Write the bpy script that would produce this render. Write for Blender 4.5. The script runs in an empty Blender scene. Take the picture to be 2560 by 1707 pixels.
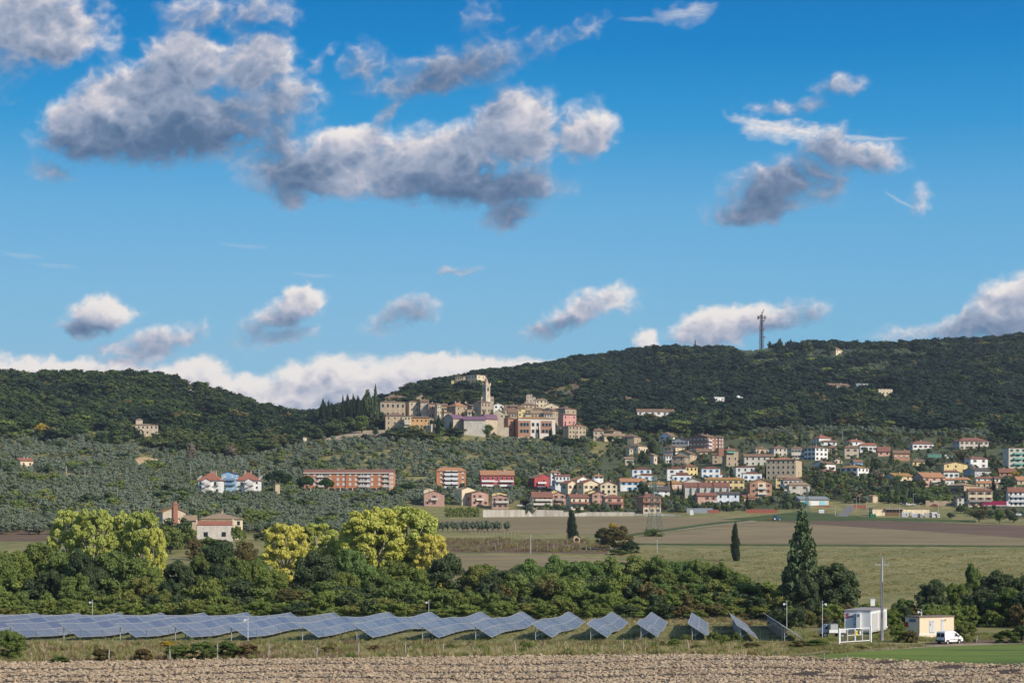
import bpy, bmesh, math, random
import numpy as np
from mathutils import Vector, Matrix
random.seed(7); np.random.seed(7)
S = bpy.context.scene
COL = S.collection
R = math.radians
# ---------------------------------------------------------------- camera
# survey frame: a 5000-unit long lens looking along +Y from 14.5 m above the plain
F, CX, HY, H = 5000.0, 1280.0, 1350.0, 14.5
cam = bpy.data.cameras.new('camera'); camo = bpy.data.objects.new('camera', cam); COL.objects.link(camo)
camo.location = (0, 0, H); camo.rotation_euler = (R(90), 0, 0)
cam.sensor_width = 36; cam.lens = F / 2560 * 36
cam.shift_y = (HY - 853.5) / 2560
cam.clip_start = 1; cam.clip_end = 40000
S.camera = camo
S.render.resolution_x, S.render.resolution_y = 1024, 682
S.view_settings.view_transform = 'Standard'; S.view_settings.look = 'None'
S.view_settings.exposure = 0.0; S.view_settings.gamma = 1; S.view_settings.use_curve_mapping = False
S.render.engine = 'CYCLES'
S.cycles.max_bounces = 5; S.cycles.diffuse_bounces = 2; S.cycles.glossy_bounces = 2
S.cycles.transmission_bounces = 2; S.cycles.transparent_max_bounces = 6
# ---------------------------------------------------------------- sun
SUN_EL, SUN_AZ = 34.0, 127.0      # azimuth clockwise from +Y: behind the camera, to the right
sd = Vector((math.sin(R(SUN_AZ)) * math.cos(R(SUN_EL)), math.cos(R(SUN_AZ)) * math.cos(R(SUN_EL)), math.sin(R(SUN_EL))))
sl = bpy.data.lights.new('sun', 'SUN'); sl.energy = 4.7; sl.angle = R(0.55); sl.color = (1.0, 0.90, 0.76)
so = bpy.data.objects.new('sun', sl); COL.objects.link(so)
so.rotation_euler = sd.to_track_quat('Z', 'Y').to_euler(); so.location = (200, -200, 300)
# ---------------------------------------------------------------- sky and clouds
def srgb(r, g, b):
    f = lambda c: (c/255/12.92) if c/255 <= 0.04045 else ((c/255+0.055)/1.055)**2.4
    return (f(r), f(g), f(b), 1.0)
wd = bpy.data.worlds.new('World'); S.world = wd; wd.use_nodes = True
nt = wd.node_tree; nt.nodes.clear()
def N(t, tree=None, **k):
    n = (tree or nt).nodes.new(t)
    for a, b in k.items(): setattr(n, a, b)
    return n
def mk(tree):
    L = tree.links.new
    def put(sock, v):
        if hasattr(v, 'is_output'): L(v, sock)
        elif v is not None: sock.default_value = v
    def M(op, a, b=None, c=None, clamp=False):
        n = tree.nodes.new('ShaderNodeMath'); n.operation = op; n.use_clamp = clamp
        put(n.inputs[0], a)
        if b is not None: put(n.inputs[1], b)
        if c is not None: put(n.inputs[2], c)
        return n.outputs[0]
    def V(op, a, b=None, s=None):
        n = tree.nodes.new('ShaderNodeVectorMath'); n.operation = op
        put(n.inputs[0], a)
        if b is not None: put(n.inputs[1], b)
        if s is not None: put(n.inputs[3], s)
        return n.outputs[0]
    def mixc(f, a, b, bt='MIX'):
        n = tree.nodes.new('ShaderNodeMix'); n.data_type = 'RGBA'; n.blend_type = bt
        put(n.inputs[0], f); put(n.inputs[6], a); put(n.inputs[7], b)
        return n.outputs[2]
    def sstep(v, a, b):
        n = tree.nodes.new('ShaderNodeMapRange'); n.interpolation_type = 'SMOOTHSTEP'
        put(n.inputs[0], v); n.inputs[1].default_value = a; n.inputs[2].default_value = b
        return n.outputs[0]
    def noise(vec, scale, detail=4, rough=0.5, col=False, lac=2.0):
        n = tree.nodes.new('ShaderNodeTexNoise'); put(n.inputs['Vector'], vec)
        n.inputs['Scale'].default_value = scale; n.inputs['Detail'].default_value = detail
        n.inputs['Roughness'].default_value = rough; n.inputs['Lacunarity'].default_value = lac
        return n.outputs['Color' if col else 'Fac']
    return M, V, mixc, sstep, noise
M_, V_, mix_, ss_, noi_ = mk(nt)
tc = N('ShaderNodeTexCoord'); sx = N('ShaderNodeSeparateXYZ'); nt.links.new(tc.outputs['Generated'], sx.inputs[0])
az = M_('MULTIPLY', M_('ARCTAN2', sx.outputs[0], sx.outputs[1]), 5)
el = M_('MULTIPLY', M_('ARCSINE', sx.outputs[2]), 5)
gr = N('ShaderNodeValToRGB'); nt.links.new(M_('MULTIPLY', el, 1/1.5), gr.inputs[0])
e = gr.color_ramp.elements
e[0].position = 0; e[0].color = srgb(150, 195, 220); e[1].position = 1; e[1].color = srgb(0, 95, 168)
for ps, c in ((.30, (140, 192, 222)), (.42, (126, 186, 224)), (.55, (104, 175, 222)), (.68, (52, 154, 213)), (.80, (12, 134, 202)), (.93, (0, 116, 188))):
    k = e.new(ps); k.color = srgb(*c)
rightn = ss_(az, -.4, 1.3)      # deeper blue away from the sun's haze, towards the right
gcol = mix_(M_('MULTIPLY', rightn, .38), gr.outputs[0], mix_(1, gr.outputs[0], (.55, .86, .93, 1), 'MULTIPLY'))
sky = N('ShaderNodeTexSky'); sky.sky_type = 'NISHITA'; sky.sun_disc = False
sky.sun_elevation = R(SUN_EL); sky.sun_rotation = R(SUN_AZ)
nis = V_('SCALE', sky.outputs[0], s=0.15)
base = mix_(ss_(el, 1.9, 3.2), gcol, nis)
bg = N('ShaderNodeBackground'); bg.inputs[1].default_value = 1.0; nt.links.new(base, bg.inputs[0])
wo = N('ShaderNodeOutputWorld'); nt.links.new(bg.outputs[0], wo.inputs[0])
wd.cycles.sampling_method = 'MANUAL'; wd.cycles.sample_map_resolution = 512
O2 = 2560/2352
HAZE_D = .00005
# ---------------------------------------------------------------- clouds: density and light computed on a fine far sheet
# soft ellipses (x, y, rx, ry, tilt, weight) in survey units
CL = [(30,40,215,95,0,1.1),(130,85,120,62,0,1.1),(30,150,95,60,0,.62),(245,60,70,120,0,.45),(40,225,70,50,0,.4),
 (420,150,120,80,0,1.2),(590,150,110,76,0,1.1),(310,215,165,82,12,1.2),(230,295,155,80,8,1.2),(430,290,215,92,10,1.2),(640,222,110,66,-10,.9),(130,395,62,28,-15,.75),(370,405,40,24,0,.4),(510,330,100,50,15,.7),
 (480,40,130,54,0,.8),(600,30,100,54,10,.75),(735,130,66,20,38,.65),
 (1060,150,250,60,14,.85),(850,145,75,52,0,.75),(1290,90,130,36,25,.6),(1100,45,60,60,0,.5),(1000,190,150,30,8,.8),
 (800,340,110,60,18,1.2),(730,405,175,62,0,1.2),(990,370,215,88,8,1.2),(1190,300,115,100,0,1.25),(1340,305,88,64,0,1.1),(1110,430,220,50,2,1.1),(640,335,120,76,25,.82),(1180,488,100,38,15,.85),(885,265,70,22,38,.7),(670,455,70,24,0,.8),(1385,238,36,30,0,.42),
 (1785,420,140,66,14,1.05),(1960,355,130,56,-10,.95),(1735,482,135,40,5,1.0),(1890,430,70,50,0,.7),(1915,325,46,56,0,.9),(1935,192,80,26,14,.75),(1800,246,115,24,4,.75),(2120,460,38,52,0,.72),
 (1050,622,72,13,0,.7),
 (235,722,88,44,4,1.2),(180,752,55,20,0,.8),(640,728,120,40,20,.9),(700,690,52,36,10,1.1),(385,785,120,40,18,.9),(285,808,85,24,5,.8),(925,722,100,32,15,.75),(650,772,140,24,8,.75),(965,712,48,30,0,.6),(410,758,54,26,0,.6),
 (1330,715,105,38,20,.95),(1425,685,52,36,0,.95),(1255,757,66,22,10,.85),
 (1670,742,125,46,8,1.2),(1620,765,95,44,8,1.1),(1835,722,90,36,8,.8),(1475,782,40,28,0,1),(1740,740,80,36,0,1.1),
 (2330,695,120,66,22,1.2),(2230,745,110,50,18,1),(2090,765,130,28,8,.62),(2370,760,150,60,0,1.1),(2250,815,180,40,0,.6),
 (60,860,220,46,0,1.4),(300,866,95,42,0,1.4),(440,876,105,56,0,1.4),(600,910,110,56,0,1.3),(780,880,120,72,0,1.4),(690,875,66,50,0,1.3),(950,875,150,62,0,1.4),(1110,868,150,56,0,1.4),(700,960,220,80,0,1.4),(1230,868,90,46,0,1.3),(1320,862,70,26,0,1.2),(150,850,90,34,0,1.2),(1020,850,90,42,0,1.3),(860,930,250,80,0,1.4)]
DK = [(380,340,300,70,8,1.),(140,385,90,60,0,.9),(1050,140,330,120,10,.9),(1120,445,270,55,3,1.),(670,440,110,50,0,.7),(640,350,120,80,0,.6),(1800,430,280,130,5,.75),(1740,490,200,60,0,.6),(1870,220,170,60,0,.7),
 (1190,490,130,50,5,.8),(180,755,90,24,0,.8),(620,765,160,36,0,.7),(340,800,160,50,0,.4),(1260,760,110,26,0,.7),(1850,735,110,55,0,.8),(1050,623,90,30,0,1.),(930,720,120,50,0,.7),(2200,780,220,60,0,.6),(560,40,240,60,0,.45),(60,170,120,70,0,.4),(560,260,200,70,0,.35)]
BR = [(240,240,45,34,0,.8),(400,100,60,34,0,.4),(540,140,110,30,0,.2),(780,330,90,34,10,.55),(790,420,60,40,0,.3),(960,345,70,34,10,.35),(1190,275,50,50,0,.6),(1340,285,50,34,0,.5),(1370,320,50,26,0,.25),(150,90,110,34,-10,.5),(250,715,75,30,0,.8),(690,692,60,26,10,.6),(1420,685,50,26,20,.5),(1320,710,60,22,20,.4),(1650,740,120,34,8,.7),(1740,725,80,22,0,.6),(1475,780,40,26,0,.6),(2300,690,80,34,25,.8),(2330,720,60,40,0,.3),
 (100,835,140,26,0,.5),(310,850,80,26,0,.5),(430,855,90,34,0,.5),(600,880,90,26,0,.4),(780,850,110,40,0,.5),(950,855,120,34,0,.4),(1100,840,130,30,0,.5),(640,920,80,24,0,.25)]
def vnoise(x, y, seed):
    xi = np.floor(x).astype(np.int64); yi = np.floor(y).astype(np.int64)
    fx = x-xi; fy = y-yi
    rs = np.random.RandomState(seed); tb = rs.rand(512, 2)*2-1
    pm = rs.permutation(512)
    def g(i, j, dx, dy):
        h = pm[(pm[i & 511]+j) & 511]
        return tb[h, 0]*dx+tb[h, 1]*dy
    u = fx*fx*fx*(fx*(fx*6-15)+10); v = fy*fy*fy*(fy*(fy*6-15)+10)
    a = g(xi, yi, fx, fy); b = g(xi+1, yi, fx-1, fy); c = g(xi, yi+1, fx, fy-1); d = g(xi+1, yi+1, fx-1, fy-1)
    return (a+(b-a)*u)+((c+(d-c)*u)-(a+(b-a)*u))*v
def fbm(x, y, seed, octs=6, g=.55, ridged=False):
    s = 0; a = 1; t = 0
    for o in range(octs):
        n = vnoise(x, y, seed+o)*1.6
        if ridged: n = .5-np.abs(n)*1.6
        s = s+a*n; t += a; a *= g; x = x*2.03+7.1; y = y*2.03+3.3
    return s/t
def efield(x, y, lst):
    acc = np.zeros_like(x)
    for (cx, cy, rx, ry, rot, w) in lst:
        c, s_ = math.cos(R(rot)), math.sin(R(rot))
        dx = x-cx; dy = cy-y
        u = (dx*c+dy*s_)/(rx*1.05+3); v = (-dx*s_+dy*c)/(ry*1.02+3)
        m = np.clip(1-(u*u+v*v)*.72, 0, 1)*w
        acc = np.sqrt(acc*acc+m*m) if False else np.maximum(acc, m)+.35*np.minimum(acc, m)*(1-np.maximum(acc, m)).clip(0)
    return acc
def clouds(x, y):
    """x, y survey units (2352-wide); returns opacity, brightness"""
    wx = fbm(x/110, y/90, 11, 5)*46; wy = fbm(x/110, y/90, 31, 5)*34
    wx += fbm(x/26, y/24, 111, 4)*7; wy += fbm(x/26, y/24, 131, 4)*9
    f = efield(x+wx, y+wy, CL)
    big = fbm(x/120+wx*.004, y/80+wy*.006, 51, 7, .56)
    bil = fbm((x+wx*.6)/60, (y+wy*.6)/48, 71, 5, .5, True)
    gate = np.clip(f*4, 0, 1)
    d = f+gate*(big*.62+(bil-.12)*.46)
    soft = np.clip(1.15-f, 0, 1)
    dens = np.clip((d-.22)/(.50+.85*soft), 0, 1); al = dens*dens*(3-2*dens)
    # soak of light coming from the upper right
    thick = np.clip(d-.3, 0, 1.2)
    return d, al, thick, bil, big
def cloud_sheet(x, y, hx, hy):
    d, al, thick, bil, big = clouds(x, y)
    dark = efield(x+fbm(x/90, y/70, 5, 4)*50, y+fbm(x/90, y/70, 15, 4)*36, DK)
    acc = np.zeros_like(d); w = 0
    for k, st in enumerate((5, 11, 19, 30, 44, 62)):
        sx_, sy_ = st*.45, -st*.9
        ix, iy = int(round(sx_/hx)), int(round(sy_/hy))
        sh = np.roll(np.roll(thick, -ix, 1), -iy, 0)
        if iy < 0: sh[:(-iy), :] = thick[:(-iy), :]
        acc += sh*(6, 8, 10, 12, 15, 18)[k]
    T = np.exp(-acc*.036)
    br = efield(x+fbm(x/60, y/50, 25, 5)*40, y+fbm(x/60, y/50, 35, 5)*30, BR)
    lit = .26+.74*T+(bil-.1)*.36+big*.16+fbm(x/24, y/18, 301, 3)*.06+br*.34
    lit += .25*np.clip((y-760)/80, 0, 1)*np.clip((1150-y)/200, 0, 1)*(1-np.clip(dark, 0, 1))
    lit -= dark*.38*(1-.6*np.clip(br, 0, 1))
    # thin ice streaks
    for (cx, cy, rx, ry, rot, a) in ((1800, 296, 150, 34, -8, 1.0), (1960, 318, 130, 10, -2, .6), (1575, 30, 80, 30, 6, .55), (1500, 42, 90, 8, 3, .25), (2070, 462, 55, 5, -28, .4), (130, 610, 60, 6, -5, .2), (560, 565, 70, 6, -4, .2), (720, 632, 60, 6, -5, .22), (50, 585, 60, 8, -8, .2)):
        c, s_ = math.cos(R(rot)), math.sin(R(rot)); dx = x-cx; dy = cy-y
        u = (dx*c+dy*s_)/rx; v = (-dx*s_+dy*c)/ry
        v = v+fbm(x/60, y/30, 401, 4)*.9-.35*u*u
        m = np.clip(1-np.abs(u)**2.5-np.abs(v)**1.3*np.where(v > 0, 1.6, .8), 0, 1)*(.7+.5*fbm((x*c-y*s_)/70, (x*s_+y*c)/5, 421, 4))
        m = np.clip(m*a*1.3, 0, a)
        lit = np.where(m > al, .88, lit); al = np.maximum(al, m)
    lit = np.where(al < .5, lit*(.86+.28*al), lit)
    return al*.98, np.clip(lit, 0, 1)
# ---------------------------------------------------------------- helpers
def W(px, py, Y): return Vector(((px-CX)*Y/F, Y, H+(HY-py)*Y/F))
MATS = {}
def newmat(name):
    m = bpy.data.materials.new(name); m.use_nodes = True; m.node_tree.nodes.clear(); return m
def out(m, sh, vol=None):
    o = m.node_tree.nodes.new('ShaderNodeOutputMaterial')
    if sh is not None: m.node_tree.links.new(sh, o.inputs[0])
    return o
def bsdf(m, col, rough=.8, metal=0, spec=.3, normal=None):
    b = m.node_tree.nodes.new('ShaderNodeBsdfPrincipled')
    if hasattr(col, 'is_output'): m.node_tree.links.new(col, b.inputs['Base Color'])
    else: b.inputs['Base Color'].default_value = col
    if hasattr(rough, 'is_output'): m.node_tree.links.new(rough, b.inputs['Roughness'])
    else: b.inputs['Roughness'].default_value = rough
    b.inputs['Metallic'].default_value = metal; b.inputs['Specular IOR Level'].default_value = spec
    if normal is not None: m.node_tree.links.new(normal, b.inputs['Normal'])
    return b
def lin(c):   # accept sRGB 0-255 triples as surface colours
    return srgb(*c) if max(c) > 1 else (c[0], c[1], c[2], 1)
def tint(c, k): return (min(1, c[0]*k), min(1, c[1]*k), min(1, c[2]*k), 1)
def plain(c, rough=.7, metal=0, var=.12, scale=1.5):
    key = ('plain', tuple(c), rough, metal, var, scale)
    if key in MATS: return MATS[key]
    m = newmat('paint'); t = m.node_tree; M, V, mx, ss, nz = mk(t)
    g = t.nodes.new('ShaderNodeTexCoord').outputs['Object']
    c = lin(c); n = nz(g, scale, 4, .6)
    b = bsdf(m, mx(n, tint(c, 1-var), tint(c, 1+var)), rough, metal)
    out(m, b.outputs[0]); MATS[key] = m; return m
def wallmat(c, kind='plaster'):
    key = ('wall', tuple(c), kind)
    if key in MATS: return MATS[key]
    m = newmat('wall_'+kind); t = m.node_tree; M, V, mx, ss, nz = mk(t)
    g = t.nodes.new('ShaderNodeTexCoord').outputs['Object']; c = lin(c)
    v = nz(V('MULTIPLY', g, (1, 1, .35)), .55, 5, .65)
    a = mx(ss(v, .3, .7), tint(c, .80), tint(c, 1.1))
    if kind == 'stone':
        vo = t.nodes.new('ShaderNodeTexVoronoi'); vo.inputs['Scale'].default_value = 1.6
        t.links.new(V('MULTIPLY', g, (1, 1, 1.8)), vo.inputs['Vector'])
        a = mx(M('MULTIPLY', vo.outputs['Color'], .55), a, tint((c[0]*.6, c[1]*.56, c[2]*.52), 1))
    elif kind == 'brick':
        a = mx(nz(V('MULTIPLY', g, (1, 1, 5)), 2.2, 2, .5), a, tint((c[0]*.8, c[1]*.72, c[2]*.68), 1))
    b = bsdf(m, a, .9); out(m, b.outputs[0]); MATS[key] = m; return m
def roofmat(c):
    key = ('roof', tuple(c))
    if key in MATS: return MATS[key]
    m = newmat('roof_tiles'); t = m.node_tree; M, V, mx, ss, nz = mk(t)
    g = t.nodes.new('ShaderNodeTexCoord').outputs['Object']; c = lin(c)
    a = mx(nz(g, .5, 5, .7), tint(c, .62), tint(c, 1.3))
    a = mx(M('MULTIPLY', nz(g, 3.5, 2, .5), .6), a, tint((c[0]*.7, c[1]*.85, c[2]*.9), 1))
    wv = t.nodes.new('ShaderNodeTexWave'); wv.inputs['Scale'].default_value = 2.2; wv.bands_direction = 'X'; t.links.new(g, wv.inputs['Vector'])
    bp = t.nodes.new('ShaderNodeBump'); bp.inputs['Strength'].default_value = .5; bp.inputs['Distance'].default_value = .1; t.links.new(wv.outputs['Fac'], bp.inputs['Height'])
    b = bsdf(m, a, .9, normal=bp.outputs[0]); out(m, b.outputs[0]); MATS[key] = m; return m
def glassmat():
    if 'glass' in MATS: return MATS['glass']
    m = newmat('window_glass'); b = bsdf(m, (.018, .02, .025, 1), .15, spec=.5); out(m, b.outputs[0]); MATS['glass'] = m; return m
class MB:
    """collects shapes into one mesh"""
    def __init__(s): s.v = []; s.f = []; s.mi = []; s.uv = None
    def face(s, pts, mi=0):
        n = len(s.v); s.v += [tuple(p) for p in pts]; s.f.append(tuple(range(n, n+len(pts)))); s.mi.append(mi)
    def box(s, x0, y0, z0, x1, y1, z1, mi=0, T=None):
        c = [Vector((x, y, z)) for z in (z0, z1) for y in (y0, y1) for x in (x0, x1)]
        if T is not None: c = [T @ p for p in c]
        n = len(s.v); s.v += [tuple(p) for p in c]
        for q in ((0, 2, 3, 1), (4, 5, 7, 6), (0, 1, 5, 4), (2, 6, 7, 3), (0, 4, 6, 2), (1, 3, 7, 5)):
            s.f.append(tuple(n+i for i in q)); s.mi.append(mi)
    def bar(s, a, b, w, mi=0, w2=None, seg=4):
        a = Vector(a); b = Vector(b); d = (b-a)
        if d.length < 1e-6: return
        q = d.to_track_quat('Z', 'Y'); w2 = w if w2 is None else w2
        n = len(s.v)
        for p, r in ((a, w), (b, w2)):
            for k in range(seg):
                t = (k+.5)/seg*2*math.pi
                s.v.append(tuple(p+q @ Vector((math.cos(t)*r, math.sin(t)*r, 0))))
        for k in range(seg):
            k2 = (k+1) % seg; s.f.append((n+k, n+k2, n+seg+k2, n+seg+k)); s.mi.append(mi)
        s.f.append(tuple(n+seg-1-k for k in range(seg))); s.mi.append(mi)
        s.f.append(tuple(n+seg+k for k in range(seg))); s.mi.append(mi)
    def tube(s, pts, rads, seg=7, mi=0):
        n = len(s.v); pts = [Vector(p) for p in pts]
        for i, p in enumerate(pts):
            d = (pts[min(i+1, len(pts)-1)]-pts[max(i-1, 0)]); q = d.to_track_quat('Z', 'Y')
            for k in range(seg):
                t = k/seg*2*math.pi; s.v.append(tuple(p+q @ Vector((math.cos(t)*rads[i], math.sin(t)*rads[i], 0))))
        for i in range(len(pts)-1):
            for k in range(seg):
                k2 = (k+1) % seg; s.f.append((n+i*seg+k, n+i*seg+k2, n+(i+1)*seg+k2, n+(i+1)*seg+k)); s.mi.append(mi)
        s.f.append(tuple(n+(len(pts)-1)*seg+k for k in range(seg))); s.mi.append(mi)
    def cyl(s, c, axis, r, l, seg=14, mi=0):
        c = Vector(c); a = Vector(axis).normalized(); s.bar(c-a*l/2, c+a*l/2, r, mi, seg=seg)
    def prism(s, prof, y0, y1, mi=0, T=None):
        """closed profile in x,z extruded along y"""
        a = [Vector((x, y0, z)) for x, z in prof]; b = [Vector((x, y1, z)) for x, z in prof]
        if T is not None: a = [T @ p for p in a]; b = [T @ p for p in b]
        n = len(prof)
        s.face(a, mi); s.face(b[::-1], mi)
        for i in range(n): j = (i+1) % n; s.face([a[j], a[i], b[i], b[j]], mi)
    def mesh(s, name, mats, smooth=False):
        me = bpy.data.meshes.new(name); me.from_pydata(s.v, [], s.f)
        for m in (mats if isinstance(mats, (list, tuple)) else [mats]): me.materials.append(m)
        if any(s.mi): me.polygons.foreach_set('material_index', s.mi)
        if smooth: me.polygons.foreach_set('use_smooth', [True]*len(s.f))
        me.update(); return me
    def obj(s, name, mats, parent=None, smooth=False): return link(name, s.mesh(name, mats, smooth), parent)
def link(name, me, parent=None, loc=None, rotz=None, scale=None):
    o = bpy.data.objects.new(name, me); COL.objects.link(o)
    if parent is not None: o.parent = parent
    if loc is not None: o.location = loc
    if rotz is not None: o.rotation_euler = (0, 0, rotz)
    if scale is not None: o.scale = scale if hasattr(scale, '__len__') else (scale,)*3
    return o
def tag(o, label=None, cat=None, group=None, kind=None):
    if label: o['label'] = label
    if cat: o['category'] = cat
    if group: o['group'] = group
    if kind: o['kind'] = kind
    return o
def thing(name, label, cat, loc=(0, 0, 0), rotz=0, group=None, scale=1):
    o = link(name, None, loc=loc, rotz=rotz, scale=scale); o.empty_display_size = .3
    return tag(o, label, cat, group)
def struct(name, me): return tag(link(name, me), kind='structure')
def copy_tree(o, parent=None):
    c = o.copy(); COL.objects.link(c); c.parent = parent
    for ch in list(o.children): copy_tree(ch, c)
    return c
# ---------------------------------------------------------------- far clouds
ni, nj = 1010, 376
xs = np.linspace(-330, 2890, ni); ys = np.linspace(-70, 1135, nj)
gx, gy = np.meshgrid(xs/O2 if 'O2' in globals() else xs*2352/2560, ys*2352/2560)
al, lit = cloud_sheet(gx, gy, gx[0, 1]-gx[0, 0], gy[1, 0]-gy[0, 0])
DC = 16000.0
X, Yp = np.meshgrid((xs-CX)*DC/F, ys); Z = H+(HY-Yp)*DC/F
vv = np.stack([X, np.full_like(X, DC), Z], -1).reshape(-1, 3)
idx = np.arange(ni*nj).reshape(nj, ni)
q = np.stack([idx[1:, :-1], idx[1:, 1:], idx[:-1, 1:], idx[:-1, :-1]], -1).reshape(-1, 4)
keep = al.reshape(-1)[q].max(1) > .004
q = q[keep]
def npmesh(name, v, f, k=4):
    me = bpy.data.meshes.new(name); me.vertices.add(len(v)); me.vertices.foreach_set('co', v.astype(np.float32).ravel())
    me.loops.add(len(f)*k); me.loops.foreach_set('vertex_index', f.astype(np.int32).ravel())
    me.polygons.add(len(f)); me.polygons.foreach_set('loop_start', np.arange(0, len(f)*k, k, dtype=np.int32))
    me.update(calc_edges=True); return me
me = npmesh('sky', vv, q)
at = me.attributes.new('cover', 'FLOAT', 'POINT'); at.data.foreach_set('value', al.astype(np.float32).ravel())
at = me.attributes.new('glow', 'FLOAT', 'POINT'); at.data.foreach_set('value', lit.astype(np.float32).ravel())
m = newmat('clouds'); t = m.node_tree; M, V, mx, ss, nz = mk(t)
a1 = t.nodes.new('ShaderNodeAttribute'); a1.attribute_name = 'cover'
a2 = t.nodes.new('ShaderNodeAttribute'); a2.attribute_name = 'glow'
cr = t.nodes.new('ShaderNodeValToRGB'); t.links.new(a2.outputs['Fac'], cr.inputs[0]); e = cr.color_ramp.elements
e[0].position = 0; e[0].color = srgb(82, 108, 142); e[1].position = 1; e[1].color = srgb(244, 238, 233)
for ps, c in ((.22, (112, 132, 162)), (.5, (162, 172, 193)), (.72, (210, 207, 215)), (.88, (238, 232, 230))):
    k = e.new(ps); k.color = srgb(*c)
em = t.nodes.new('ShaderNodeEmission'); t.links.new(cr.outputs[0], em.inputs[0])
tr = t.nodes.new('ShaderNodeBsdfTransparent'); ms = t.nodes.new('ShaderNodeMixShader')
t.links.new(a1.outputs['Fac'], ms.inputs[0]); t.links.new(tr.outputs[0], ms.inputs[1]); t.links.new(em.outputs[0], ms.inputs[2])
out(m, ms.outputs[0]); m.cycles.emission_sampling = 'NONE'; me.materials.append(m)
struct('sky', me)
# ---------------------------------------------------------------- terrain
PXS = np.array([-1500, 0, 170, 330, 450, 560, 650, 750, 850, 950, 1050, 1150, 1300, 1450, 1600, 1900, 2200, 2560, 4000.])
YS = [380, 450, 520, 620, 720, 850, 1000, 1100, 1200, 1300, 1400, 1500, 1600, 1700, 1900, 2200]
T_ = {380: [1564.5]*19, 450: [1502]*19, 520: [1452]*19, 620: [1397]*19, 720: [1355]*7+[1358]*12, 850: [1305]*4+[1318, 1325]+[1328]*13,
 1000: [1245, 1245, 1245, 1250, 1260, 1272, 1282, 1288, 1292, 1294, 1296, 1298, 1300, 1300, 1300, 1302, 1305, 1310, 1310],
 1100: [1210, 1210, 1210, 1215, 1232, 1248, 1255, 1260, 1262, 1265, 1270, 1274, 1277, 1277, 1277, 1275, 1272, 1275, 1275],
 1200: [1178, 1178, 1178, 1185, 1210, 1229, 1229, 1228, 1226, 1225, 1228, 1232, 1232, 1225, 1222, 1215, 1215, 1220, 1220],
 1300: [1145, 1150, 1155, 1160, 1170, 1180, 1180, 1178, 1175, 1172, 1172, 1172, 1175, 1175, 1175, 1165, 1165, 1170, 1170],
 1400: [1090, 1110, 1115, 1115, 1130, 1145, 1140, 1130, 1122, 1115, 1112, 1115, 1122, 1130, 1138, 1120, 1125, 1125, 1125],
 1500: [1030, 1055, 1062, 1060, 1075, 1110, 1110, 1090, 1080, 1068, 1068, 1070, 1080, 1095, 1105, 1090, 1090, 1090, 1090],
 1600: [975, 1000, 1003, 1005, 1022, 1055, 1070, 1070, 1045, 1030, 1022, 1022, 1035, 1060, 1070, 1060, 1058, 1055, 1050],
 1700: [937, 948, 941, 953, 969, 998, 1032, 1060, 1040, 1015, 1000, 1000, 1005, 1030, 1040, 1030, 1025, 1020, 1010],
 1900: [970, 985, 980, 990, 1005, 1030, 1060, 1076, 1045, 1012, 990, 976, 964, 968, 974, 954, 947, 940, 925],
 2200: [1060, 1060, 1060, 1060, 1065, 1070, 1085, 1090, 1056, 1010, 972, 958, 927, 902, 882, 869, 867, 843, 831]}
zt = np.array([[H+(HY-p)*Y/F for p in T_[Y]] for Y in YS])
YS2 = YS+[2600, 3400, 5000, 12000]
zt = np.vstack([zt, zt[-1]*.6, np.full(19, 30.), np.full(19, 14.), np.full(19, 14.)])
GP = np.arange(-1500, 4001, 25.); GY = np.concatenate([np.arange(380, 2300, 20.), [2400, 2600, 3000, 3400, 5000, 12000]])
tmp = np.array([np.interp(GP, PXS, row) for row in zt])
G = np.array([np.interp(GY, YS2, tmp[:, j]) for j in range(len(GP))]).T
def sm(A, ax, n):
    for _ in range(n):
        P_ = np.pad(A, [(1, 1) if k == ax else (0, 0) for k in (0, 1)], 'edge')
        A = (np.take(P_, range(0, A.shape[ax]), ax)+2*A+np.take(P_, range(2, A.shape[ax]+2), ax))/4
    return A
core = sm(sm(G[:96], 1, 6), 0, 3); core[0] = G[0]; G[:96] = core
def gz(x, y):
    x = np.asarray(x, float); y = np.asarray(y, float)
    yy = np.clip(y, 380, 11999.); px = np.clip(CX+F*x/np.maximum(yy, 300), -1499, 3999)
    u = (px+1500)/25; i = np.floor(u).astype(int); u = u-i
    j = np.clip(np.searchsorted(GY, yy, 'right')-1, 0, len(GY)-2); v = (yy-GY[j])/(GY[j+1]-GY[j])
    far = (G[j, i]*(1-u)+G[j, i+1]*u)*(1-v)+(G[j+1, i]*(1-u)+G[j+1, i+1]*u)*v
    hn = np.clip((y-1250)/250, 0, 1)*(np.sin(x/37+y/61)*1.6+np.sin(x/23-y/31+1)*1.1+np.sin(x/13+y/17)*.6)
    near = np.interp(y, [-300, 0, 25, 50, 75, 100, 125, 150, 175, 200, 290, 365, 380], [12.9, 12.9, 10.7, 8.6, 6.6, 4.9, 3.3, 1.9, .75, 0, 0, -1.3, -1.53])
    und = np.clip((y-285)/20, 0, 1)*np.clip((385-y)/20, 0, 1)*np.clip((45-x)/25, 0, 1)*(.20*np.sin(y/9.5+x/31)+.05*np.sin(y/5.2-x/18))
    return np.where(y < 380, near, far)+hn+und
def g1(x, y): return float(gz(x, y))
YSC = np.arange(203, 2205, 2.)
def gY(px, py):
    """distance at which the ground is seen at this bearing/elevation"""
    z = gz((px-CX)*YSC/F, YSC); p = HY-(z-H)*F/YSC
    k = np.argmax(p <= py)
    if p[k] > py: return 2200.
    if k == 0: return YSC[0]
    a, b = p[k-1], p[k]; return float(YSC[k-1]+2*(a-py)/max(a-b, 1e-6))
def gp(px, py): Y = gY(px, py); x = (px-CX)*Y/F; return Vector((x, Y, g1(x, Y)))
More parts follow.
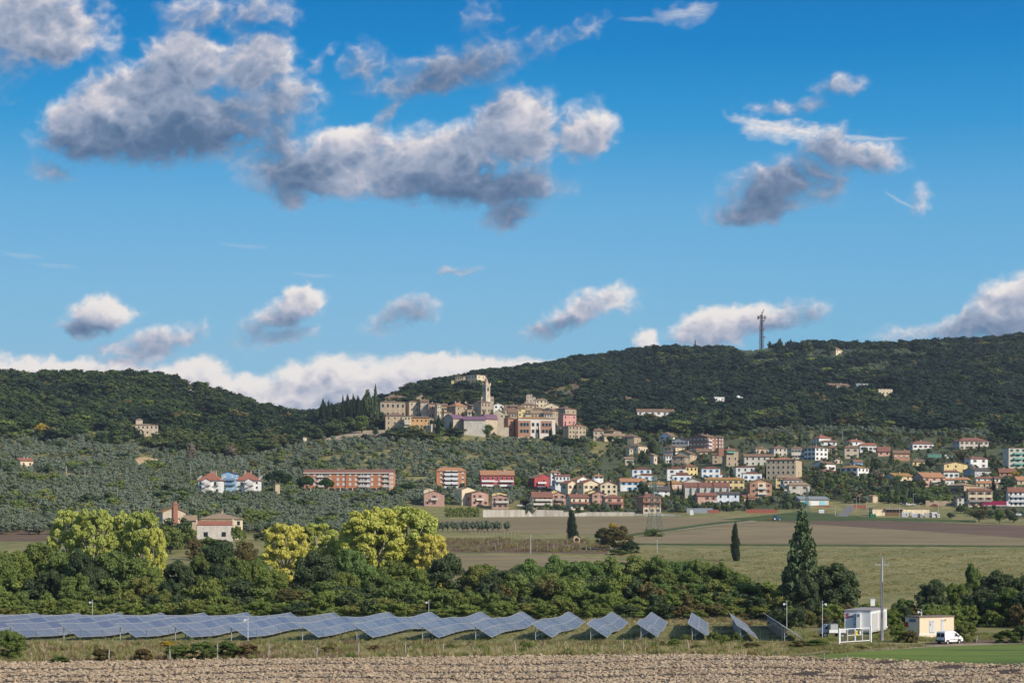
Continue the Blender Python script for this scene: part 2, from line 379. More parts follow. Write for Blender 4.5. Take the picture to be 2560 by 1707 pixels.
rows = np.concatenate([[-250, -60, 0], np.arange(20, 200, 12), np.arange(200, 285, 2.5), np.arange(285, 400, 2.), np.arange(400, 1100, 7), np.arange(1100, 2300, 9), [2320, 2400, 2600, 3000, 3400, 4200, 6000, 9000, 12000]])
uu = np.concatenate([np.linspace(-3, -.42, 14), np.linspace(-.4, .4, 330), np.linspace(.42, 3, 14)])
Yg, Ug = np.meshgrid(rows, uu, indexing='ij'); Xg = Ug*np.maximum(Yg+60, 300)
Zg = gz(Xg, Yg)
# masks, kept as surface attributes (what the ground is made of, not how it is lit)
pxg = CX+F*Xg/np.maximum(Yg, 100)
nr, nc = Xg.shape
idx = np.arange(nr*nc).reshape(nr, nc)
q = np.stack([idx[:-1, :-1], idx[:-1, 1:], idx[1:, 1:], idx[1:, :-1]], -1).reshape(-1, 4)
me = npmesh('ground', np.stack([Xg, Yg, Zg], -1).reshape(-1, 3), q)
me.polygons.foreach_set('use_smooth', [True]*len(q))
def groundmat(name, c1, c2, c3, s1=.03, s2=.25, stretch=(1, 1, 1), bump=.4, bscale=1.2, rough=.95, rows_=0):
    m = newmat(name); t = m.node_tree; M, V, mx, ss, nz = mk(t)
    g = t.nodes.new('ShaderNodeNewGeometry').outputs['Position']
    gg = V('MULTIPLY', g, stretch)
    a = mx(ss(nz(gg, s1, 6, .6), .38, .62), lin(c1), lin(c2))
    a = mx(M('MULTIPLY', ss(nz(gg, s2, 6, .65), .42, .62), .9), a, lin(c3)); a = mx(M('MULTIPLY', ss(nz(gg, s2*3.7, 4, .6), .5, .66), .35), a, mx(1, a, (.6, .58, .55, 1), 'MULTIPLY'))
    n = nz(g, bscale, 5, .7)
    if rows_:
        wv = t.nodes.new('ShaderNodeTexWave'); wv.bands_direction = 'Y'; wv.inputs['Scale'].default_value = rows_; wv.inputs['Distortion'].default_value = 2.5; wv.inputs['Detail'].default_value = 3; wv.inputs['Detail Scale'].default_value = .06; t.links.new(V('MULTIPLY', g, (.6, 1, 1)), wv.inputs['Vector'])
        a = mx(M('MULTIPLY', wv.outputs['Fac'], .30), a, mx(1, a, (.62, .60, .58, 1), 'MULTIPLY'))
    a = mx(M('MULTIPLY', M('SUBTRACT', .62, n), 1.1, clamp=True), a, mx(1, a, (.55, .55, .55, 1), 'MULTIPLY'))
    bp = t.nodes.new('ShaderNodeBump'); bp.inputs['Strength'].default_value = bump; bp.inputs['Distance'].default_value = .25; t.links.new(n, bp.inputs['Height'])
    b = bsdf(m, a, rough, normal=bp.outputs[0]); out(m, b.outputs[0]); return m
me.materials.append(groundmat('dry_grass_ground', (.22, .20, .075), (.30, .255, .11), (.13, .15, .045), .02, .16))
struct('ground', me)
def sheet(name, pts, m, lift=.03, step=8, zmul=None):
    """a patch of ground cover: outline in bearing/elevation of the survey, draped on the terrain"""
    P3 = [gp(px, py) for px, py in pts]
    return drape(name, [(p.x, p.y) for p in P3], m, lift, step)
def drape(name, poly, m, lift=.03, step=8):
    bm = bmesh.new(); vs = [bm.verts.new((x, y, 0)) for x, y in poly]; bm.faces.new(vs)
    xs_ = [p[0] for p in poly]; ys_ = [p[1] for p in poly]
    # cut along the terrain's own rows so that the sheet hugs it
    for yv in rows[(rows > min(ys_)) & (rows < max(ys_))]:
        bmesh.ops.bisect_plane(bm, geom=bm.verts[:]+bm.edges[:]+bm.faces[:], plane_co=(0, yv, 0), plane_no=(0, 1, 0))
    xv = math.floor(min(xs_)/step)*step
    while xv < max(xs_):
        bmesh.ops.bisect_plane(bm, geom=bm.verts[:]+bm.edges[:]+bm.faces[:], plane_co=(xv, 0, 0), plane_no=(1, 0, 0)); xv += step
    for v in bm.verts: v.co.z = g1(v.co.x, v.co.y)+lift
    bmesh.ops.triangulate(bm, faces=bm.faces[:])
    me = bpy.data.meshes.new(name); bm.to_mesh(me); bm.free(); me.materials.append(m)
    me.polygons.foreach_set('use_smooth', [True]*len(me.polygons))
    return struct(name, me)
brown = groundmat('tilled_soil', (.17, .115, .07), (.22, .155, .095), (.13, .09, .058), .02, .2, (.25, 1, 1), rows_=.06)
brown2 = groundmat('stubble_field', (.25, .205, .105), (.30, .24, .13), (.20, .155, .085), .015, .12, (.2, 1, 1), rows_=.045)
redb = groundmat('ploughed_red_soil', (.155, .102, .068), (.195, .13, .086), (.125, .082, .055), .02, .2, (.2, 1, 1), rows_=.05)
green = groundmat('young_green_crop', (.10, .17, .02), (.15, .21, .032), (.075, .115, .025), .03, .12, (.25, 1, 1))
verge = groundmat('green_verge', (.06, .095, .022), (.09, .12, .03), (.045, .07, .018), .05, .3)
soil = groundmat('dark_turned_soil', (.075, .05, .035), (.10, .068, .046), (.055, .038, .028), .1, .8)
track = groundmat('pale_dirt_track', (.30, .24, .16), (.36, .29, .2), (.22, .18, .11), .1, .5)
asph = groundmat('pale_asphalt', (.19, .185, .18), (.22, .215, .21), (.16, .155, .15), .1, .5, bump=.1)
bankm = groundmat('bare_earth_bank', (.42, .33, .22), (.5, .41, .29), (.3, .23, .15), .05, .25)
FIELD = sheet('ploughed_field', [(-400, 1662), (150, 1655), (700, 1648), (1250, 1641), (1700, 1636), (1960, 1644), (2230, 1652), (2400, 1661), (2900, 1672), (2900, 1706.5), (-400, 1706.5)], soil, .03)
# thin open bands between the groves
BANDS = [[(0, 1196), (95, 1192), (95, 1199), (0, 1204)], [(190, 1193), (330, 1182), (430, 1179), (430, 1185), (330, 1189), (190, 1200)], [(88, 1146), (150, 1144), (235, 1141), (235, 1149), (150, 1156), (92, 1157)], [(984, 1198), (1060, 1199), (1060, 1210), (984, 1211)], [(300, 1296), (470, 1280), (540, 1262), (545, 1267), (470, 1288), (300, 1303)], [(640, 1168), (900, 1150), (1100, 1146), (1100, 1150), (900, 1155), (640, 1173)], [(0, 1262), (200, 1256), (300, 1258), (300, 1262), (200, 1261), (0, 1267)], [(1020, 1196), (1250, 1180), (1400, 1176), (1400, 1181), (1250, 1186), (1020, 1202)]]
for bi, bp in enumerate(BANDS): sheet('meadow_band', bp, groundmat('meadow_band', (.26, .25, .09), (.34, .30, .14), (.18, .21, .06), .05, .3) if bi == 0 else bpy.data.materials['meadow_band' if bi != 2 else 'tilled_soil'], .3, 5)
sheet('green_crop_field', [(2040, 1637), (2180, 1626), (2330, 1617), (2560, 1609), (2900, 1606), (2900, 1668), (2400, 1658), (2230, 1649), (2060, 1644)], green, .03)
sheet('dirt_track', [(1900, 1632), (2100, 1625), (2330, 1611), (2560, 1603), (2900, 1598), (2900, 1605), (2560, 1609), (2330, 1617), (2120, 1630), (1950, 1640)], track, .04)
sheet('muddy_yard', [(2290, 1611), (2345, 1601), (2440, 1597), (2560, 1590), (2560, 1602), (2400, 1609)], brown, .035)
sheet('disturbed_soil_strip', [(120, 1655), (160, 1640), (400, 1640), (560, 1630), (700, 1625), (880, 1628), (880, 1644), (300, 1654)], redb, .035)
# the fields below the village
sheet('tilled_field', [(-300, 1318), (40, 1322), (130, 1326), (130, 1352), (-300, 1356)], brown, .05)
sheet('tilled_field', [(1100, 1300), (1290, 1291), (1560, 1291), (1900, 1296), (1800, 1303), (1680, 1318), (1560, 1337), (1400, 1334), (1150, 1328)], brown2, .05)
sheet('tilled_field', [(1560, 1345), (1700, 1330), (1820, 1312), (1930, 1304), (2150, 1302), (2560, 1314), (2900, 1325), (2900, 1366), (2300, 1362), (1900, 1360), (1600, 1358)], brown2, .05)
sheet('ploughed_field_far', [(1930, 1303), (2200, 1301), (2560, 1313), (2900, 1324), (2900, 1352), (2560, 1345), (2300, 1327), (2060, 1312)], redb, .08)
sheet('brown_field', [(880, 1384), (1200, 1388), (1330, 1386), (1440, 1392), (1600, 1404), (1700, 1425), (1500, 1445), (880, 1440)], brown2, .05)
sheet('vineyard_ground', [(1100, 1345), (1380, 1352), (1520, 1368), (1520, 1384), (1100, 1380)], brown, .05)
sheet('green_verge_strip', [(1560, 1341), (1680, 1326), (1800, 1311), (1900, 1303), (1900, 1298), (1800, 1304), (1690, 1319), (1560, 1336)], verge, .09)
sheet('green_verge_strip', [(1800, 1298), (2000, 1278), (2200, 1294), (2440, 1300), (2440, 1306), (2150, 1301), (1930, 1303)], verge, .07)
sheet('green_verge_strip', [(1500, 1361), (1900, 1364), (2560, 1367), (2900, 1370), (2900, 1366), (2300, 1362), (1900, 1360), (1500, 1357)], verge, .09)
sheet('gravel_farm_track', [(1880, 1301), (1900, 1304), (1760, 1318), (1640, 1335), (1640, 1333), (1750, 1316)], track, .14)
sheet('garden_ground', [(1300, 1283), (1310, 1205), (1440, 1190), (1560, 1090), (1700, 1076), (1850, 1096), (2200, 1088), (2560, 1084), (2700, 1084), (2700, 1294), (2440, 1292), (2370, 1258), (2030, 1252), (2000, 1272), (1640, 1280)], groundmat('garden_ground', (.075, .095, .035), (.13, .13, .06), (.05, .07, .028), .06, .35), .12, 6)
sheet('ramp_road', [(2090, 1290), (2118, 1263), (2142, 1264), (2118, 1291)], asph, .1)
# ---------------------------------------------------------------- foliage
def leafmat(name, ca, cb, cc=None, trans=.3, patch=.012):
    m = newmat(name); t = m.node_tree; M, V, mx, ss, nz = mk(t)
    oi = t.nodes.new('ShaderNodeObjectInfo'); at = t.nodes.new('ShaderNodeAttribute'); at.attribute_name = 'tone'
    cc = cc or ca
    f = M('ADD', M('MULTIPLY', at.outputs['Fac'], .75), M('MULTIPLY', oi.outputs['Random'], .35), clamp=True)
    a = mx(f, lin(ca), lin(cb))
    pn = nz(V('ADD', oi.outputs['Location'], (3, 5, 0)), patch, 3, .6)
    a = mx(M('MULTIPLY', ss(M('ADD', pn, M('MULTIPLY', M('SUBTRACT', oi.outputs['Random'], .5), .25)), .5, .68), .85), a, lin(cc))
    b = bsdf(m, a, .75, spec=.2)
    tl = t.nodes.new('ShaderNodeBsdfTranslucent'); t.links.new(mx(1, a, (1.25, 1.3, .6, 1), 'MULTIPLY'), tl.inputs[0])
    ms = t.nodes.new('ShaderNodeMixShader'); ms.inputs[0].default_value = trans
    t.links.new(b.outputs[0], ms.inputs[1]); t.links.new(tl.outputs[0], ms.inputs[2]); out(m, ms.outputs[0]); return m
BARK = plain((.10, .085, .065), .9, var=.35, scale=3); BARKP = plain((.42, .39, .31), .9, var=.3, scale=3)
ICO = None
def icov():
    global ICO
    if ICO is None:
        bm = bmesh.new(); bmesh.ops.create_icosphere(bm, subdivisions=1, radius=1)
        ICO = (np.array([v.co[:] for v in bm.verts]), np.array([[v.index for v in f.verts] for f in bm.faces])); bm.free()
    return ICO
def crown(name, seed, lobes, per, ls, mat, core=.74, up=0., squash=1., stretch=1., asp=.62):
    """leaf clumps spread over lobes (x,y,z,r[,rz]) with small solid hearts inside"""
    rs = np.random.RandomState(seed); V0 = []; F0 = []; T0 = []; n = 0
    L = np.array([(l[0], l[1], l[2], l[3], l[4] if len(l) > 4 else l[3]) for l in lobes], float)
    iv, jf = icov()
    for li, (x, y, z, r, rz) in enumerate(L):
        k = max(6, int(per*(r/np.mean(L[:, 3]))**1.6))
        d = rs.normal(size=(k, 3)); d[:, 2] += .25; d /= np.linalg.norm(d, axis=1)[:, None]
        rad = rs.uniform(.72, 1.12, k)**1.0
        c = np.array([x, y, z])+d*rad[:, None]*np.array([r, r, rz])
        # drop what sinks deep inside other lobes
        ok = np.ones(k, bool)
        for lj, (x2, y2, z2, r2, rz2) in enumerate(L):
            if lj == li: continue
            dd = (c-np.array([x2, y2, z2]))/np.array([r2, r2, rz2]); ok &= (dd**2).sum(1) > .42
        c = c[ok]; d = d[ok]; k = len(c)
        if k:
            nrm = d*1.0+rs.normal(size=(k, 3))*.55; nrm[:, 2] += up; nrm /= np.linalg.norm(nrm, axis=1)[:, None]
            a = np.cross(nrm, rs.normal(size=(k, 3))); a /= np.linalg.norm(a, axis=1)[:, None]
            if stretch != 1: a = a*.4; a[:, 2] += 1; a /= np.linalg.norm(a, axis=1)[:, None]
            b = np.cross(nrm, a); b /= np.linalg.norm(b, axis=1)[:, None]
            s = ls*rs.uniform(.55, 1.35, k)[:, None]
            bend = nrm*s*.18
            q = np.stack([c-a*s*stretch-bend, c-b*s*asp, c+a*s*stretch-bend, c+b*s*asp], 1).reshape(-1, 3)
            V0.append(q); F0.append(n+np.arange(k*4).reshape(k, 4)); n += k*4
            lt = rs.uniform(.15, .75); T0.append(np.repeat(np.clip(lt+rs.normal(size=k)*.2, 0, 1), 4))
        if core > 0:
            q = np.array([x, y, z])+iv*np.array([r, r, rz])*core*rs.uniform(.85, 1.1, len(iv))[:, None]
            V0.append(q); f = np.concatenate([jf, jf[:, 2:]], 1) + n; F0.append(f); n += len(iv); T0.append(np.full(len(iv), .4))
    v = np.concatenate(V0); f = np.concatenate(F0)
    me = bpy.data.meshes.new(name)
    fl = [tuple(r) if r[2] != r[3] else tuple(r[:3]) for r in f.tolist()]
    me.from_pydata(v.tolist(), [], fl); me.update()
    at = me.attributes.new('tone', 'FLOAT', 'POINT'); at.data.foreach_set('value', np.concatenate(T0).astype(np.float32))
    me.materials.append(mat); return me
def round_lobes(seed, rad, z0, z1, n, lr):
    rs = np.random.RandomState(seed); o = []; cz = (z0+z1)/2; hz = (z1-z0)/2
    for i in range(n):
        d = rs.normal(size=3); d /= np.linalg.norm(d); k = rs.uniform(.45, .95)
        r = lr*rs.uniform(.7, 1.3)
        w = 1-.22*max(0, d[2]); lo = d[2] < 0
        o.append((d[0]*(rad-r*.6)*k*(1.0 if lo else w), d[1]*(rad-r*.6)*k*(1.0 if lo else w), cz+d[2]*(hz-r*.7)*k, r, r*rs.uniform(.75, 1.0)))
    return o
def trunk(name, h, r, limbs=3, spread=1.5, top=.5, seed=0, mat=None):
    rs = random.Random(seed); b = MB()
    b.tube([(0, 0, -.6), (rs.uniform(-.1, .1), rs.uniform(-.1, .1), h*.3), (rs.uniform(-.2, .2), rs.uniform(-.2, .2), h*top+h*.3)], [r*1.25, r, r*.45], 7)
    for i in range(limbs):
        a = i/limbs*6.28+rs.random(); z = h*(.22+.2*rs.random())
        b.tube([(0, 0, z), (math.cos(a)*spread*.5, math.sin(a)*spread*.5, z+h*.18), (math.cos(a)*spread, math.sin(a)*spread, z+h*(.35+.1*rs.random()))], [r*.55, r*.35, r*.12], 5)
    return b.mesh(name, mat or BARK, True)
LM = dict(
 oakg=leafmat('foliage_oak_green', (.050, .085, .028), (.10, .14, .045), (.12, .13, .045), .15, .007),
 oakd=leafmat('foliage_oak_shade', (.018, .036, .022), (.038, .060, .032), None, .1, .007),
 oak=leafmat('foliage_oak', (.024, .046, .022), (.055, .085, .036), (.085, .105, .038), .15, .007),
 olive=leafmat('foliage_olive', (.135, .17, .115), (.255, .295, .215), (.13, .165, .09), .15),
 green=leafmat('foliage_green', (.10, .155, .042), (.22, .27, .08), (.18, .21, .06), .3, .03),
 ygreen=leafmat('foliage_yellow_green', (.13, .18, .045), (.27, .32, .08), (.22, .22, .065), .3, .05),
 locust=leafmat('foliage_locust', (.11, .19, .055), (.23, .31, .10), (.27, .29, .09), .3, .05),
 dark=leafmat('foliage_dark', (.050, .080, .034), (.11, .14, .06), None, .15),
 brown=leafmat('foliage_autumn', (0.111, 0.098, 0.039), (0.208, 0.176, 0.065), (0.156, 0.104, 0.046), .25, .05),
 yellow=leafmat('foliage_poplar', (.42, .44, .10), (.74, .71, .20), (.66, .58, .16), .35, .08),
 pgreen=leafmat('foliage_poplar_green', (.32, .38, .10), (.58, .60, .18), (.46, .50, .14), .35, .08),
 cyp=leafmat('foliage_cypress', (0.016, 0.030, 0.015), (0.034, 0.052, 0.023), None, .08),
 pine=leafmat('foliage_pine', (0.026, 0.058, 0.016), (0.055, 0.107, 0.023), None, .1),
 fir=leafmat('foliage_fir', (.055, .095, .045), (.14, .19, .085), None, .12),
 purple=leafmat('foliage_purple', (0.026, 0.013, 0.021), (0.058, 0.029, 0.039), None, .1),
 gold=leafmat('foliage_gold', (0.390, 0.286, 0.039), (0.585, 0.429, 0.065), None, .3),
 bare=leafmat('foliage_thin', (0.182, 0.150, 0.111), (0.286, 0.247, 0.195), None, .2))
PROTO = {}
def proto(kind, k=0, lod=1, low=False):
    """crown + trunk meshes of a canonical 10 m tall, 4 m radius tree (scaled on placement)"""
    key = (kind, k, lod, low)
    if key in PROTO: return PROTO[key]
    sd_ = hash(kind) % 1 + sum(map(ord, kind))*7+k*31+lod; per = {0: 24, 1: 64, 2: 210}[lod]; ls = {0: .66, 1: .50, 2: .28}[lod]
    nl = {0: 9, 1: 17, 2: 32}[lod]; lr = {0: 1.75, 1: 1.42, 2: 1.12}[lod]
    mat = LM[kind if kind in LM else 'oak']
    if kind == 'cyp':
        lb = [(random.Random(sd_+i).uniform(-.5, .5)*(1-i/12), random.Random(sd_+i+50).uniform(-.5, .5)*(1-i/12), .9+i*.86, 3.2*(math.sin(min(1, (i+3.6)/6)*1.57))*(1-(i/11.5)**2.2)+.25, 1.3) for i in range(10)]
        lb = [(x*3, y*3, z, max(.6, r), rz) for x, y, z, r, rz in lb]
        cm = crown('crown', sd_, lb, per*1.2, ls, mat, .85, 0, 1, 1.7, .5)
        tm = trunk('trunk', 2.5, .35, 0, 1, .5, sd_)
    elif kind == 'fir':
        lb = []
        for i in range(26):
            z = .9+i*.35; rr = 3.9*(1-z/10.4)**.8; n = max(3, int(rr*3.1))
            for j in range(n):
                a = j/n*6.28+i*1.3; q = rr*random.Random(sd_+i*40+j).uniform(.55, 1.12)
                lb.append((math.cos(a)*q, math.sin(a)*q, z-.12*q, .42+.09*rr, .30))
        lb.append((0, 0, 9.9, .3, .6))
        for i in range(8): lb.append((0, 0, 1.2+i*1.1, 2.1*(1-(1.2+i*1.1)/10.8), .9))
        cm = crown('crown', sd_, lb, 22 if lod == 2 else 8, ls*1.1, mat, .55, .2); tm = trunk('trunk', 8, .35, 0, 1, .5, sd_)
    elif kind == 'pine':
        rs = random.Random(sd_); lb = []
        for i in range(nl+14):
            a = rs.random()*6.28; q = math.sqrt(rs.random())*3.2; lb.append((math.cos(a)*q, math.sin(a)*q, 8.7-.20*q*q-rs.random()*rs.random()*2.2, 1.15, 1.0))
        cm = crown('crown', sd_, lb, per, ls, mat, .8, .3); tm = trunk('trunk', 9.5, .28, 5, 2.4, .5, sd_, plain((.16, .11, .08), .9))
    elif kind in ('yellow', 'pgreen'):
        rs = random.Random(sd_); lb = []; N_ = 190 if lod == 2 else 30
        for i in range(N_):
            a = rs.random()*6.28; q = math.sqrt(rs.random()); z = .8+8.4*rs.random()
            env = 3.9*min(1, .66+z/12)*math.sqrt(max(0.04, 1-(max(0, z-4.2)/5.5)**2)); q2 = q*env if rs.random() < .35 else env*rs.uniform(.68, 1.0)
            lb.append((math.cos(a)*q2, math.sin(a)*q2, z, rs.uniform(.38, .66), rs.uniform(.30, .44)))
        cm = crown('crown', sd_, lb, per*.46, ls*.66, mat, .45, .1, 1, 1, .75)
        b = MB(); b.tube([(0, 0, -.6), (0, 0, 2), (.1, 0, 5), (.1, .1, 8.5)], [.26, .22, .14, .03], 6)
        for i in range(11):
            a = i/11*6.28+rs.random()*.5; z = 1+rs.random()*3; e = 2.2+rs.random()*1.2
            b.tube([(0, 0, z), (math.cos(a)*e*.35, math.sin(a)*e*.35, z+1.8), (math.cos(a)*e, math.sin(a)*e, z+4.6)], [.11, .075, .02], 5)
        tm = b.mesh('trunk', BARKP, True)
    elif low:
        rs = random.Random(sd_); lb = []
        for i in range(nl*2):
            a = rs.random()*6.28; q = math.sqrt(rs.random())*3.55; zt2 = 8.9*math.sqrt(max(.03, 1-(q/4.0)**3))*rs.uniform(.86, 1.06); z = zt2 if rs.random() < .55 else rs.uniform(.15, .9)*zt2
            r2 = lr*rs.uniform(.5, 1.05); lb.append((math.cos(a)*q, math.sin(a)*q, max(.6, z-r2*.4), r2, r2*.9))
        cm = crown('crown', sd_, lb, per*.62, ls*.8, LM['ygreen'] if kind == 'bush' else mat, .72); tm = trunk('trunk', 3, .2, 3, 2, .5, sd_)
    else:
        z0 = 1.6 if lod else .8
        cm = crown('crown', sd_, round_lobes(sd_, 4.1, z0, 10, nl, lr), per, ls, mat, .72 if kind != 'bare' else 0); tm = trunk('trunk', 5.5, .3, 4, 2.2, .5, sd_)
    PROTO[key] = (cm, tm); return PROTO[key]
def plant(kind, loc, rad, hgt, name, label, cat, group=None, k=None, lod=1, seed=None):
    rs = random.Random(seed if seed is not None else int(loc[0]*13+loc[1]*7))
    k = rs.randrange(3) if k is None else k
    cm, tm = proto(kind, k, lod, kind not in ('cyp', 'fir', 'pine', 'olive', 'yellow', 'pgreen', 'bare') and (cat in ('bush', 'reeds') or kind == 'bush' or name in ('hedge_tree', 'thicket_tree', 'oak_tree', 'farm_tree')))
    t = thing(name, label, cat, (loc[0], loc[1], loc[2]-.1), rs.random()*6.28, group, (rad/4*rs.uniform(.95, 1.05), rad/4*rs.uniform(.95, 1.05), hgt/10))
    link('crown', cm, t); link('trunk', tm, t); return t
ZN = {'A': (900, 920, 7.84), 'B': (1180, 920, 7.84), 'C': (460, 1120, 6.03), 'D': (740, 1140, 7.35), 'E': (1040, 1140, 7.84), 'F': (1320, 1140, 7.84), 'G': (1560, 1060, 6.533), 'Hh': (1840, 1060, 5.808), 'I': (2180, 1060, 5.808), 'J': (1640, 740, 4.61), 'K': (2000, 740, 4.2), 'L': (0, 900, 4.704), 'M': (400, 900, 4.2), 'N': (1160, 820, 4.356), 'P': (0, 1220, 3.675), 'R': (600, 1220, 3.675), 'Q': (1200, 1220, 3.36), 'S': (1960, 1380, 3.92), 'T': (0, 1480, 3.36), 'U': (700, 1480, 3.36), 'X': (1400, 1480, 3.92), 'O': (0, 0, 1/O2)}
def zx(z, x): a = ZN[z]; return a[0]+x/a[2]
def zy(z, y): a = ZN[z]; return a[1]+y/a[2]
# ---------------------------------------------------------------- buildings
FOOT = []     # footprints, so that trees keep clear: x, y, radius
WC = dict(wstone=(.66, .61, .55), white=(.80, .79, .76), cream=(.70, .59, .41), pale=(.58, .54, .46), stone=(.47, .375, .265), dstone=(.34, .275, .205), lstone=(.60, .505, .385), yellow=(.72, .57, .27), ochre=(.60, .37, .17), terra=(.46, .25, .16), brick=(.38, .20, .14), pink=(.60, .37, .28), rose=(.66, .33, .29), red=(.48, .09, .09), grey=(.42, .42, .43), beige=(.55, .44, .30), tan=(.46, .34, .21), orange=(.54, .235, .12), lblue=(.30, .50, .74), wblue=(.68, .73, .80), pinkbr=(.50, .31, .25), brown=(.36, .25, .17))
RC = dict(red=(.37, .145, .095), orange=(.46, .225, .12), brown=(.25, .15, .10), tan=(.36, .25, .16), dark=(.12, .10, .09), grey=(.28, .30, .31), violet=(.22, .12, .17), dred=(.27, .12, .085), white=(.55, .53, .5), ochre=(.42, .22, .08))
WM = {}
def winmesh(style, w=1.05, h=1.5):
    """window at local origin, outward normal -Y: frame, pane, shutters or sill; mats: glass, frame, shutter"""
    key = (style, round(w, 2), round(h, 2))
    if key in WM: return WM[key]
    b = MB()
    if style == 'arch':
        n = 8; pts = [(-w/2, -.03, -h/2), (w/2, -.03, -h/2)]+[(w/2*math.cos(i/n*math.pi), -.03, h/2-w/2+w/2*math.sin(i/n*math.pi)) for i in range(n+1)]
        b.face(pts, 0)
    else:
        b.box(-w/2, -.03, -h/2, w/2, .05, h/2, 2 if style == 'shut' else 0)
    fr = .1
    if style not in ('hole', 'slit'):
        b.box(-w/2-fr, -.09, -h/2-fr, w/2+fr, .02, -h/2, 1); b.box(-w/2-fr, -.07, h/2, w/2+fr, .02, h/2+fr, 1)
        b.box(-w/2-fr, -.06, -h/2, -w/2, .02, h/2, 1); b.box(w/2, -.06, -h/2, w/2+fr, .02, h/2, 1)
    if style in ('blue', 'brownS', 'greenS', 'darkS'):
        b.box(-w/2-fr-w*.45, -.08, -h/2, -w/2-fr, -.02, h/2, 2); b.box(w/2+fr, -.08, -h/2, w/2+fr+w*.45, -.02, h/2, 2)
    if style == 'roll': b.box(-w/2, -.06, -h*.1, w/2, -.03, h/2, 2)
    sh = {'blue': (.10, .36, .74), 'brownS': (.22, .09, .05), 'greenS': (.06, .20, .13), 'darkS': (.06, .05, .045), 'shut': (.62, .62, .62), 'roll': (.68, .66, .62)}.get(style, (.3, .3, .3))
    me = b.mesh('window', [glassmat(), plain((.55, .53, .48), .7, var=.05), plain(sh, .7, var=.06)])
    WM[key] = me; return me
BUILT = []
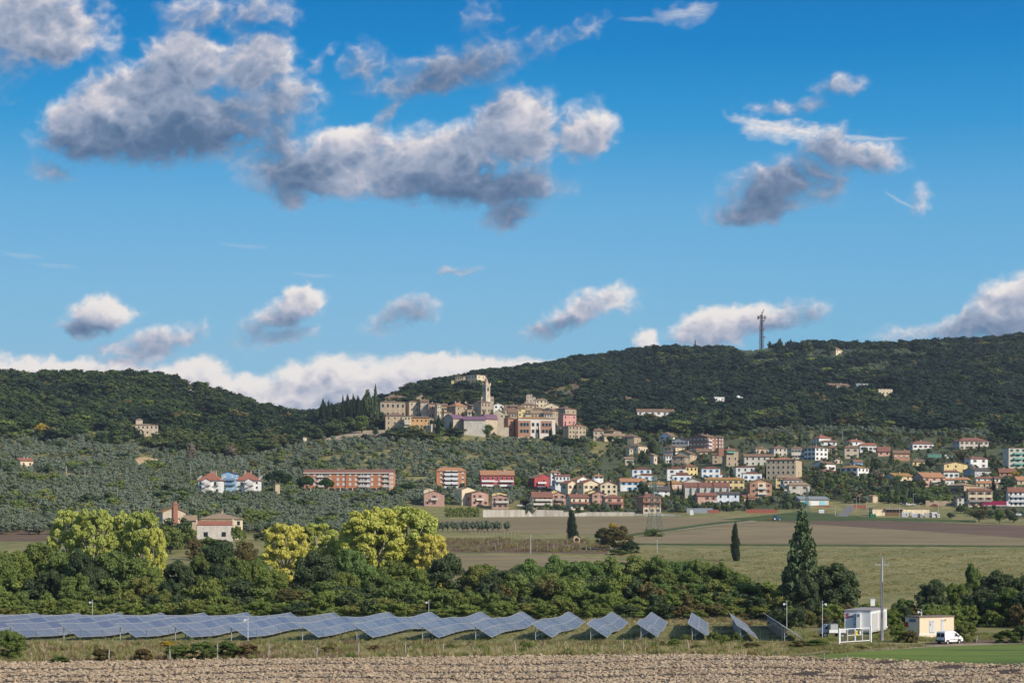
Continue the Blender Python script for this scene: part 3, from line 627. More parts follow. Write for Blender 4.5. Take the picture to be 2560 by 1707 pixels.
def building(name, label, zone, xs3, yb, ye, yr, roof='hip', wall='cream', rcol='brown', wk='plaster', win=None, winL=None, style='plain', k=.8, cat='house', chim=1, ov=.5, dep=None, Y=None, ww=1.05, wh=1.5, balc=None, found=5, loc=None, extra=None):
    """xs3 = (left edge, near corner, right edge); yb/ye/yr = base, eave, ridge"""
    xl, xc, xr = [zx(zone, v) for v in xs3]; yb, ye, yr = zy(zone, yb), zy(zone, ye), zy(zone, yr)
    if Y is None: Y = gY(xc, yb)
    s = F/Y; ur = (xr-CX)/F; ul = (xl-CX)/F; Xc = (xc-CX)/F*Y
    a = 0. if xc-xl < .7 else max(R(7), math.atan2(xc-xl, k*(xr-xc)))
    a = min(a, R(72))
    Rl = (ur*Y-Xc)/max(.2, (math.cos(a)-ur*math.sin(a)))
    if a > 0: L = (Xc-ul*Y)/max(.12, (math.sin(a)+ul*math.cos(a)))
    else: L = dep or min(12, max(7, Rl*.7))
    L = max(3, min(L, 30)); Rl = max(2.5, Rl)
    zb = H+(HY-yb)*Y/F; he = (yb-ye)/s; hr = max(.0, (ye-yr)/s)
    t = thing(name, label, cat, (Xc, Y, zb), a)
    cxw = Xc+math.cos(a)*Rl/2-math.sin(a)*L/2; cyw = Y+math.sin(a)*Rl/2+math.cos(a)*L/2
    FOOT.append((cxw, cyw, max(Rl, L)/2+2.5, Xc, Y, Rl, L, a))
    wm = wallmat(WC[wall], wk); rm = roofmat(RC[rcol])
    w = MB(); w.box(0, 0, -found, Rl, L, he)
    r = MB(); th = .22
    def slab(p, q, u, v):
        # a thick roof plane p,q,u,v (counter clockwise from above)
        P4 = [Vector(i) for i in (p, q, u, v)]; n = (P4[1]-P4[0]).cross(P4[2]-P4[0]);
        if n.length < 1e-6: n = Vector((0, 0, 1))
        n.normalize(); lo = P4; hi = [i+n*th for i in P4]
        r.face(hi); r.face(lo[::-1])
        for i in range(4): j = (i+1) % 4; r.face([lo[i], lo[j], hi[j], hi[i]])
    x0, y0, x1, y1 = -ov, -ov, Rl+ov, L+ov; zt_ = he+.02; zr = he+hr
    if roof == 'gx':
        m_ = L/2; w.face([(0, 0, he), (0, L, he), (0, m_, zr-.1)]); w.face([(Rl, 0, he), (Rl, L, he), (Rl, m_, zr-.1)])
        d = hr/max(m_, .1)*ov
        slab((x0, y0, zt_-d), (x1, y0, zt_-d), (x1, m_, zr), (x0, m_, zr)); slab((x1, y1, zt_-d), (x0, y1, zt_-d), (x0, m_, zr), (x1, m_, zr))
    elif roof == 'gy':
        m_ = Rl/2; w.face([(0, 0, he), (Rl, 0, he), (m_, 0, zr-.1)]); w.face([(0, L, he), (Rl, L, he), (m_, L, zr-.1)])
        d = hr/max(m_, .1)*ov
        slab((x0, y1, zt_-d), (x0, y0, zt_-d), (m_, y0, zr), (m_, y1, zr)); slab((x1, y0, zt_-d), (x1, y1, zt_-d), (m_, y1, zr), (m_, y0, zr))
    elif roof == 'hip':
        if Rl >= L: i = min(L/2, Rl*.46); ra, rb = (x0+i+ov, L/2, zr), (x1-i-ov, L/2, zr)
        else: i = min(Rl/2, L*.46); ra, rb = (Rl/2, y0+i+ov, zr), (Rl/2, y1-i-ov, zr)
        A, B, C, D = (x0, y0, zt_), (x1, y0, zt_), (x1, y1, zt_), (x0, y1, zt_)
        if Rl >= L: r.face([A, B, rb, ra]); r.face([C, D, ra, rb]); r.face([B, C, rb]); r.face([D, A, ra])
        else: r.face([A, B, ra]); r.face([B, C, rb, ra]); r.face([C, D, rb]); r.face([D, A, ra, rb])
        r.face([D, C, B, A]); r.box(x0, y0, he-.13, x1, y1, he+.015)
    elif roof == 'shed':
        w.face([(0, 0, he), (0, L, he), (0, L, zr)]); w.face([(Rl, 0, he), (Rl, L, he), (Rl, L, zr)]); w.face([(0, L, he), (Rl, L, he), (Rl, L, zr), (0, L, zr)])
        slab((x0, y0, zt_), (x1, y0, zt_), (x1, y1, zr+.1), (x0, y1, zr+.1))
    elif roof == 'barrel':
        n = 9; pr = [(y0+(y1-y0)*i/n, zt_+hr*math.sin(math.pi*i/n)) for i in range(n+1)]
        for i in range(n): slab((x0, pr[i][0], pr[i][1]), (x1, pr[i][0], pr[i][1]), (x1, pr[i+1][0], pr[i+1][1]), (x0, pr[i+1][0], pr[i+1][1]))
        for xx in (0, Rl): w.face([(xx, min(L, max(0, p[0])), p[1]) for p in pr])
    elif roof == 'flat':
        r.box(-.35, -.35, he, Rl+.35, L+.35, he+.35)
        if hr > .3: r.box(Rl*.22, L*.3, he+.35, Rl*.8, L*.75, he+max(.5, hr))
    elif roof == 'open':
        w.box(0, 0, he, Rl, .3, he+.7); w.box(0, L-.3, he, Rl, L, he+.7)
    elif roof == 'cren':
        n = 4
        for i in range(n):
            for yy in (0, L-.4): w.box(Rl*i/n, yy, he, Rl*(i+.55)/n, yy+.4, he+.9)
            for xx in (0, Rl-.4): w.box(xx, L*i/n, he, xx+.4, L*(i+.55)/n, he+.9)
    w.obj('wall', wm, t)
    ro = r.obj('roof', rm, t) if r.f else None
    rs = random.Random(int(Xc*17+Y))
    if ro is not None and roof in ('hip', 'gx', 'gy'):
        for c in range(chim):
            cx_, cy_ = Rl*rs.uniform(.25, .75), L*rs.uniform(.35, .65); c_ = MB()
            c_.box(cx_-.35, cy_-.3, he, cx_+.35, cy_+.3, zr+.7); c_.box(cx_-.5, cy_-.45, zr+.7, cx_+.5, cy_+.45, zr+.85)
            c_.obj('chimney', plain((.45, .33, .26), .9), ro)
    def grid(spec, W_, left):
        nr_, nc_ = spec[0], spec[1]; skip = spec[2] if len(spec) > 2 else ()
        top = spec[3] if len(spec) > 3 else 0
        hh = he-top; pit = hh/nr_; h_ = min(wh, pit*.6); w_ = min(ww, W_/nc_*.42)
        if h_ < .45 or w_ < .25: return
        me = winmesh(style, w_, h_)
        for i in range(nr_):
            for j in range(nc_):
                if (i, j) in skip: continue
                u = W_*(j+.5)/nc_; z = he-top-pit*(i+.5)+pit*.04
                o = link('window', me, t)
                if left: o.location = (-.012, L-u, z); o.rotation_euler = (0, 0, R(-90))
                else: o.location = (u, -.012, z)
    if win: grid(win, Rl, False)
    if winL and a > 0: grid(winL, L, True)
    for bc in (balc or ()):      # (u0, u1, z share, colour)
        b = MB(); z = he*bc[2]; u0, u1 = Rl*bc[0], Rl*bc[1]
        b.box(u0, -1.3, z-.15, u1, 0, z); b.box(u0, -1.3, z, u1, -1.2, z+.95); b.box(u0, -1.2, z, u0+.1, 0, z+.95); b.box(u1-.1, -1.2, z, u1, 0, z+.95)
        b.obj('balcony', plain(bc[3] if len(bc) > 3 else (.6, .57, .52), .8), t)
    if extra: extra(t, Rl, L, he, hr)
    return t
B = building
ST = 'stone'
# --- the old hilltop village -------------------------------------------------
B('stone_palace', 'huge old grey stone palace at the left end of the hilltop village, with bricked-up arches', 'A', (275, 400, 890), 985, 658, 622, 'hip', 'stone', 'tan', ST, (2, 5), (2, 1), 'arch', 1.0, 'palace', 2, ww=1.6, wh=2.6)
B('stone_tower_block', 'tall pale stone block with slit windows on the right corner of the hilltop palace', 'A', (885, 965, 1168), 975, 655, 625, 'hip', 'lstone', 'brown', ST, (3, 2), None, 'plain', 1.0, 'palace', 0)
B('stone_house', 'pale stone house with white shutters and a dark ivy strip beside the palace tower', 'A', (1180, 1183, 1337), 990, 664, 606, 'gx', 'lstone', 'brown', ST, (3, 2), None, 'shut', dep=9)
B('upper_palace_wing', 'long upper storey with a broad tiled roof rising behind the hilltop palace', 'A', (402, 500, 1005), 700, 578, 518, 'hip', 'beige', 'brown', 'plaster', (1, 5), None, 'hole', .5, 'palace', 3)
B('upper_house', 'cream upper house under a low pyramid roof behind the palace tower', 'A', (1035, 1105, 1385), 680, 570, 520, 'hip', 'beige', 'tan', 'plaster', (1, 3), None, 'hole', .8)
B('convent_house', 'three storey cream stone house with paired windows in front of the palace', 'A', (470, 500, 868), 1225, 932, 872, 'hip', 'beige', 'brown', ST, (3, 3), None, 'plain', .6)
B('balcony_house', 'narrow cream house with a white balcony between the cream stone house and the orange one', 'A', (866, 869, 990), 1225, 942, 925, 'shed', 'cream', 'brown', 'plaster', (3, 2), None, 'plain', .6, dep=7, balc=[(.1, .95, .45, (.7, .68, .62))])
B('orange_house', 'orange plastered house with four dark top windows above the stone bastion', 'A', (990, 996, 1335), 1195, 978, 945, 'shed', 'ochre', 'brown', 'plaster', (2, 4), None, 'hole', .6, dep=8)
B('brick_tower_house', 'narrow brick and stone house with tall blind arches over the village gate', 'A', (1290, 1345, 1500), 1010, 702, 672, 'hip', 'pinkbr', 'brown', 'brick', (2, 3), (2, 1), 'arch', 1.0, ww=1.0, wh=2.6)
def gate_arch(t, Rl, L, he, hr):
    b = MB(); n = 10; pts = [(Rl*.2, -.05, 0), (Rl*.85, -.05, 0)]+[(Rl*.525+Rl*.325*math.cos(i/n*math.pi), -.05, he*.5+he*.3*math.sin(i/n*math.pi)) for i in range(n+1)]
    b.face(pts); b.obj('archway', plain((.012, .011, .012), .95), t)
B('village_gate', 'dark arched stone gateway into the hilltop village', 'A', (1335, 1342, 1450), 1110, 985, 960, 'gy', 'stone', 'brown', ST, None, None, cat='gate', chim=0, dep=6, extra=gate_arch)
B('cream_house', 'tall narrow grey cream house right of the brick tower house', 'A', (1470, 1512, 1592), 1030, 716, 690, 'shed', 'lstone', 'tan', 'plaster', (3, 2), None, 'plain', 1)
B('saffron_house', 'small bright saffron yellow house with one dark double window below a brown roof', 'A', (1590, 1594, 1705), 870, 742, 692, 'gx', 'yellow', 'brown', 'plaster', (1, 2), None, 'darkS', dep=8)
B('terrace_house', 'low cream house tucked below the saffron house', 'A', (1585, 1650, 1810), 1010, 880, 845, 'hip', 'pale', 'brown', 'plaster', (1, 3), None, 'hole')
B('stone_corner_house', 'two storey stone house with four dark windows and a shaded left side', 'A', (1700, 1872, 2102), 945, 742, 655, 'hip', 'stone', 'orange', ST, (2, 2), (2, 2), 'plain', 1.0, chim=2)
B('bell_gable', 'small pointed stone bell gable with an open arch above the corner house', 'A', (2035, 2042, 2115), 800, 690, 632, 'gy', 'lstone', 'brown', ST, (1, 1), None, 'arch', cat='bell gable', chim=0, dep=3, wh=2.5)
B('low_stone_house', 'low stone house under a wide tan roof left of the church', 'A', (2100, 2106, 2352), 950, 860, 812, 'gx', 'pale', 'tan', ST, (1, 3), None, 'hole', dep=9)
B('grey_stone_house', 'plain grey stone house wall half hidden left of the church', 'A', (2100, 2120, 2230), 860, 745, 712, 'shed', 'dstone', 'brown', ST, None, None)
B('bastion', 'tall narrow stone bastion supporting the village gate', 'A', (1285, 1392, 1478), 1370, 1115, 1115, 'open', 'lstone', 'brown', ST, None, None, k=1, cat='bastion')
def ivy(t, Rl, L, he, hr): pass
B('warehouse', 'stone warehouse end block with an arched violet metal roof and shaded arched gable', 'A', (1640, 1826, 2032), 1262, 992, 900, 'barrel', 'lstone', 'violet', ST, (1, 1, (), 8), None, 'slit', 1.0, 'warehouse', ww=3, wh=.4)
B('warehouse_hall', 'long middle hall with violet roof and blank pale wall between two stone end blocks', 'A', (2032, 2036, 2455), 1300, 1022, 935, 'barrel', 'pale', 'violet', 'plaster', (1, 5, (), 6), None, 'slit', cat='warehouse', dep=14, ww=2.2, wh=.25)
B('warehouse_block', 'right stone end block of the violet roofed warehouse', 'B', (166, 268, 496), 1312, 1000, 898, 'barrel', 'lstone', 'violet', ST, (1, 1, (), 8), None, 'slit', .5, 'warehouse', ww=3, wh=.4)
for nm, lb, x3, a_, b_, c_, w_ in (('hill_villa', 'right wing of the modern cream flat roofed villa on the crest, with dark windows', ('A', (2070, 2290, 2460)), 300, 132, 128, 'cream'), ('hill_villa', 'lower left wing of the cream villa on the crest', ('A', (1868, 2030, 2066)), 300, 168, 165, 'beige')):
    B(nm, lb, x3[0], x3[1], a_, b_, c_, 'flat', w_, 'tan', 'plaster', (2, 2), (2, 4), 'plain', 1, 'villa', Y=1880, found=14)
B('yellow_annexe', 'tiny yellow annexe at the far left foot of the crest villa', 'A', (1788, 1792, 1830), 340, 240, 235, 'flat', 'yellow', 'tan', cat='annexe', Y=1876, dep=4, found=8)
B('white_terrace_hall', 'long low white terrace building among the trees below the crest villa', 'A', (1940, 1945, 2165), 520, 450, 442, 'flat', 'white', 'white', cat='pavilion', Y=1800, dep=6, found=3)
# campanile
def spire(t, Rl, L, he, hr):
    b = MB(); b.box(-.5, -.5, he, Rl+.5, L+.5, he+.9); b.box(-.3, -.3, he-.9, Rl+.3, L+.3, he-.5); b.obj('cornice', wallmat(WC['lstone']), t)
    n = 8; b = MB(); c = Vector((Rl/2, L/2, 0)); top = (c.x, c.y, he+7.0); r_ = min(Rl, L)*.5
    ring = [(c.x+r_*math.cos((i+.5)/n*6.283), c.y+r_*math.sin((i+.5)/n*6.283), he+.9) for i in range(n)]
    for i in range(n): b.face([ring[i], ring[(i+1) % n], top])
    sp = b.obj('spire', plain((.50, .30, .22), .9, var=.2), t)
    b = MB(); b.box(c.x-.08, c.y-.08, he+6.9, c.x+.08, c.y+.08, he+8.9); b.box(c.x-.7, c.y-.07, he+8.1, c.x+.5, c.y+.07, he+8.25); b.obj('cross', plain((.1, .1, .1), .6), sp)
    for xx in (0, Rl):
        for yy in (0, L):
            b = MB(); b.box(xx-.35, yy-.35, he+.9, xx+.35, yy+.35, he+2.2); b.obj('pinnacle', wallmat(WC['lstone']), t)
    lv = winmesh('arch', Rl*.42, 2.7)
    o = link('bell_opening', lv, t, (Rl/2, -.015, he-3)); o = link('bell_opening', lv, t, (-.015, L/2, he-3)); o.rotation_euler = (0, 0, R(-90))
    b = MB(); b.box(Rl*.45, -.04, he*.25, Rl*.55, .02, he*.45); b.obj('slit', glassmat(), t)
B('bell_tower', 'tall slender white stone bell tower with a pointed terracotta spire and cross', 'B', (212, 274, 355), 665, 338, 338, 'none', 'lstone', 'brown', 'plaster', None, None, k=1, cat='bell tower', Y=1585, extra=spire, found=6)
B('church', 'old stone church body at the foot of the bell tower', 'B', (30, 178, 362), 885, 668, 640, 'gx', 'stone', 'brown', ST, (2, 3), None, 'arch', 1, 'church', 0, Y=1566, wh=2.2)
B('church_apse_house', 'pinkish stone building peeking out on both sides behind the bell tower', 'B', (175, 182, 425), 690, 560, 535, 'flat', 'lstone', 'tan', ST, (1, 4), None, 'arch', Y=1606, dep=8)
B('white_gable_house', 'small white gabled house with a dark opening right of the bell tower', 'B', (405, 422, 622), 808, 722, 688, 'gy', 'white', 'tan', 'plaster', (1, 2), None, 'hole', chim=1, ww=2, Y=1590)
B('brown_roof_house', 'house mostly hidden under a long brown tiled roof right of the white gabled house', 'B', (620, 640, 900), 830, 755, 715, 'gx', 'dstone', 'brown', ST, (1, 3), None, 'hole', Y=1592)
B('crenellated_tower', 'square white stone tower with battlements at the top of the village', 'B', (1060, 1064, 1182), 680, 535, 535, 'cren', 'lstone', 'tan', 'plaster', (2, 2), None, 'slit', cat='tower', Y=1640, dep=8, ww=.5)
B('crenellated_annexe', 'lower white battlemented annexe against the right side of the square tower', 'B', (1182, 1186, 1242), 690, 585, 585, 'cren', 'lstone', 'tan', 'plaster', (1, 1), None, 'slit', cat='tower', Y=1640, dep=7, ww=.5)
B('long_cream_house', 'long cream house with arched door sloping down from the square tower', 'B', (1236, 1250, 1475), 775, 625, 596, 'hip', 'cream', 'tan', 'plaster', (2, 3), None, 'hole', Y=1630)
B('tiled_house', 'wide house with stepped brown roofs just below the square tower', 'B', (885, 960, 1275), 800, 720, 668, 'hip', 'beige', 'brown', 'plaster', (1, 4), None, 'hole', Y=1610, chim=3)
B('cream_gable_house', 'broad cream gabled house at the right end of the village top', 'B', (1408, 1416, 1704), 800, 740, 685, 'gy', 'cream', 'tan', 'plaster', (1, 1), None, 'hole', Y=1600, ww=.8)
B('large_corner_house', 'large stone house with grey windows closing the right end of the village', 'B', (1600, 1826, 2045), 920, 790, 748, 'hip', 'stone', 'brown', ST, (1, 2), (1, 2), 'plain', Y=1560, chim=2)
B('pink_house', 'bright pink plastered house at the right end of the hilltop village', 'B', (1690, 1790, 2040), 1115, 912, 885, 'shed', 'rose', 'brown', 'plaster', (2, 3, ((0, 1),)), None, 'plain', Y=1520)
B('tall_stone_house', 'tall four storey tan stone house with cypresses in front, below the pink house', 'B', (1780, 1892, 2230), 1460, 1132, 1095, 'hip', 'beige', 'orange', ST, (4, 5), (3, 1), 'plain', .7)
B('stone_gable_house', 'stone house with a wide gable and two windows left of the school', 'B', (405, 418, 642), 1120, 885, 815, 'gy', 'lstone', 'brown', ST, (2, 2, ((1, 0), (1, 1))), None, 'hole', Y=1510)
B('narrow_roof_house', 'narrow dark roofed stone house behind the two small cypresses', 'B', (590, 622, 706), 1000, 800, 772, 'gx', 'stone', 'brown', ST, (2, 2), None, 'plain', Y=1540)
B('row_house', 'low stone row house with three dark windows left of the yellow house', 'B', (700, 708, 886), 975, 862, 790, 'gx', 'stone', 'brown', ST, (1, 3, (), 1), None, 'plain', Y=1530)
B('yellow_house', 'lemon yellow narrow house in the middle of the village above the school', 'B', (882, 908, 1042), 960, 786, 752, 'gx', 'yellow', 'brown', 'plaster', (2, 2, ((0, 1),)), None, 'plain', Y=1545)
B('grey_row_house', 'greyish stone house right of the lemon yellow house', 'B', (1030, 1044, 1180), 940, 830, 780, 'gx', 'stone', 'tan', ST, (1, 3), None, 'hole', Y=1548)
B('mid_row_house', 'stone row house with a brown roof below the long cream house', 'B', (1165, 1180, 1410), 900, 805, 765, 'hip', 'beige', 'brown', ST, (1, 4), None, 'hole', Y=1572)
B('gabled_row_house', 'stone house with a broad shaded gable and pale right side', 'B', (1370, 1578, 1692), 980, 832, 778, 'gx', 'stone', 'brown', ST, (1, 2), None, 'plain', Y=1538)
B('low_row_house', 'low stone house with small arched windows above the school roof', 'B', (1145, 1160, 1412), 990, 882, 838, 'gx', 'beige', 'tan', ST, (1, 4), None, 'arch', Y=1512)
B('whitewashed_row_house', 'whitewashed small house above the right end of the school roof', 'B', (1405, 1412, 1572), 990, 888, 840, 'gx', 'pale', 'brown', 'plaster', (1, 3), None, 'plain', Y=1510)
B('garden_shed', 'tiny cream lean-to between the yellow house and the school roof', 'B', (1040, 1045, 1160), 960, 905, 890, 'shed', 'cream', 'brown', cat='shed', Y=1506, dep=4)
B('chapel', 'small cream chapel tower squeezed behind the row houses', 'B', (985, 990, 1030), 960, 880, 875, 'shed', 'cream', 'brown', cat='chapel', Y=1507, dep=4)
# school
def school(t, Rl, L, he, hr):
    w = wallmat(WC['lstone']); b = MB()
    b.box(-.1, -.14, he-1.6, Rl+.1, 0, he, 0); b.box(Rl*.33, -.12, -2, Rl*.60, 0, he-1.6, 0); b.box(Rl*.91, -.12, -2, Rl, 0, he-1.6, 0); b.box(0, -.1, -5, Rl*.33, 0, he*.06, 0); b.box(Rl*.6, -.1, -5, Rl*.91, 0, he*.26, 0)
    b.obj('plaster_panel', plain((.70, .64, .56), .8), t)
    me = winmesh('plain', 1.9, 2.5)
    for z in (he-4.4, he-9.3):
        for u in (.085, .17, .25, .40, .525, .675, .765, .85): link('window', me, t, (Rl*u, -.15, z))
B('school', 'long brick and white school building with an orange brown roof below the village', 'B', (822, 906, 1632), 1375, 985, 938, 'hip', 'terra', 'ochre', 'brick', None, None, k=.5, cat='school', extra=school, chim=0, Y=1478)
B('school_wing', 'short brick wing projecting at the left end of the school', 'B', (625, 706, 828), 1290, 985, 955, 'hip', 'terra', 'brown', 'brick', (2, 1), (2, 1), 'plain', k=1, cat='school', chim=0, Y=1484, ww=1.6)
B('terrace_wall', 'pale terrace retaining wall left of the school', 'B', (496, 500, 722), 1330, 1178, 1178, 'open', 'lstone', 'tan', cat='wall', dep=6, Y=1476)
# right shoulder of the hill
B('stone_cottage', 'small stone cottage at the left end of the houses right of the hilltop village', 'N', (1405, 1410, 1522), 1225, 1120, 1092, 'hip', 'lstone', 'brown', ST, (2, 2), None, 'plain')
B('stone_cottage', 'stone cottage with pale right wall in the row right of the hilltop village', 'N', (1508, 1630, 1716), 1185, 1118, 1098, 'hip', 'stone', 'brown', ST, (1, 2), None, 'plain')
B('long_cottage', 'long low cottage under a tan roof with a yellowish wall below the stone cottages', 'N', (1505, 1530, 1760), 1235, 1175, 1145, 'gx', 'cream', 'tan', 'plaster', (1, 3), None, 'hole')
B('stone_villa', 'squarish tan stone house with a hipped roof right of the hilltop village', 'N', (1715, 1852, 1928), 1265, 1182, 1148, 'hip', 'stone', 'brown', ST, (1, 1), None, 'plain')
B('cream_farmhouse', 'cream house with a wide eave left of the tall dark cedar', 'G', (60, 236, 386), 478, 356, 318, 'hip', 'cream', 'brown', 'plaster', (1, 4), (1, 2), 'plain')
B('stone_barn', 'small pale stone building with a rough terrace at the left edge of the lower village', 'G', (0, 20, 162), 675, 565, 535, 'shed', 'lstone', 'tan', ST, (1, 2), None, 'hole')
B('stone_tower_house', 'narrow pale stone house behind the rough terrace', 'G', (40, 88, 150), 560, 400, 380, 'shed', 'lstone', 'brown', ST, (2, 1), None, 'plain')
B('terrace_apartment', 'long three storey flats with white panels alone in the wood right of the hilltop village', 'N', (1868, 1886, 2290), 1000, 905, 878, 'gx', 'white', 'brown', 'plaster', (2, 6), None, 'brownS', found=8)
B('hidden_cottage', 'cottage with only its brown roof showing above the wood', 'N', (1700, 1704, 1836), 810, 775, 748, 'hip', 'tan', 'brown', 'plaster', (1, 3), None, 'hole')
B('white_villa', 'small white villa with a brown pyramid roof alone in the dark wood', 'J', (300, 340, 445), 1150, 1092, 1068, 'hip', 'white', 'brown', 'plaster', (1, 3), None, 'brownS', found=8)
B('white_cube_house', 'white flat roofed cube house alone in the dark wood', 'J', (628, 670, 792), 1280, 1162, 1156, 'flat', 'white', 'white', 'plaster', (2, 2, ((1, 0),)), None, 'plain', found=8)
B('wooded_villa', 'cream two storey villa with white shutters high in the wood on the right', 'K', (245, 312, 524), 1030, 936, 910, 'gx', 'cream', 'brown', 'plaster', (2, 3), (1, 1), 'roll', found=8)
B('grey_roof_barn', 'long grey roofed shed beside the cream villa in the wood', 'K', (575, 600, 760), 975, 948, 915, 'gx', 'grey', 'grey', 'plaster', None, None, cat='barn', chim=0)
B('castle_ruin', 'small pale castle-like house with battlements and arched openings in the wood', 'K', (818, 825, 972), 1055, 985, 985, 'cren', 'cream', 'tan', 'plaster', (1, 4), None, 'arch', cat='castle', dep=7)
B('ridge_villa', 'cream villa between dark round trees on the skyline ridge', 'K', (308, 378, 446), 645, 560, 530, 'hip', 'cream', 'brown', 'plaster', (2, 2), (1, 1), 'hole', Y=2120, found=8)
# left hill
def cupola(t, Rl, L, he, hr):
    b = MB(); cx_, cy_ = Rl*.28, L*.5; b.box(cx_-2.5, cy_-2.5, he, cx_+2.5, cy_+2.5, he+4.3); o = b.obj('lantern_tower', wallmat(WC['lstone'], ST), t)
    b = MB(); z = he+4.3
    for p, q_ in (((-2.9, -2.9), (2.9, -2.9)), ((2.9, -2.9), (2.9, 2.9)), ((2.9, 2.9), (-2.9, 2.9)), ((-2.9, 2.9), (-2.9, -2.9))): b.face([(cx_+p[0], cy_+p[1], z), (cx_+q_[0], cy_+q_[1], z), (cx_, cy_, z+1.2)])
    b.obj('tower_roof', roofmat(RC['tan']), o)
B('old_stone_villa', 'big abandoned stone house with a square roof lantern, alone on the left hill', 'L', (1505, 1556, 1860), 880, 760, 736, 'hip', 'lstone', 'tan', ST, (2, 6, ((1, 0), (1, 4))), None, 'hole', .8, extra=cupola, chim=0, found=8)
B('small_farmhouse', 'small cream farmhouse with a bright red roof at the far left edge', 'L', (165, 240, 392), 1262, 1182, 1146, 'gx', 'cream', 'red', 'plaster', (1, 2), (1, 1), 'plain', chim=2)
B('utility_tower', 'narrow pale concrete transformer tower above the olive grove', 'M', (1466, 1504, 1542), 900, 812, 806, 'flat', 'lstone', 'tan', 'plaster', (1, 1, (), 3), None, 'hole', 1, cat='tower', ww=.5, wh=.5)
B('utility_tower', 'narrow tan transformer tower right of the second red roofed white block', 'C', (1350, 1378, 1446), 742, 542, 538, 'flat', 'beige', 'tan', 'plaster', None, None, k=1, cat='tower')
# --- apartment blocks left --------------------------------------------------
def bay_block(mir):
    def f(t, Rl, L, he, hr):
        # projecting gabled stair bay, outside stair, balcony and stepped party-wall caps on the roof
        g = lambda u: Rl*(1-u) if mir else Rl*u
        u0, u1 = sorted((g(.18), g(.60))); b = MB(); b.prism([(u0, -3), (u1, -3), (u1, he*.92), ((u0+u1)/2, he*1.10), (u0, he*.92)], -2.4, 0)
        o = b.obj('stair_bay', plain(WC['white'], .8), t)
        b = MB(); m_ = (u0+u1)/2
        for p, q_ in (((u0-.4, he*.90), (m_, he*1.12)), ((m_, he*1.12), (u1+.4, he*.90))): b.face([(p[0], -2.8, p[1]), (q_[0], -2.8, q_[1]), (q_[0], .5, q_[1]), (p[0], .5, p[1])])
        b.obj('bay_roof', roofmat(RC['red']), o)
        b = MB(); zz = he*.12
        for i in range(4):
            a_, c_ = (u0+1, u1-1) if i % 2 == 0 else (u1-1, u0+1); b.bar((a_, -3.0, zz), (c_, -3.0, zz+he*.17), .16); b.bar((a_, -3.0, zz+1), (c_, -3.0, zz+he*.17+1), .06); zz += he*.17
            b.box(c_-.6, -3.5, zz-.1, c_+.6, -2.4, zz+.05)
        b.obj('outside_stair', plain((.16, .10, .08), .7), t)
        for zz in (he*.62, he*.12):
            b = MB(); a_, c_ = sorted((g(.68), g(.92))); b.box(a_, -1.2, zz, c_, 0, zz+.12)
            for i in range(8): x = a_+(c_-a_)*i/7; b.bar((x, -1.15, zz), (x, -1.15, zz+1), .04)
            b.bar((a_, -1.15, zz+1), (c_, -1.15, zz+1), .06); b.obj('balcony', plain((.13, .11, .10), .6), t)
        me = winmesh('plain', 1.3, 2.0); s_ = winmesh('plain', 1, 1.3)
        for u, z, m2 in ((.76, he*.76, me), (.84, he*.26, me), (.08, he*.82, s_), (.08, he*.5, s_), (.08, he*.15, me), (.40, he*.72, None)):
            if m2: link('window', m2, t, (g(u), -.02, z))
        for i in range(5):      # stepped eave caps both sides
            for xx in (-.9, Rl-.3):
                b = MB(); yy = L*i/5; zz = he+hr*.05; b.box(xx, yy, zz+i*.55, xx+1.2, yy+1.4, zz+i*.55+.35); b.obj('gutter_cap', plain((.62, .6, .55), .8), t)
    return f
B('white_block', 'left white apartment block with a stepped red roof, gabled bay and outside stair', 'C', (214, 218, 552), 700, 482, 352, 'hip', 'white', 'red', 'plaster', None, None, cat='apartment block', dep=13, extra=bay_block(False), chim=3, ov=.6)
B('white_block', 'right white apartment block with a stepped red roof, beside the light blue one', 'C', (786, 790, 1124), 705, 482, 352, 'hip', 'white', 'red', 'plaster', None, None, cat='apartment block', dep=13, extra=bay_block(True), chim=3, ov=.6)
B('blue_block', 'light blue gabled apartment block between the two white ones', 'C', (560, 564, 788), 640, 385, 350, 'gy', 'lblue', 'brown', 'plaster', (3, 2), None, 'shut', cat='apartment block', dep=10, chim=1, balc=[(.08, .92, .62, (.2, .3, .42)), (.08, .92, .34, (.2, .3, .42))])
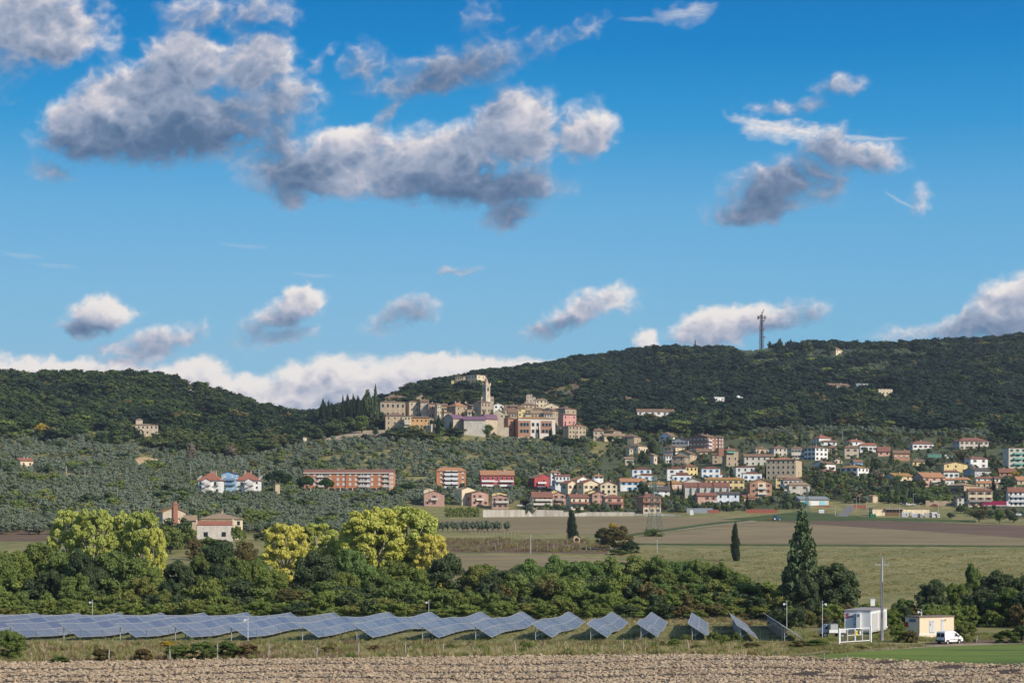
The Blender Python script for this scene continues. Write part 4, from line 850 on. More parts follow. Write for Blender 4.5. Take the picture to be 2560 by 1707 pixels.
# long orange block
def longblock(t, Rl, L, he, hr):
    cols = [(225, 0), (340, 0), (630, 0), (768, 0), (873, 0), (993, 0), (1100, 0), (1395, 0), (1530, 0)]
    f = lambda x: (x-145)/1660*Rl
    me = winmesh('shut', 1.25, 1.55); fl = he*.155
    for i in range(3):
        z = he*(.905-.265*i)-.1
        for c, _ in cols: link('window', me, t, (f(c), -.02, z))
    for (a_, c_, col) in ((382, 510, (.62, .58, .53)), (520, 590, (.35, .33, .31)), (1148, 1280, (.55, .52, .5)), (1285, 1362, (.66, .66, .68)), (1592, 1700, (.6, .56, .5))):
        for i in range(3):
            z = he*(.80-.265*i); b = MB(); b.box(f(a_), -.9, z-.7, f(c_), -.05, z-.5, 1); b.box(f(a_), -.9, z-.5, f(c_), -.8, z+.45, 1)
            b.box(f(a_)+.1, -.06, z-.5, f(c_)-.1, -.03, z+1.6, 0)
            for q_ in (.25, .6): b.box(f(a_)+(f(c_)-f(a_))*q_, -.09, z-.5, f(a_)+(f(c_)-f(a_))*(q_+.22), -.06, z+1.4, 1)
            b.obj('balcony', [plain((.10, .09, .09), .8), plain(col, .8)], t)
    b = MB(); b.box(-.3, -.65, he-.5, Rl*.94, -.02, he+.12); b.obj('fascia', plain((.62, .55, .48), .8), t)
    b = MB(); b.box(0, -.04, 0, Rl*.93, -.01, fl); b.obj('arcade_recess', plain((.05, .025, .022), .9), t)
    for x in (165, 272, 380, 515, 595, 712, 815, 935, 1040, 1145, 1282, 1362, 1475, 1580):
        b = MB(); b.box(f(x)-.3, -.5, -1, f(x)+.3, .0, fl); b.obj('pillar', plain((.55, .48, .42), .8), t)
    b = MB(); b.box(Rl*.94, -1.0, 0, Rl, 0, he-.2, 0)
    for i in range(4):
        z = he*(.10+.235*i); b.box(Rl*.945, -1.06, z+.9, Rl*.99, -1.0, z+2.2, 1)
    b.obj('end_bay', [plain((.62, .34, .22), .8), plain((.62, .58, .54), .8)], t)
    b = MB(); b.box(f(908)-.15, -.3, 0, f(908)+.15, L+.3, he+hr*.45); b.obj('party_wall', plain((.2, .08, .05), .8), t)
B('long_apartment_block', 'very long three storey orange apartment block over dark garages', 'D', (142, 146, 1806), 636, 303, 240, 'gx', 'orange', 'dred', 'brick', None, None, cat='apartment block', dep=12, extra=longblock, chim=3)
def whitebalc(rows_, u0, u1):
    def f(t, Rl, L, he, hr):
        for i in range(rows_):
            z = he*(.06+i*.24); b = MB(); b.box(Rl*u0, -1.4, z, Rl*u1, 0, z+.2, 1); b.box(Rl*u0, -1.4, z+.2, Rl*u1, -1.3, z+1.2, 1); b.box(Rl*u0+.1, -.05, z+.2, Rl*u1-.1, -.02, z+2.5, 0)
            for a_ in (.06, .55): w_ = (u1-u0)*Rl; b.box(Rl*u0+w_*a_, -1.5, z+2.15, Rl*u0+w_*(a_+.4), -.1, z+2.6, 1)
            b.obj('balcony', [plain((.07, .06, .06), .8), plain((.66, .66, .67), .8)], t)
        me = winmesh('roll', 1.2, 1.4)
        for i in range(3):
            for u in (.16, .90): link('window', me, t, (Rl*u, -.02, he*(.86-.25*i)))
    return f
B('orange_block', 'four storey orange apartment block with a stack of white balconies', 'E', (382, 402, 975), 645, 290, 212, 'hip', 'orange', 'orange', 'plaster', None, None, cat='apartment block', k=3, extra=whitebalc(4, .26, .74), chim=2)
B('red_white_block', 'raspberry red and white terraced block with solar collectors on the roof', 'E', (1250, 1272, 1922), 650, 362, 278, 'gx', 'red', 'orange', 'plaster', (2, 7), None, 'plain', cat='apartment block', dep=11, chim=3, balc=[(.02, .42, .52, (.8, .8, .79)), (.56, .98, .52, (.8, .8, .79)), (.02, .42, .22, (.8, .8, .79)), (.56, .98, .22, (.8, .8, .79))],
  extra=lambda t, Rl, L, he, hr: [MB().box(0, 0, 0, 0, 0, 0) is None and (lambda b: (b.box(Rl*.56, .6, he+1.2, Rl*.9, 3.2, he+1.35), b.obj('solar_collector', plain((.75, .77, .8), .3), t)))(MB()), (lambda b: (b.box(Rl*.02, -1.35, he*.3, Rl*.42, -.06, he*.3+.1), b.box(0, -.06, he*.5, Rl, -.02, he*.57), b.obj('string_course', plain((.8, .8, .79), .8), t)))(MB())])
# --- lower front row -------------------------------------------------------
def upper_gable(col, x0, x1, z1, z2, back=6):
    def f(t, Rl, L, he, hr):
        b = MB(); b.prism([(Rl*x0, 0), (Rl*x1, 0), (Rl*x1, he*z1), (Rl*(x0+x1)/2, he*z2), (Rl*x0, he*z1)], back, back+8); o = b.obj('rear_upper_storey', plain(WC[col], .85), t)
        b = MB(); m_ = (x0+x1)/2
        b.face([(Rl*x0-.5, back-.5, he*z1-.1), (Rl*m_, back-.5, he*z2+.15), (Rl*m_, back+8.5, he*z2+.15), (Rl*x0-.5, back+8.5, he*z1-.1)]); b.face([(Rl*m_, back-.5, he*z2+.15), (Rl*x1+.5, back-.5, he*z1-.1), (Rl*x1+.5, back+8.5, he*z1-.1), (Rl*m_, back+8.5, he*z2+.15)])
        b.obj('upper_roof', roofmat(RC['tan']), o)
    return f
B('pink_gable_house', 'plain pinkish gabled house standing alone left of the front row', 'E', (152, 160, 556), 975, 742, 672, 'gy', 'pinkbr', 'brown', 'plaster', (2, 3, ((0, 0), (0, 2), (1, 2))), None, 'brownS', balc=[(.32, .66, .52)], extra=upper_gable('cream', .02, .66, 1.38, 1.55), dep=9)
B('pink_double_house', 'wide pinkish double house with a shaded left wing and central gable', 'E', (858, 1090, 1420), 980, 725, 682, 'gy', 'pinkbr', 'brown', 'plaster', (2, 3, ((0, 2),)), (1, 2), 'brownS', k=1.1, balc=[(.22, .64, .47)], extra=upper_gable('cream', -.25, .55, 1.3, 1.48))
B('arched_loggia_house', 'pinkish house with a yellow arched loggia on top and a terrace with cars below', 'E', (1478, 1486, 1812), 1035, 795, 752, 'gy', 'pinkbr', 'brown', 'plaster', (2, 3), None, 'brownS', balc=[(.2, 1.0, .52)], extra=upper_gable('yellow', .08, .95, 1.30, 1.42, 5), dep=9)
B('crimson_house', 'crimson gabled house with white framed windows and balcony', 'F', (8, 126, 496), 645, 425, 345, 'gy', 'red', 'tan', 'plaster', (2, 3, ((0, 0), (0, 2), (1, 0), (1, 2))), (2, 1), 'plain', k=.9, balc=[(.15, .6, .5, (.75, .74, .72)), (.15, .6, .1, (.75, .74, .72))], chim=3)
B('white_tower_house', 'white house with a small orange roofed belvedere right of the crimson house', 'F', (420, 445, 632), 600, 318, 286, 'hip', 'white', 'orange', 'plaster', (4, 2), None, 'hole', Y=1200, balc=[(.3, 1, .35, (.75, .74, .7))])
B('white_wing_house', 'white and orange wing with balconies beside the belvedere house', 'F', (505, 535, 820), 610, 388, 362, 'gx', 'white', 'red', 'plaster', (2, 4), None, 'hole', Y=1188, balc=[(.02, .5, .5, (.75, .74, .7))])
B('orange_roof_house', 'house under a bright orange tiled roof with a white gable to its right', 'F', (820, 965, 1212), 520, 462, 398, 'gy', 'white', 'orange', 'plaster', (1, 2), None, 'hole', Y=1200, k=1)
B('white_turret_house', 'white house with a small red roofed turret room left of the dark cypress gap', 'F', (1255, 1300, 1476), 505, 390, 356, 'hip', 'white', 'orange', 'plaster', (2, 2, ((1, 0), (1, 1))), None, 'darkS', Y=1195)
B('cream_gable_villa', 'left cream gabled house of three above the front row', 'F', (640, 782, 968), 680, 535, 475, 'gy', 'cream', 'red', 'plaster', (1, 2), (1, 1), 'brownS', Y=1160, k=.9)
B('cream_gable_villa', 'middle cream gabled house of three above the front row', 'F', (955, 1088, 1392), 690, 530, 462, 'gy', 'cream', 'red', 'plaster', (1, 3), (1, 1), 'brownS', Y=1156, k=.8)
B('cream_gable_villa', 'right cream gabled house of three above the front row, with two dark loggias', 'F', (1375, 1422, 1748), 740, 555, 490, 'gy', 'cream', 'red', 'plaster', (2, 3), (1, 1), 'hole', Y=1152, k=.8, ww=2.2)
B('terrace_cream_house', 'cream house with dark red roofs and a projecting terrace above the white wall', 'F', (40, 96, 476), 1040, 800, 700, 'gx', 'cream', 'dred', 'plaster', (3, 4), None, 'brownS', k=.6, balc=[(0, .98, .36, (.62, .58, .5)), (.1, .95, .7, (.62, .58, .5))])
B('pink_balcony_house', 'pinkish gabled house with a railed balcony and cream storey behind', 'F', (474, 482, 742), 970, 745, 700, 'gy', 'pink', 'brown', 'plaster', (2, 2), None, 'brownS', balc=[(.2, .78, .46, (.4, .36, .33))], extra=upper_gable('yellow', -.1, .72, 1.20, 1.40))
B('porch_house', 'tan house with two stepped red roofs directly behind the cypress', 'F', (738, 842, 1192), 1060, 812, 742, 'gx', 'cream', 'dred', 'plaster', (2, 3), (2, 1), 'plain', k=.8,
  extra=lambda t, Rl, L, he, hr: (lambda b: (b.face([(-.3, -.02, he*.68), (Rl, -.02, he*.68), (Rl+.3, -2, he*.52), (-.3, -2, he*.52)]), b.face([(-.3, -2, he*.50), (Rl+.3, -2, he*.50), (Rl, -.02, he*.66), (-.3, -.02, he*.66)]), b.obj('porch_roof', roofmat(RC['dred']), t)))(MB()))
B('pink_hip_house', 'pinkish gabled house between the two red roofed ones', 'F', (1212, 1262, 1522), 950, 740, 692, 'gy', 'pinkbr', 'brown', 'plaster', (2, 2), None, 'brownS', extra=upper_gable('yellow', -.1, .75, 1.2, 1.38))
B('veranda_house', 'cream house with a red hipped roof and a full width veranda roof', 'F', (1448, 1516, 1866), 1035, 812, 746, 'hip', 'pink', 'dred', 'plaster', (2, 2), None, 'brownS', k=1,
  extra=lambda t, Rl, L, he, hr: (lambda b: (b.face([(-.3, -.02, he*.62), (Rl, -.02, he*.62), (Rl+.5, -2.6, he*.42), (-.3, -2.6, he*.42)]), b.face([(-.3, -2.6, he*.40), (Rl+.5, -2.6, he*.40), (Rl, -.02, he*.60), (-.3, -.02, he*.60)]), [b.box(Rl*q-.15, -2.4, -1, Rl*q+.15, -2.1, he*.43) for q in (.02, .35, .7, .98)], b.obj('veranda', [roofmat(RC['dred'])], t)))(MB()))
B('terracotta_villa', 'two tone terracotta and white villa with two red roof bands beside the lattice pylon', 'G', (203, 316, 602), 1458, 1195, 1126, 'hip', 'terra', 'dred', 'plaster', (3, 3), (2, 2), 'brownS', k=1.1, chim=2,
  extra=lambda t, Rl, L, he, hr: (lambda b: (b.face([(-.3, -.02, he*.76), (Rl, -.02, he*.76), (Rl+.3, -1.5, he*.66), (-.3, -1.5, he*.66)]), b.box(0, -.03, -2, Rl, -.0, he*.36, 1), b.obj('lower_roof_band', [roofmat(RC['dred']), plain((.6, .52, .42), .9)], t)))(MB()))
# --- white modern rows ------------------------------------------------------
for lb, z_, x3, a_, b_, c_, st_, n_ in (
 ('upper left white flat fronted house with blue windows behind the orange roofed white house', 'G', (130, 136, 446), 900, 740, 706, 'blue', 3),
 ('lower white house with brown roof strip right behind the orange roofed white house', 'G', (205, 212, 528), 930, 838, 804, 'blue', 3),
 ('tall white flat fronted house with a brown window beside the yellow balcony house', 'G', (700, 706, 1010), 925, 730, 690, 'brownS', 2),
 ('white flat fronted house with three blue windows below the yellow balcony house', 'G', (784, 792, 1100), 955, 832, 786, 'blue', 3),
 ('white flat fronted house with one blue window above the long yellow house', 'G', (1262, 1270, 1570), 890, 725, 686, 'blue', 3),
 ('lower blank white house just above the long yellow house', 'G', (1358, 1366, 1676), 880, 822, 782, 'slit', 3),
 ('white house with dark windows left below the tall ochre block', 'Hh', (-4, 0, 272), 790, 625, 600, 'plain', 3),
 ('white house with three pale blue windows left of the tall ochre block', 'Hh', (92, 98, 376), 835, 716, 690, 'blue', 3)):
    B('white_house', lb, z_, x3, a_, b_, c_, 'flat', 'white', 'dred', 'plaster', (2, n_) if a_-b_ > 150 else (1, n_), None, st_)
B('orange_roof_villa', 'white villa with an orange red roof and three bright blue shutters', 'F', (1802, 1812, 2292), 690, 490, 432, 'gx', 'white', 'orange', 'plaster', (2, 4, ((1, 0), (1, 3))), None, 'blue', ww=1.7)
B('yellow_balcony_house', 'yellow house with two storeys of loggias between white houses', 'G', (932, 1006, 1202), 870, 692, 648, 'hip', 'yellow', 'dred', 'plaster', (2, 3), None, 'hole', k=1, ww=2.2)
B('long_yellow_house', 'long yellow house with brick shutters under a tan roof', 'G', (1325, 1335, 1965), 1085, 902, 866, 'hip', 'yellow', 'ochre', 'plaster', (2, 7), None, 'brownS')
for i, (a_, b_, lb) in enumerate(((985, 1225, 'left'), (1226, 1466, 'middle'), (1467, 1727, 'right'))):
    B('townhouse', '%s of three joined beige townhouses with dark red roofs' % lb, 'G', (a_, a_+4, b_), 1210, 1030, 952, 'gx', 'pale', 'dred', 'plaster', (2, 2), None, 'shut', dep=10, chim=0, ov=.25,
      extra=lambda t, Rl, L, he, hr: [(lambda b: (b.box(Rl*u, -1.0, -2, Rl*u+.35, -.01, he), b.obj('pier', plain(WC['pale'], .85), t)))(MB()) for u in (.02, .48, .92)])
B('attic_house', 'grey beige house with a wide low gable and roof terrace behind the townhouses', 'G', (955, 962, 1312), 1010, 945, 882, 'gy', 'pale', 'tan', 'plaster', (1, 1), None, 'hole')
B('salmon_house', 'salmon coloured house with a tan roof left of the townhouses', 'G', (688, 730, 952), 1070, 965, 920, 'hip', 'pink', 'ochre', 'plaster', (1, 3), None, 'shut')
B('white_low_house', 'low white house with a tan roof behind the dark roofed white house', 'G', (375, 395, 700), 1070, 985, 940, 'hip', 'white', 'ochre', 'plaster', (1, 4), None, 'plain')
B('dark_roof_house', 'white gabled house with a charcoal roof above the terracotta villa', 'G', (478, 492, 748), 1200, 1075, 1014, 'gx', 'white', 'dark', 'plaster', (2, 2), None, 'hole', balc=[(.1, .5, .4, (.7, .72, .74))])
B('terracotta_low_house', 'salmon house with a red roofed porch below the joined townhouses', 'G', (1158, 1204, 1512), 1350, 1168, 1122, 'gx', 'pink', 'dred', 'plaster', (2, 3, ((0, 0), (1, 0))), None, 'brownS', balc=[(.45, 1.0, .38, (.6, .58, .55))])
B('bluish_white_house', 'bluish white double house with charcoal roofs right of the salmon house', 'G', (1512, 1518, 1882), 1320, 1138, 1106, 'gx', 'wblue', 'dark', 'plaster', (2, 3), None, 'hole')
# --- upper right part of the lower village ----------------------------------
B('chalet', 'small white chalet with a timbered gable at the edge of the wood', 'G', (575, 765, 862), 300, 198, 132, 'gx', 'white', 'brown', 'plaster', (2, 2), (2, 2), 'darkS', k=1.2)
B('dark_row_house', 'shaded grey row house with a red roof left of the big brick block', 'G', (780, 1050, 1062), 360, 262, 214, 'gx', 'grey', 'brown', 'plaster', None, (1, 4), 'darkS', k=1)
B('brick_apartment_block', 'massive four storey brick apartment block with white balconies', 'G', (1060, 1362, 1545), 460, 212, 158, 'gx', 'brick', 'brown', 'brick', (4, 3), (3, 5), 'roll', k=1.1, cat='apartment block', balc=[(0, .3, .25, (.7, .7, .7)), (0, .3, .5, (.7, .7, .7)), (0, .3, .75, (.6, .6, .6))], chim=2)
B('brick_block_wing', 'set back right wing of the brick apartment block in shade', 'G', (1540, 1545, 1630), 395, 222, 200, 'shed', 'brick', 'brown', 'brick', (3, 2), None, 'shut', cat='apartment block', Y=1300)
for lb, x3, a_, b_, c_, rf, wl, rc, wn, wl2 in (
 ('cream house with a brown roof below the brick block', (636, 842, 992), 450, 372, 336, 'hip', 'cream', 'brown', (1, 2), (1, 2)),
 ('white house with small windows under a tan roof, second row below the brick block', (640, 802, 906), 562, 448, 416, 'hip', 'white', 'brown', (1, 3), None),
 ('beige gabled house right of the small white ones', (868, 1082, 1186), 625, 485, 432, 'gx', 'beige', 'brown', (2, 2), (1, 1)),
 ('square stone house with four windows below the beige gabled one', (778, 990, 1072), 690, 532, 496, 'hip', 'stone', 'brown', (2, 2), (2, 2)),
 ('narrow white house left of the square stone house', (652, 680, 778), 640, 515, 488, 'shed', 'white', 'brown', (2, 2), None),
 ('low cream house with a wide brown roof right of the beige gabled one', (1178, 1190, 1425), 500, 442, 396, 'gx', 'cream', 'brown', (1, 3), None),
 ('narrow grey house half hidden by the cedar', (432, 486, 542), 665, 512, 482, 'shed', 'lstone', 'tan', (1, 1), None)):
    B('hillside_house', lb, 'G', x3, a_, b_, c_, rf, wl, rc, 'stone' if wl == 'stone' else 'plaster', wn, wl2, 'plain')
B('stone_terrace_house', 'long stone house with small square windows joined to a stone tower with a green awning', 'G', (1438, 1444, 1670), 655, 502, 478, 'shed', 'stone', 'brown', ST, (2, 2), None, 'plain', dep=9)
B('stone_tower_villa', 'stone tower house with a brown pyramid roof and green awning', 'G', (1608, 1672, 1868), 700, 432, 386, 'hip', 'stone', 'brown', ST, (3, 2, ((0, 0), (0, 1))), None, 'plain',
  extra=lambda t, Rl, L, he, hr: (lambda b: (b.face([(Rl*.02, -.04, he*.97), (Rl*.7, -.04, he*.97), (Rl*.7, -1.6, he*.86), (Rl*.02, -1.6, he*.86)]), b.obj('awning', plain((.12, .32, .24), .8), t)))(MB()))
for nm, lb, x3, a_, b_, c_, rf, wl, rc, wn, wl2, st_ in (
 ('brick_house', 'beige house under a dark hipped roof at the left of the top row', (210, 286, 482), 435, 352, 325, 'hip', 'beige', 'brown', (1, 3), (1, 1), 'plain'),
 ('shaded_house', 'shaded house with a white balcony and outside stair in the top row', (478, 552, 742), 470, 348, 315, 'hip', 'pale', 'brown', (2, 3), None, 'hole'),
 ('pale_house', 'pale house with a yellow panel and turquoise door left above the tall ochre block', (92, 122, 542), 610, 468, 432, 'gx', 'pale', 'brown', (2, 5), None, 'plain'),
 ('grey_house', 'greyish two storey house left of the big white house in the top row', (765, 802, 992), 510, 352, 322, 'hip', 'pale', 'brown', (2, 4), None, 'darkS'),
 ('big_white_house', 'big three storey white house with a bluish shaded side', (988, 1150, 1332), 530, 338, 308, 'hip', 'white', 'brown', (3, 3), (3, 3), 'darkS'),
 ('stone_house', 'tan stone house joined to the right side of the big white house', (1330, 1334, 1468), 430, 340, 300, 'hip', 'stone', 'brown', (1, 2), None, 'plain'),
 ('white_upper_house', 'white house with a bright red roof topping the row above the big white house', (1120, 1206, 1382), 310, 202, 158, 'hip', 'white', 'red', (1, 1), (2, 2), 'slit'),
 ('white_veranda_house', 'low white house with a red roof in front of the topmost white house', (1214, 1222, 1464), 310, 252, 234, 'gx', 'white', 'brown', (1, 3), None, 'hole'),
 ('white_crest_house', 'white house with a red roof behind the long balcony house', (1578, 1652, 1848), 310, 252, 214, 'hip', 'white', 'red', (1, 1), (1, 2), 'slit'),
 ('balcony_villa', 'white villa with a long balcony and red roof at the right of the top row', (1780, 1800, 2050), 415, 306, 272, 'hip', 'white', 'red', (1, 4), None, 'darkS'),
 ('stone_shutter_house', 'square stone house with white shuttered windows below the white crest house', (1562, 1578, 1782), 500, 342, 310, 'hip', 'lstone', 'brown', (2, 2), None, 'darkS'),
 ('gabled_white_house', 'white house with a low shaded gable left and brown windows', (1108, 1276, 1445), 700, 575, 538, 'gx', 'white', 'brown', (1, 3), (1, 2), 'brownS'),
 ('garden_house', 'tiny cream gabled house under the trees of the top row', (1425, 1432, 1545), 575, 525, 498, 'gy', 'cream', 'tan', (1, 2), None, 'hole'),
 ('pinkish_bungalow', 'pinkish bungalow with a brown hipped roof on the edge of the scrub', (1175, 1200, 1455), 750, 690, 655, 'hip', 'pale', 'dred', (1, 4), None, 'brownS'),
 ('two_tone_house', 'white house with blue grey shaded front and orange roofed right wing', (1512, 1766, 1928), 770, 628, 588, 'hip', 'white', 'ochre', (2, 3), (2, 3), 'darkS')):
    B(nm, lb, 'Hh', x3, a_, b_, c_, rf, wl, rc, 'stone' if 'stone' in wl else 'plaster', wn, wl2, st_, k=1.0)
B('green_awning_shed', 'small green fronted shed among the trees', 'Hh', (1672, 1712, 1842), 600, 548, 515, 'gx', 'lblue', 'brown', cat='shed', chim=0)
B('ochre_block', 'tall square ochre apartment block with four rows of dark windows', 'Hh', (440, 866, 972), 815, 512, 466, 'hip', 'beige', 'orange', 'plaster', (4, 1, ((0, 0), (1, 0), (3, 0))), (4, 6), 'plain', k=1.3, cat='apartment block', chim=2)
B('yellow_roof_house', 'yellow walled house below the right corner of the ochre block', 'Hh', (560, 578, 880), 935, 772, 742, 'hip', 'yellow', 'tan', 'plaster', (2, 3), None, 'brownS')
B('white_hip_house', 'white house with a brown hipped roof in front of the yellow walled one', 'Hh', (646, 692, 962), 970, 808, 768, 'hip', 'white', 'brown', 'plaster', (2, 4), (2, 1), 'brownS', balc=[(.0, .3, .5)])
B('cream_shutter_house', 'cream house with four brown red shutters and a brown pyramid roof', 'Hh', (738, 770, 1072), 1052, 882, 840, 'hip', 'pale', 'tan', 'plaster', (2, 2), None, 'brownS', chim=0)
B('brick_cream_apartment', 'gabled brick apartment house with a cream central strip of balconies', 'Hh', (158, 202, 522), 1095, 852, 792, 'gy', 'terra', 'tan', 'plaster', (3, 3), (2, 1), 'brownS', k=.8, balc=[(.33, .75, .32), (.33, .75, .64)],
  extra=lambda t, Rl, L, he, hr: (lambda b: (b.box(Rl*.36, -.04, -1, Rl*.72, -.0, he*1.02), b.obj('cream_panel', plain(WC['cream'], .85), t)))(MB()))
B('low_gable_house', 'low beige gabled house with an arched window below the brick apartment house', 'Hh', (60, 68, 282), 1070, 1012, 980, 'gy', 'beige', 'tan', 'plaster', (1, 1), None, 'arch')
B('low_salmon_house', 'low salmon house with a brown roof in front of the arched window gable', 'Hh', (42, 118, 272), 1130, 1065, 1030, 'gx', 'pink', 'dred', 'plaster', None, None)
def workshop(t, Rl, L, he, hr):
    for u0, u1, c in ((.08, .28, (.10, .42, .50)), (.36, .66, (.78, .78, .78)), (.69, .88, (.30, .62, .70))):
        b = MB(); b.box(Rl*u0, -.1, .1, Rl*u1, -.01, he*.75)
        for k in range(1, 5): b.box(Rl*u0, -.13, he*.75*k/5, Rl*u1, -.1, he*.75*k/5+.06)
        b.obj('garage_door', plain(c, .5), t)
B('workshop', 'low workshop with a pale grey metal roof and turquoise and white doors', 'Hh', (820, 932, 1346), 1185, 1092, 1046, 'gx', 'pale', 'grey', 'plaster', None, (1, 2), k=1.2, cat='workshop', chim=0, extra=workshop)
B('tan_hut', 'small tan tower-like hut beside the dark scrub', 'Hh', (1924, 1986, 2058), 1140, 1045, 1028, 'gy', 'beige', 'tan', chim=0, cat='hut')
# --- far right ----------------------------------------------------------------
for nm, lb, x3, a_, b_, c_, rf, wl, rc, wn, wl2, st_ in (
 ('red_roof_bungalow', 'low house with a plain red roof next to the long balcony villa', (80, 86, 268), 470, 385, 325, 'gx', 'pink', 'dred', (1, 2), None, 'hole'),
 ('brick_bungalow', 'brick bungalow with white window bays beside the dark conifer', (296, 304, 548), 535, 415, 380, 'gx', 'terra', 'brown', (1, 3), None, 'roll'),
 ('hipped_bungalow', 'bungalow with a wide brown hipped roof and brick end at the upper edge', (545, 592, 892), 375, 282, 242, 'hip', 'white', 'dred', (1, 4), (1, 1), 'brownS'),
 ('twin_roof_house', 'pale three storey double house with two red hipped roofs at the upper right', (1165, 1272, 1692), 372, 242, 188, 'hip', 'pale', 'dred', (2, 6), (2, 2), 'brownS'),
 ('small_yellow_house', 'small yellow house half hidden by blue cedars', (568, 590, 765), 610, 542, 508, 'hip', 'yellow', 'brown', (1, 2), None, 'hole'),
 ('white_shutter_house', 'white two storey house with brown shutters at the right', (1342, 1432, 1682), 640, 500, 466, 'hip', 'white', 'dred', (2, 2), (1, 1), 'brownS'),
 ('grey_wall_house', 'grey walled house with a dark roof below the white brown-shuttered house', (1328, 1492, 1732), 785, 672, 632, 'gx', 'grey', 'dark', (1, 3), (1, 2), 'roll'),
 ('olive_farmhouse', 'greenish cream farmhouse with a tan roof and shaded left gable', (178, 332, 588), 870, 752, 706, 'gx', 'cream', 'ochre', (2, 2), None, 'hole'),
 ('white_green_house', 'white house with green shutters behind the salmon block', (1036, 1042, 1264), 800, 692, 666, 'hip', 'white', 'dred', (1, 3), None, 'greenS'),
 ('white_small_house', 'small white house with two shutters right of the salmon block', (1062, 1068, 1192), 890, 806, 785, 'gx', 'white', 'orange', (1, 2), None, 'roll'),
 ('tan_roof_house', 'low house under a wide orange tan hipped roof', (1185, 1200, 1432), 850, 806, 768, 'hip', 'pale', 'orange', (1, 3), None, 'hole'),
 ('brown_villa', 'brown villa with many small shaded windows on its left side', (1088, 1336, 1528), 1020, 886, 848, 'hip', 'tan', 'tan', (1, 2), (1, 7), 'brownS'),
 ('white_roof_house', 'whitish house with a brown roof above the two ochre roofed ones', (1500, 1512, 1862), 850, 786, 756, 'hip', 'white', 'dred', (1, 4), None, 'hole'),
 ('ochre_roof_house', 'grey cream house with an orange roof behind the large cream house', (1498, 1512, 1832), 930, 856, 820, 'hip', 'beige', 'orange', (1, 4), None, 'plain'),
 ('red_gable_house', 'brown red house with stepped red roofs at the right edge', (1840, 1850, 2085), 760, 692, 642, 'gx', 'terra', 'dred', (1, 3), None, 'hole'),
 ('edge_house', 'house with a broad orange roof cut by the right picture edge', (2040, 2110, 2330), 880, 812, 758, 'gx', 'beige', 'orange', (1, 2), None, 'plain')):
    B(nm, lb, 'I', x3, a_, b_, c_, rf, wl, rc, 'plaster', wn, wl2, st_, k=1.0)
B('pale_cottage', 'pale cottage with a red roof between the scrub and the greenish farmhouse', 'I', (-64, 102, 248), 800, 716, 683, 'hip', 'white', 'dred', 'plaster', (1, 3), (1, 1), 'hole')
B('yellow_gable_hall', 'broad pale yellow gabled hall with a brown roof stretching left', 'I', (918, 1046, 1388), 705, 582, 546, 'gy', 'yellow', 'brown', 'plaster', (2, 3, ((0, 2), (1, 0))), None, 'plain', k=1.2, chim=0)
B('salmon_block', 'salmon apartment house with a broad orange roof, brown shaded left side and balconies', 'I', (588, 745, 1060), 915, 768, 696, 'gx', 'pink', 'orange', 'plaster', (2, 3), (1, 1), 'brownS', k=1, balc=[(.32, .98, .52, (.6, .55, .5)), (.32, .98, .05, (.6, .45, .4))])
B('green_hall', 'low green sheet metal hall', 'I', (802, 808, 1012), 505, 432, 428, 'flat', 'grey', 'grey', cat='hall', extra=lambda t, Rl, L, he, hr: (lambda b: (b.box(0, -.06, 0, Rl, -.0, he), b.obj('green_cladding', plain((.10, .26, .20), .6), t)))(MB()))
B('large_cream_house', 'large cream house with red roof and dark ground floor openings beside the red lorry', 'I', (1382, 1402, 1748), 1205, 966, 928, 'hip', 'cream', 'dred', 'plaster', (3, 3), None, 'brownS', chim=2, ww=1.8, balc=[(0, .95, .34, (.3, .27, .25))])
B('low_annexe', 'low annexe with a flat terrace left of the large cream house', 'I', (1232, 1240, 1395), 1200, 1072, 1035, 'flat', 'pale', 'dark', 'plaster', (2, 2), None, 'hole')
B('tall_green_block', 'tall apartment block with green balconies at the right edge', 'I', (1900, 1985, 2330), 645, 345, 335, 'flat', 'pale', 'brown', 'plaster', (4, 4), None, 'greenS', k=1.2, cat='apartment block', balc=[(.2, .55, .2, (.15, .4, .34)), (.2, .55, .45, (.15, .4, .34)), (.2, .55, .7, (.15, .4, .34)), (.65, .98, .2, (.15, .4, .34)), (.65, .98, .45, (.15, .4, .34)), (.65, .98, .7, (.15, .4, .34))])
B('white_row_block', 'white three storey row with red roof at the lower right edge', 'I', (1975, 1982, 2330), 1195, 972, 916, 'gx', 'white', 'dred', 'plaster', (3, 5), None, 'plain', ww=1.9, balc=[(.05, .95, .62, (.6, .6, .62)), (.05, .95, .3, (.6, .6, .62))])
def depot(t, Rl, L, he, hr):
    b = MB(); b.box(Rl*.22, -.05, 0, Rl*.52, -.0, he*.93, 0); b.box(Rl*.2, -1.8, he*.93, Rl*.54, .2, he+.15, 1); b.obj('portico', [plain((.17, .10, .06), .9), plain((.25, .22, .2), .6)], t)
    for u in (.21, .27, .33, .39, .45, .51):
        b = MB(); b.bar((Rl*u, -1.6, 0), (Rl*u, -1.6, he*.95), .1); b.obj('column', plain((.2, .18, .16), .5), t)
    for u in (.56, .60, .66): 
        b = MB(); b.bar((Rl*u, -.5, .6), (Rl*u, -.5, he*.62), .3, seg=8); b.bar((Rl*u, -.5, he*.62), (Rl*u+1.2, -.5, he*.7), .3, seg=8); b.obj('duct', plain((.55, .55, .52), .4), t)
B('depot', 'long flat beige depot with a recessed dark portico and roof ducts', 'I', (-44, 6, 832), 1366, 1228, 1222, 'flat', 'cream', 'tan', 'plaster', None, (1, 3), 'hole', cat='depot', extra=depot, k=.2, Y=1045)
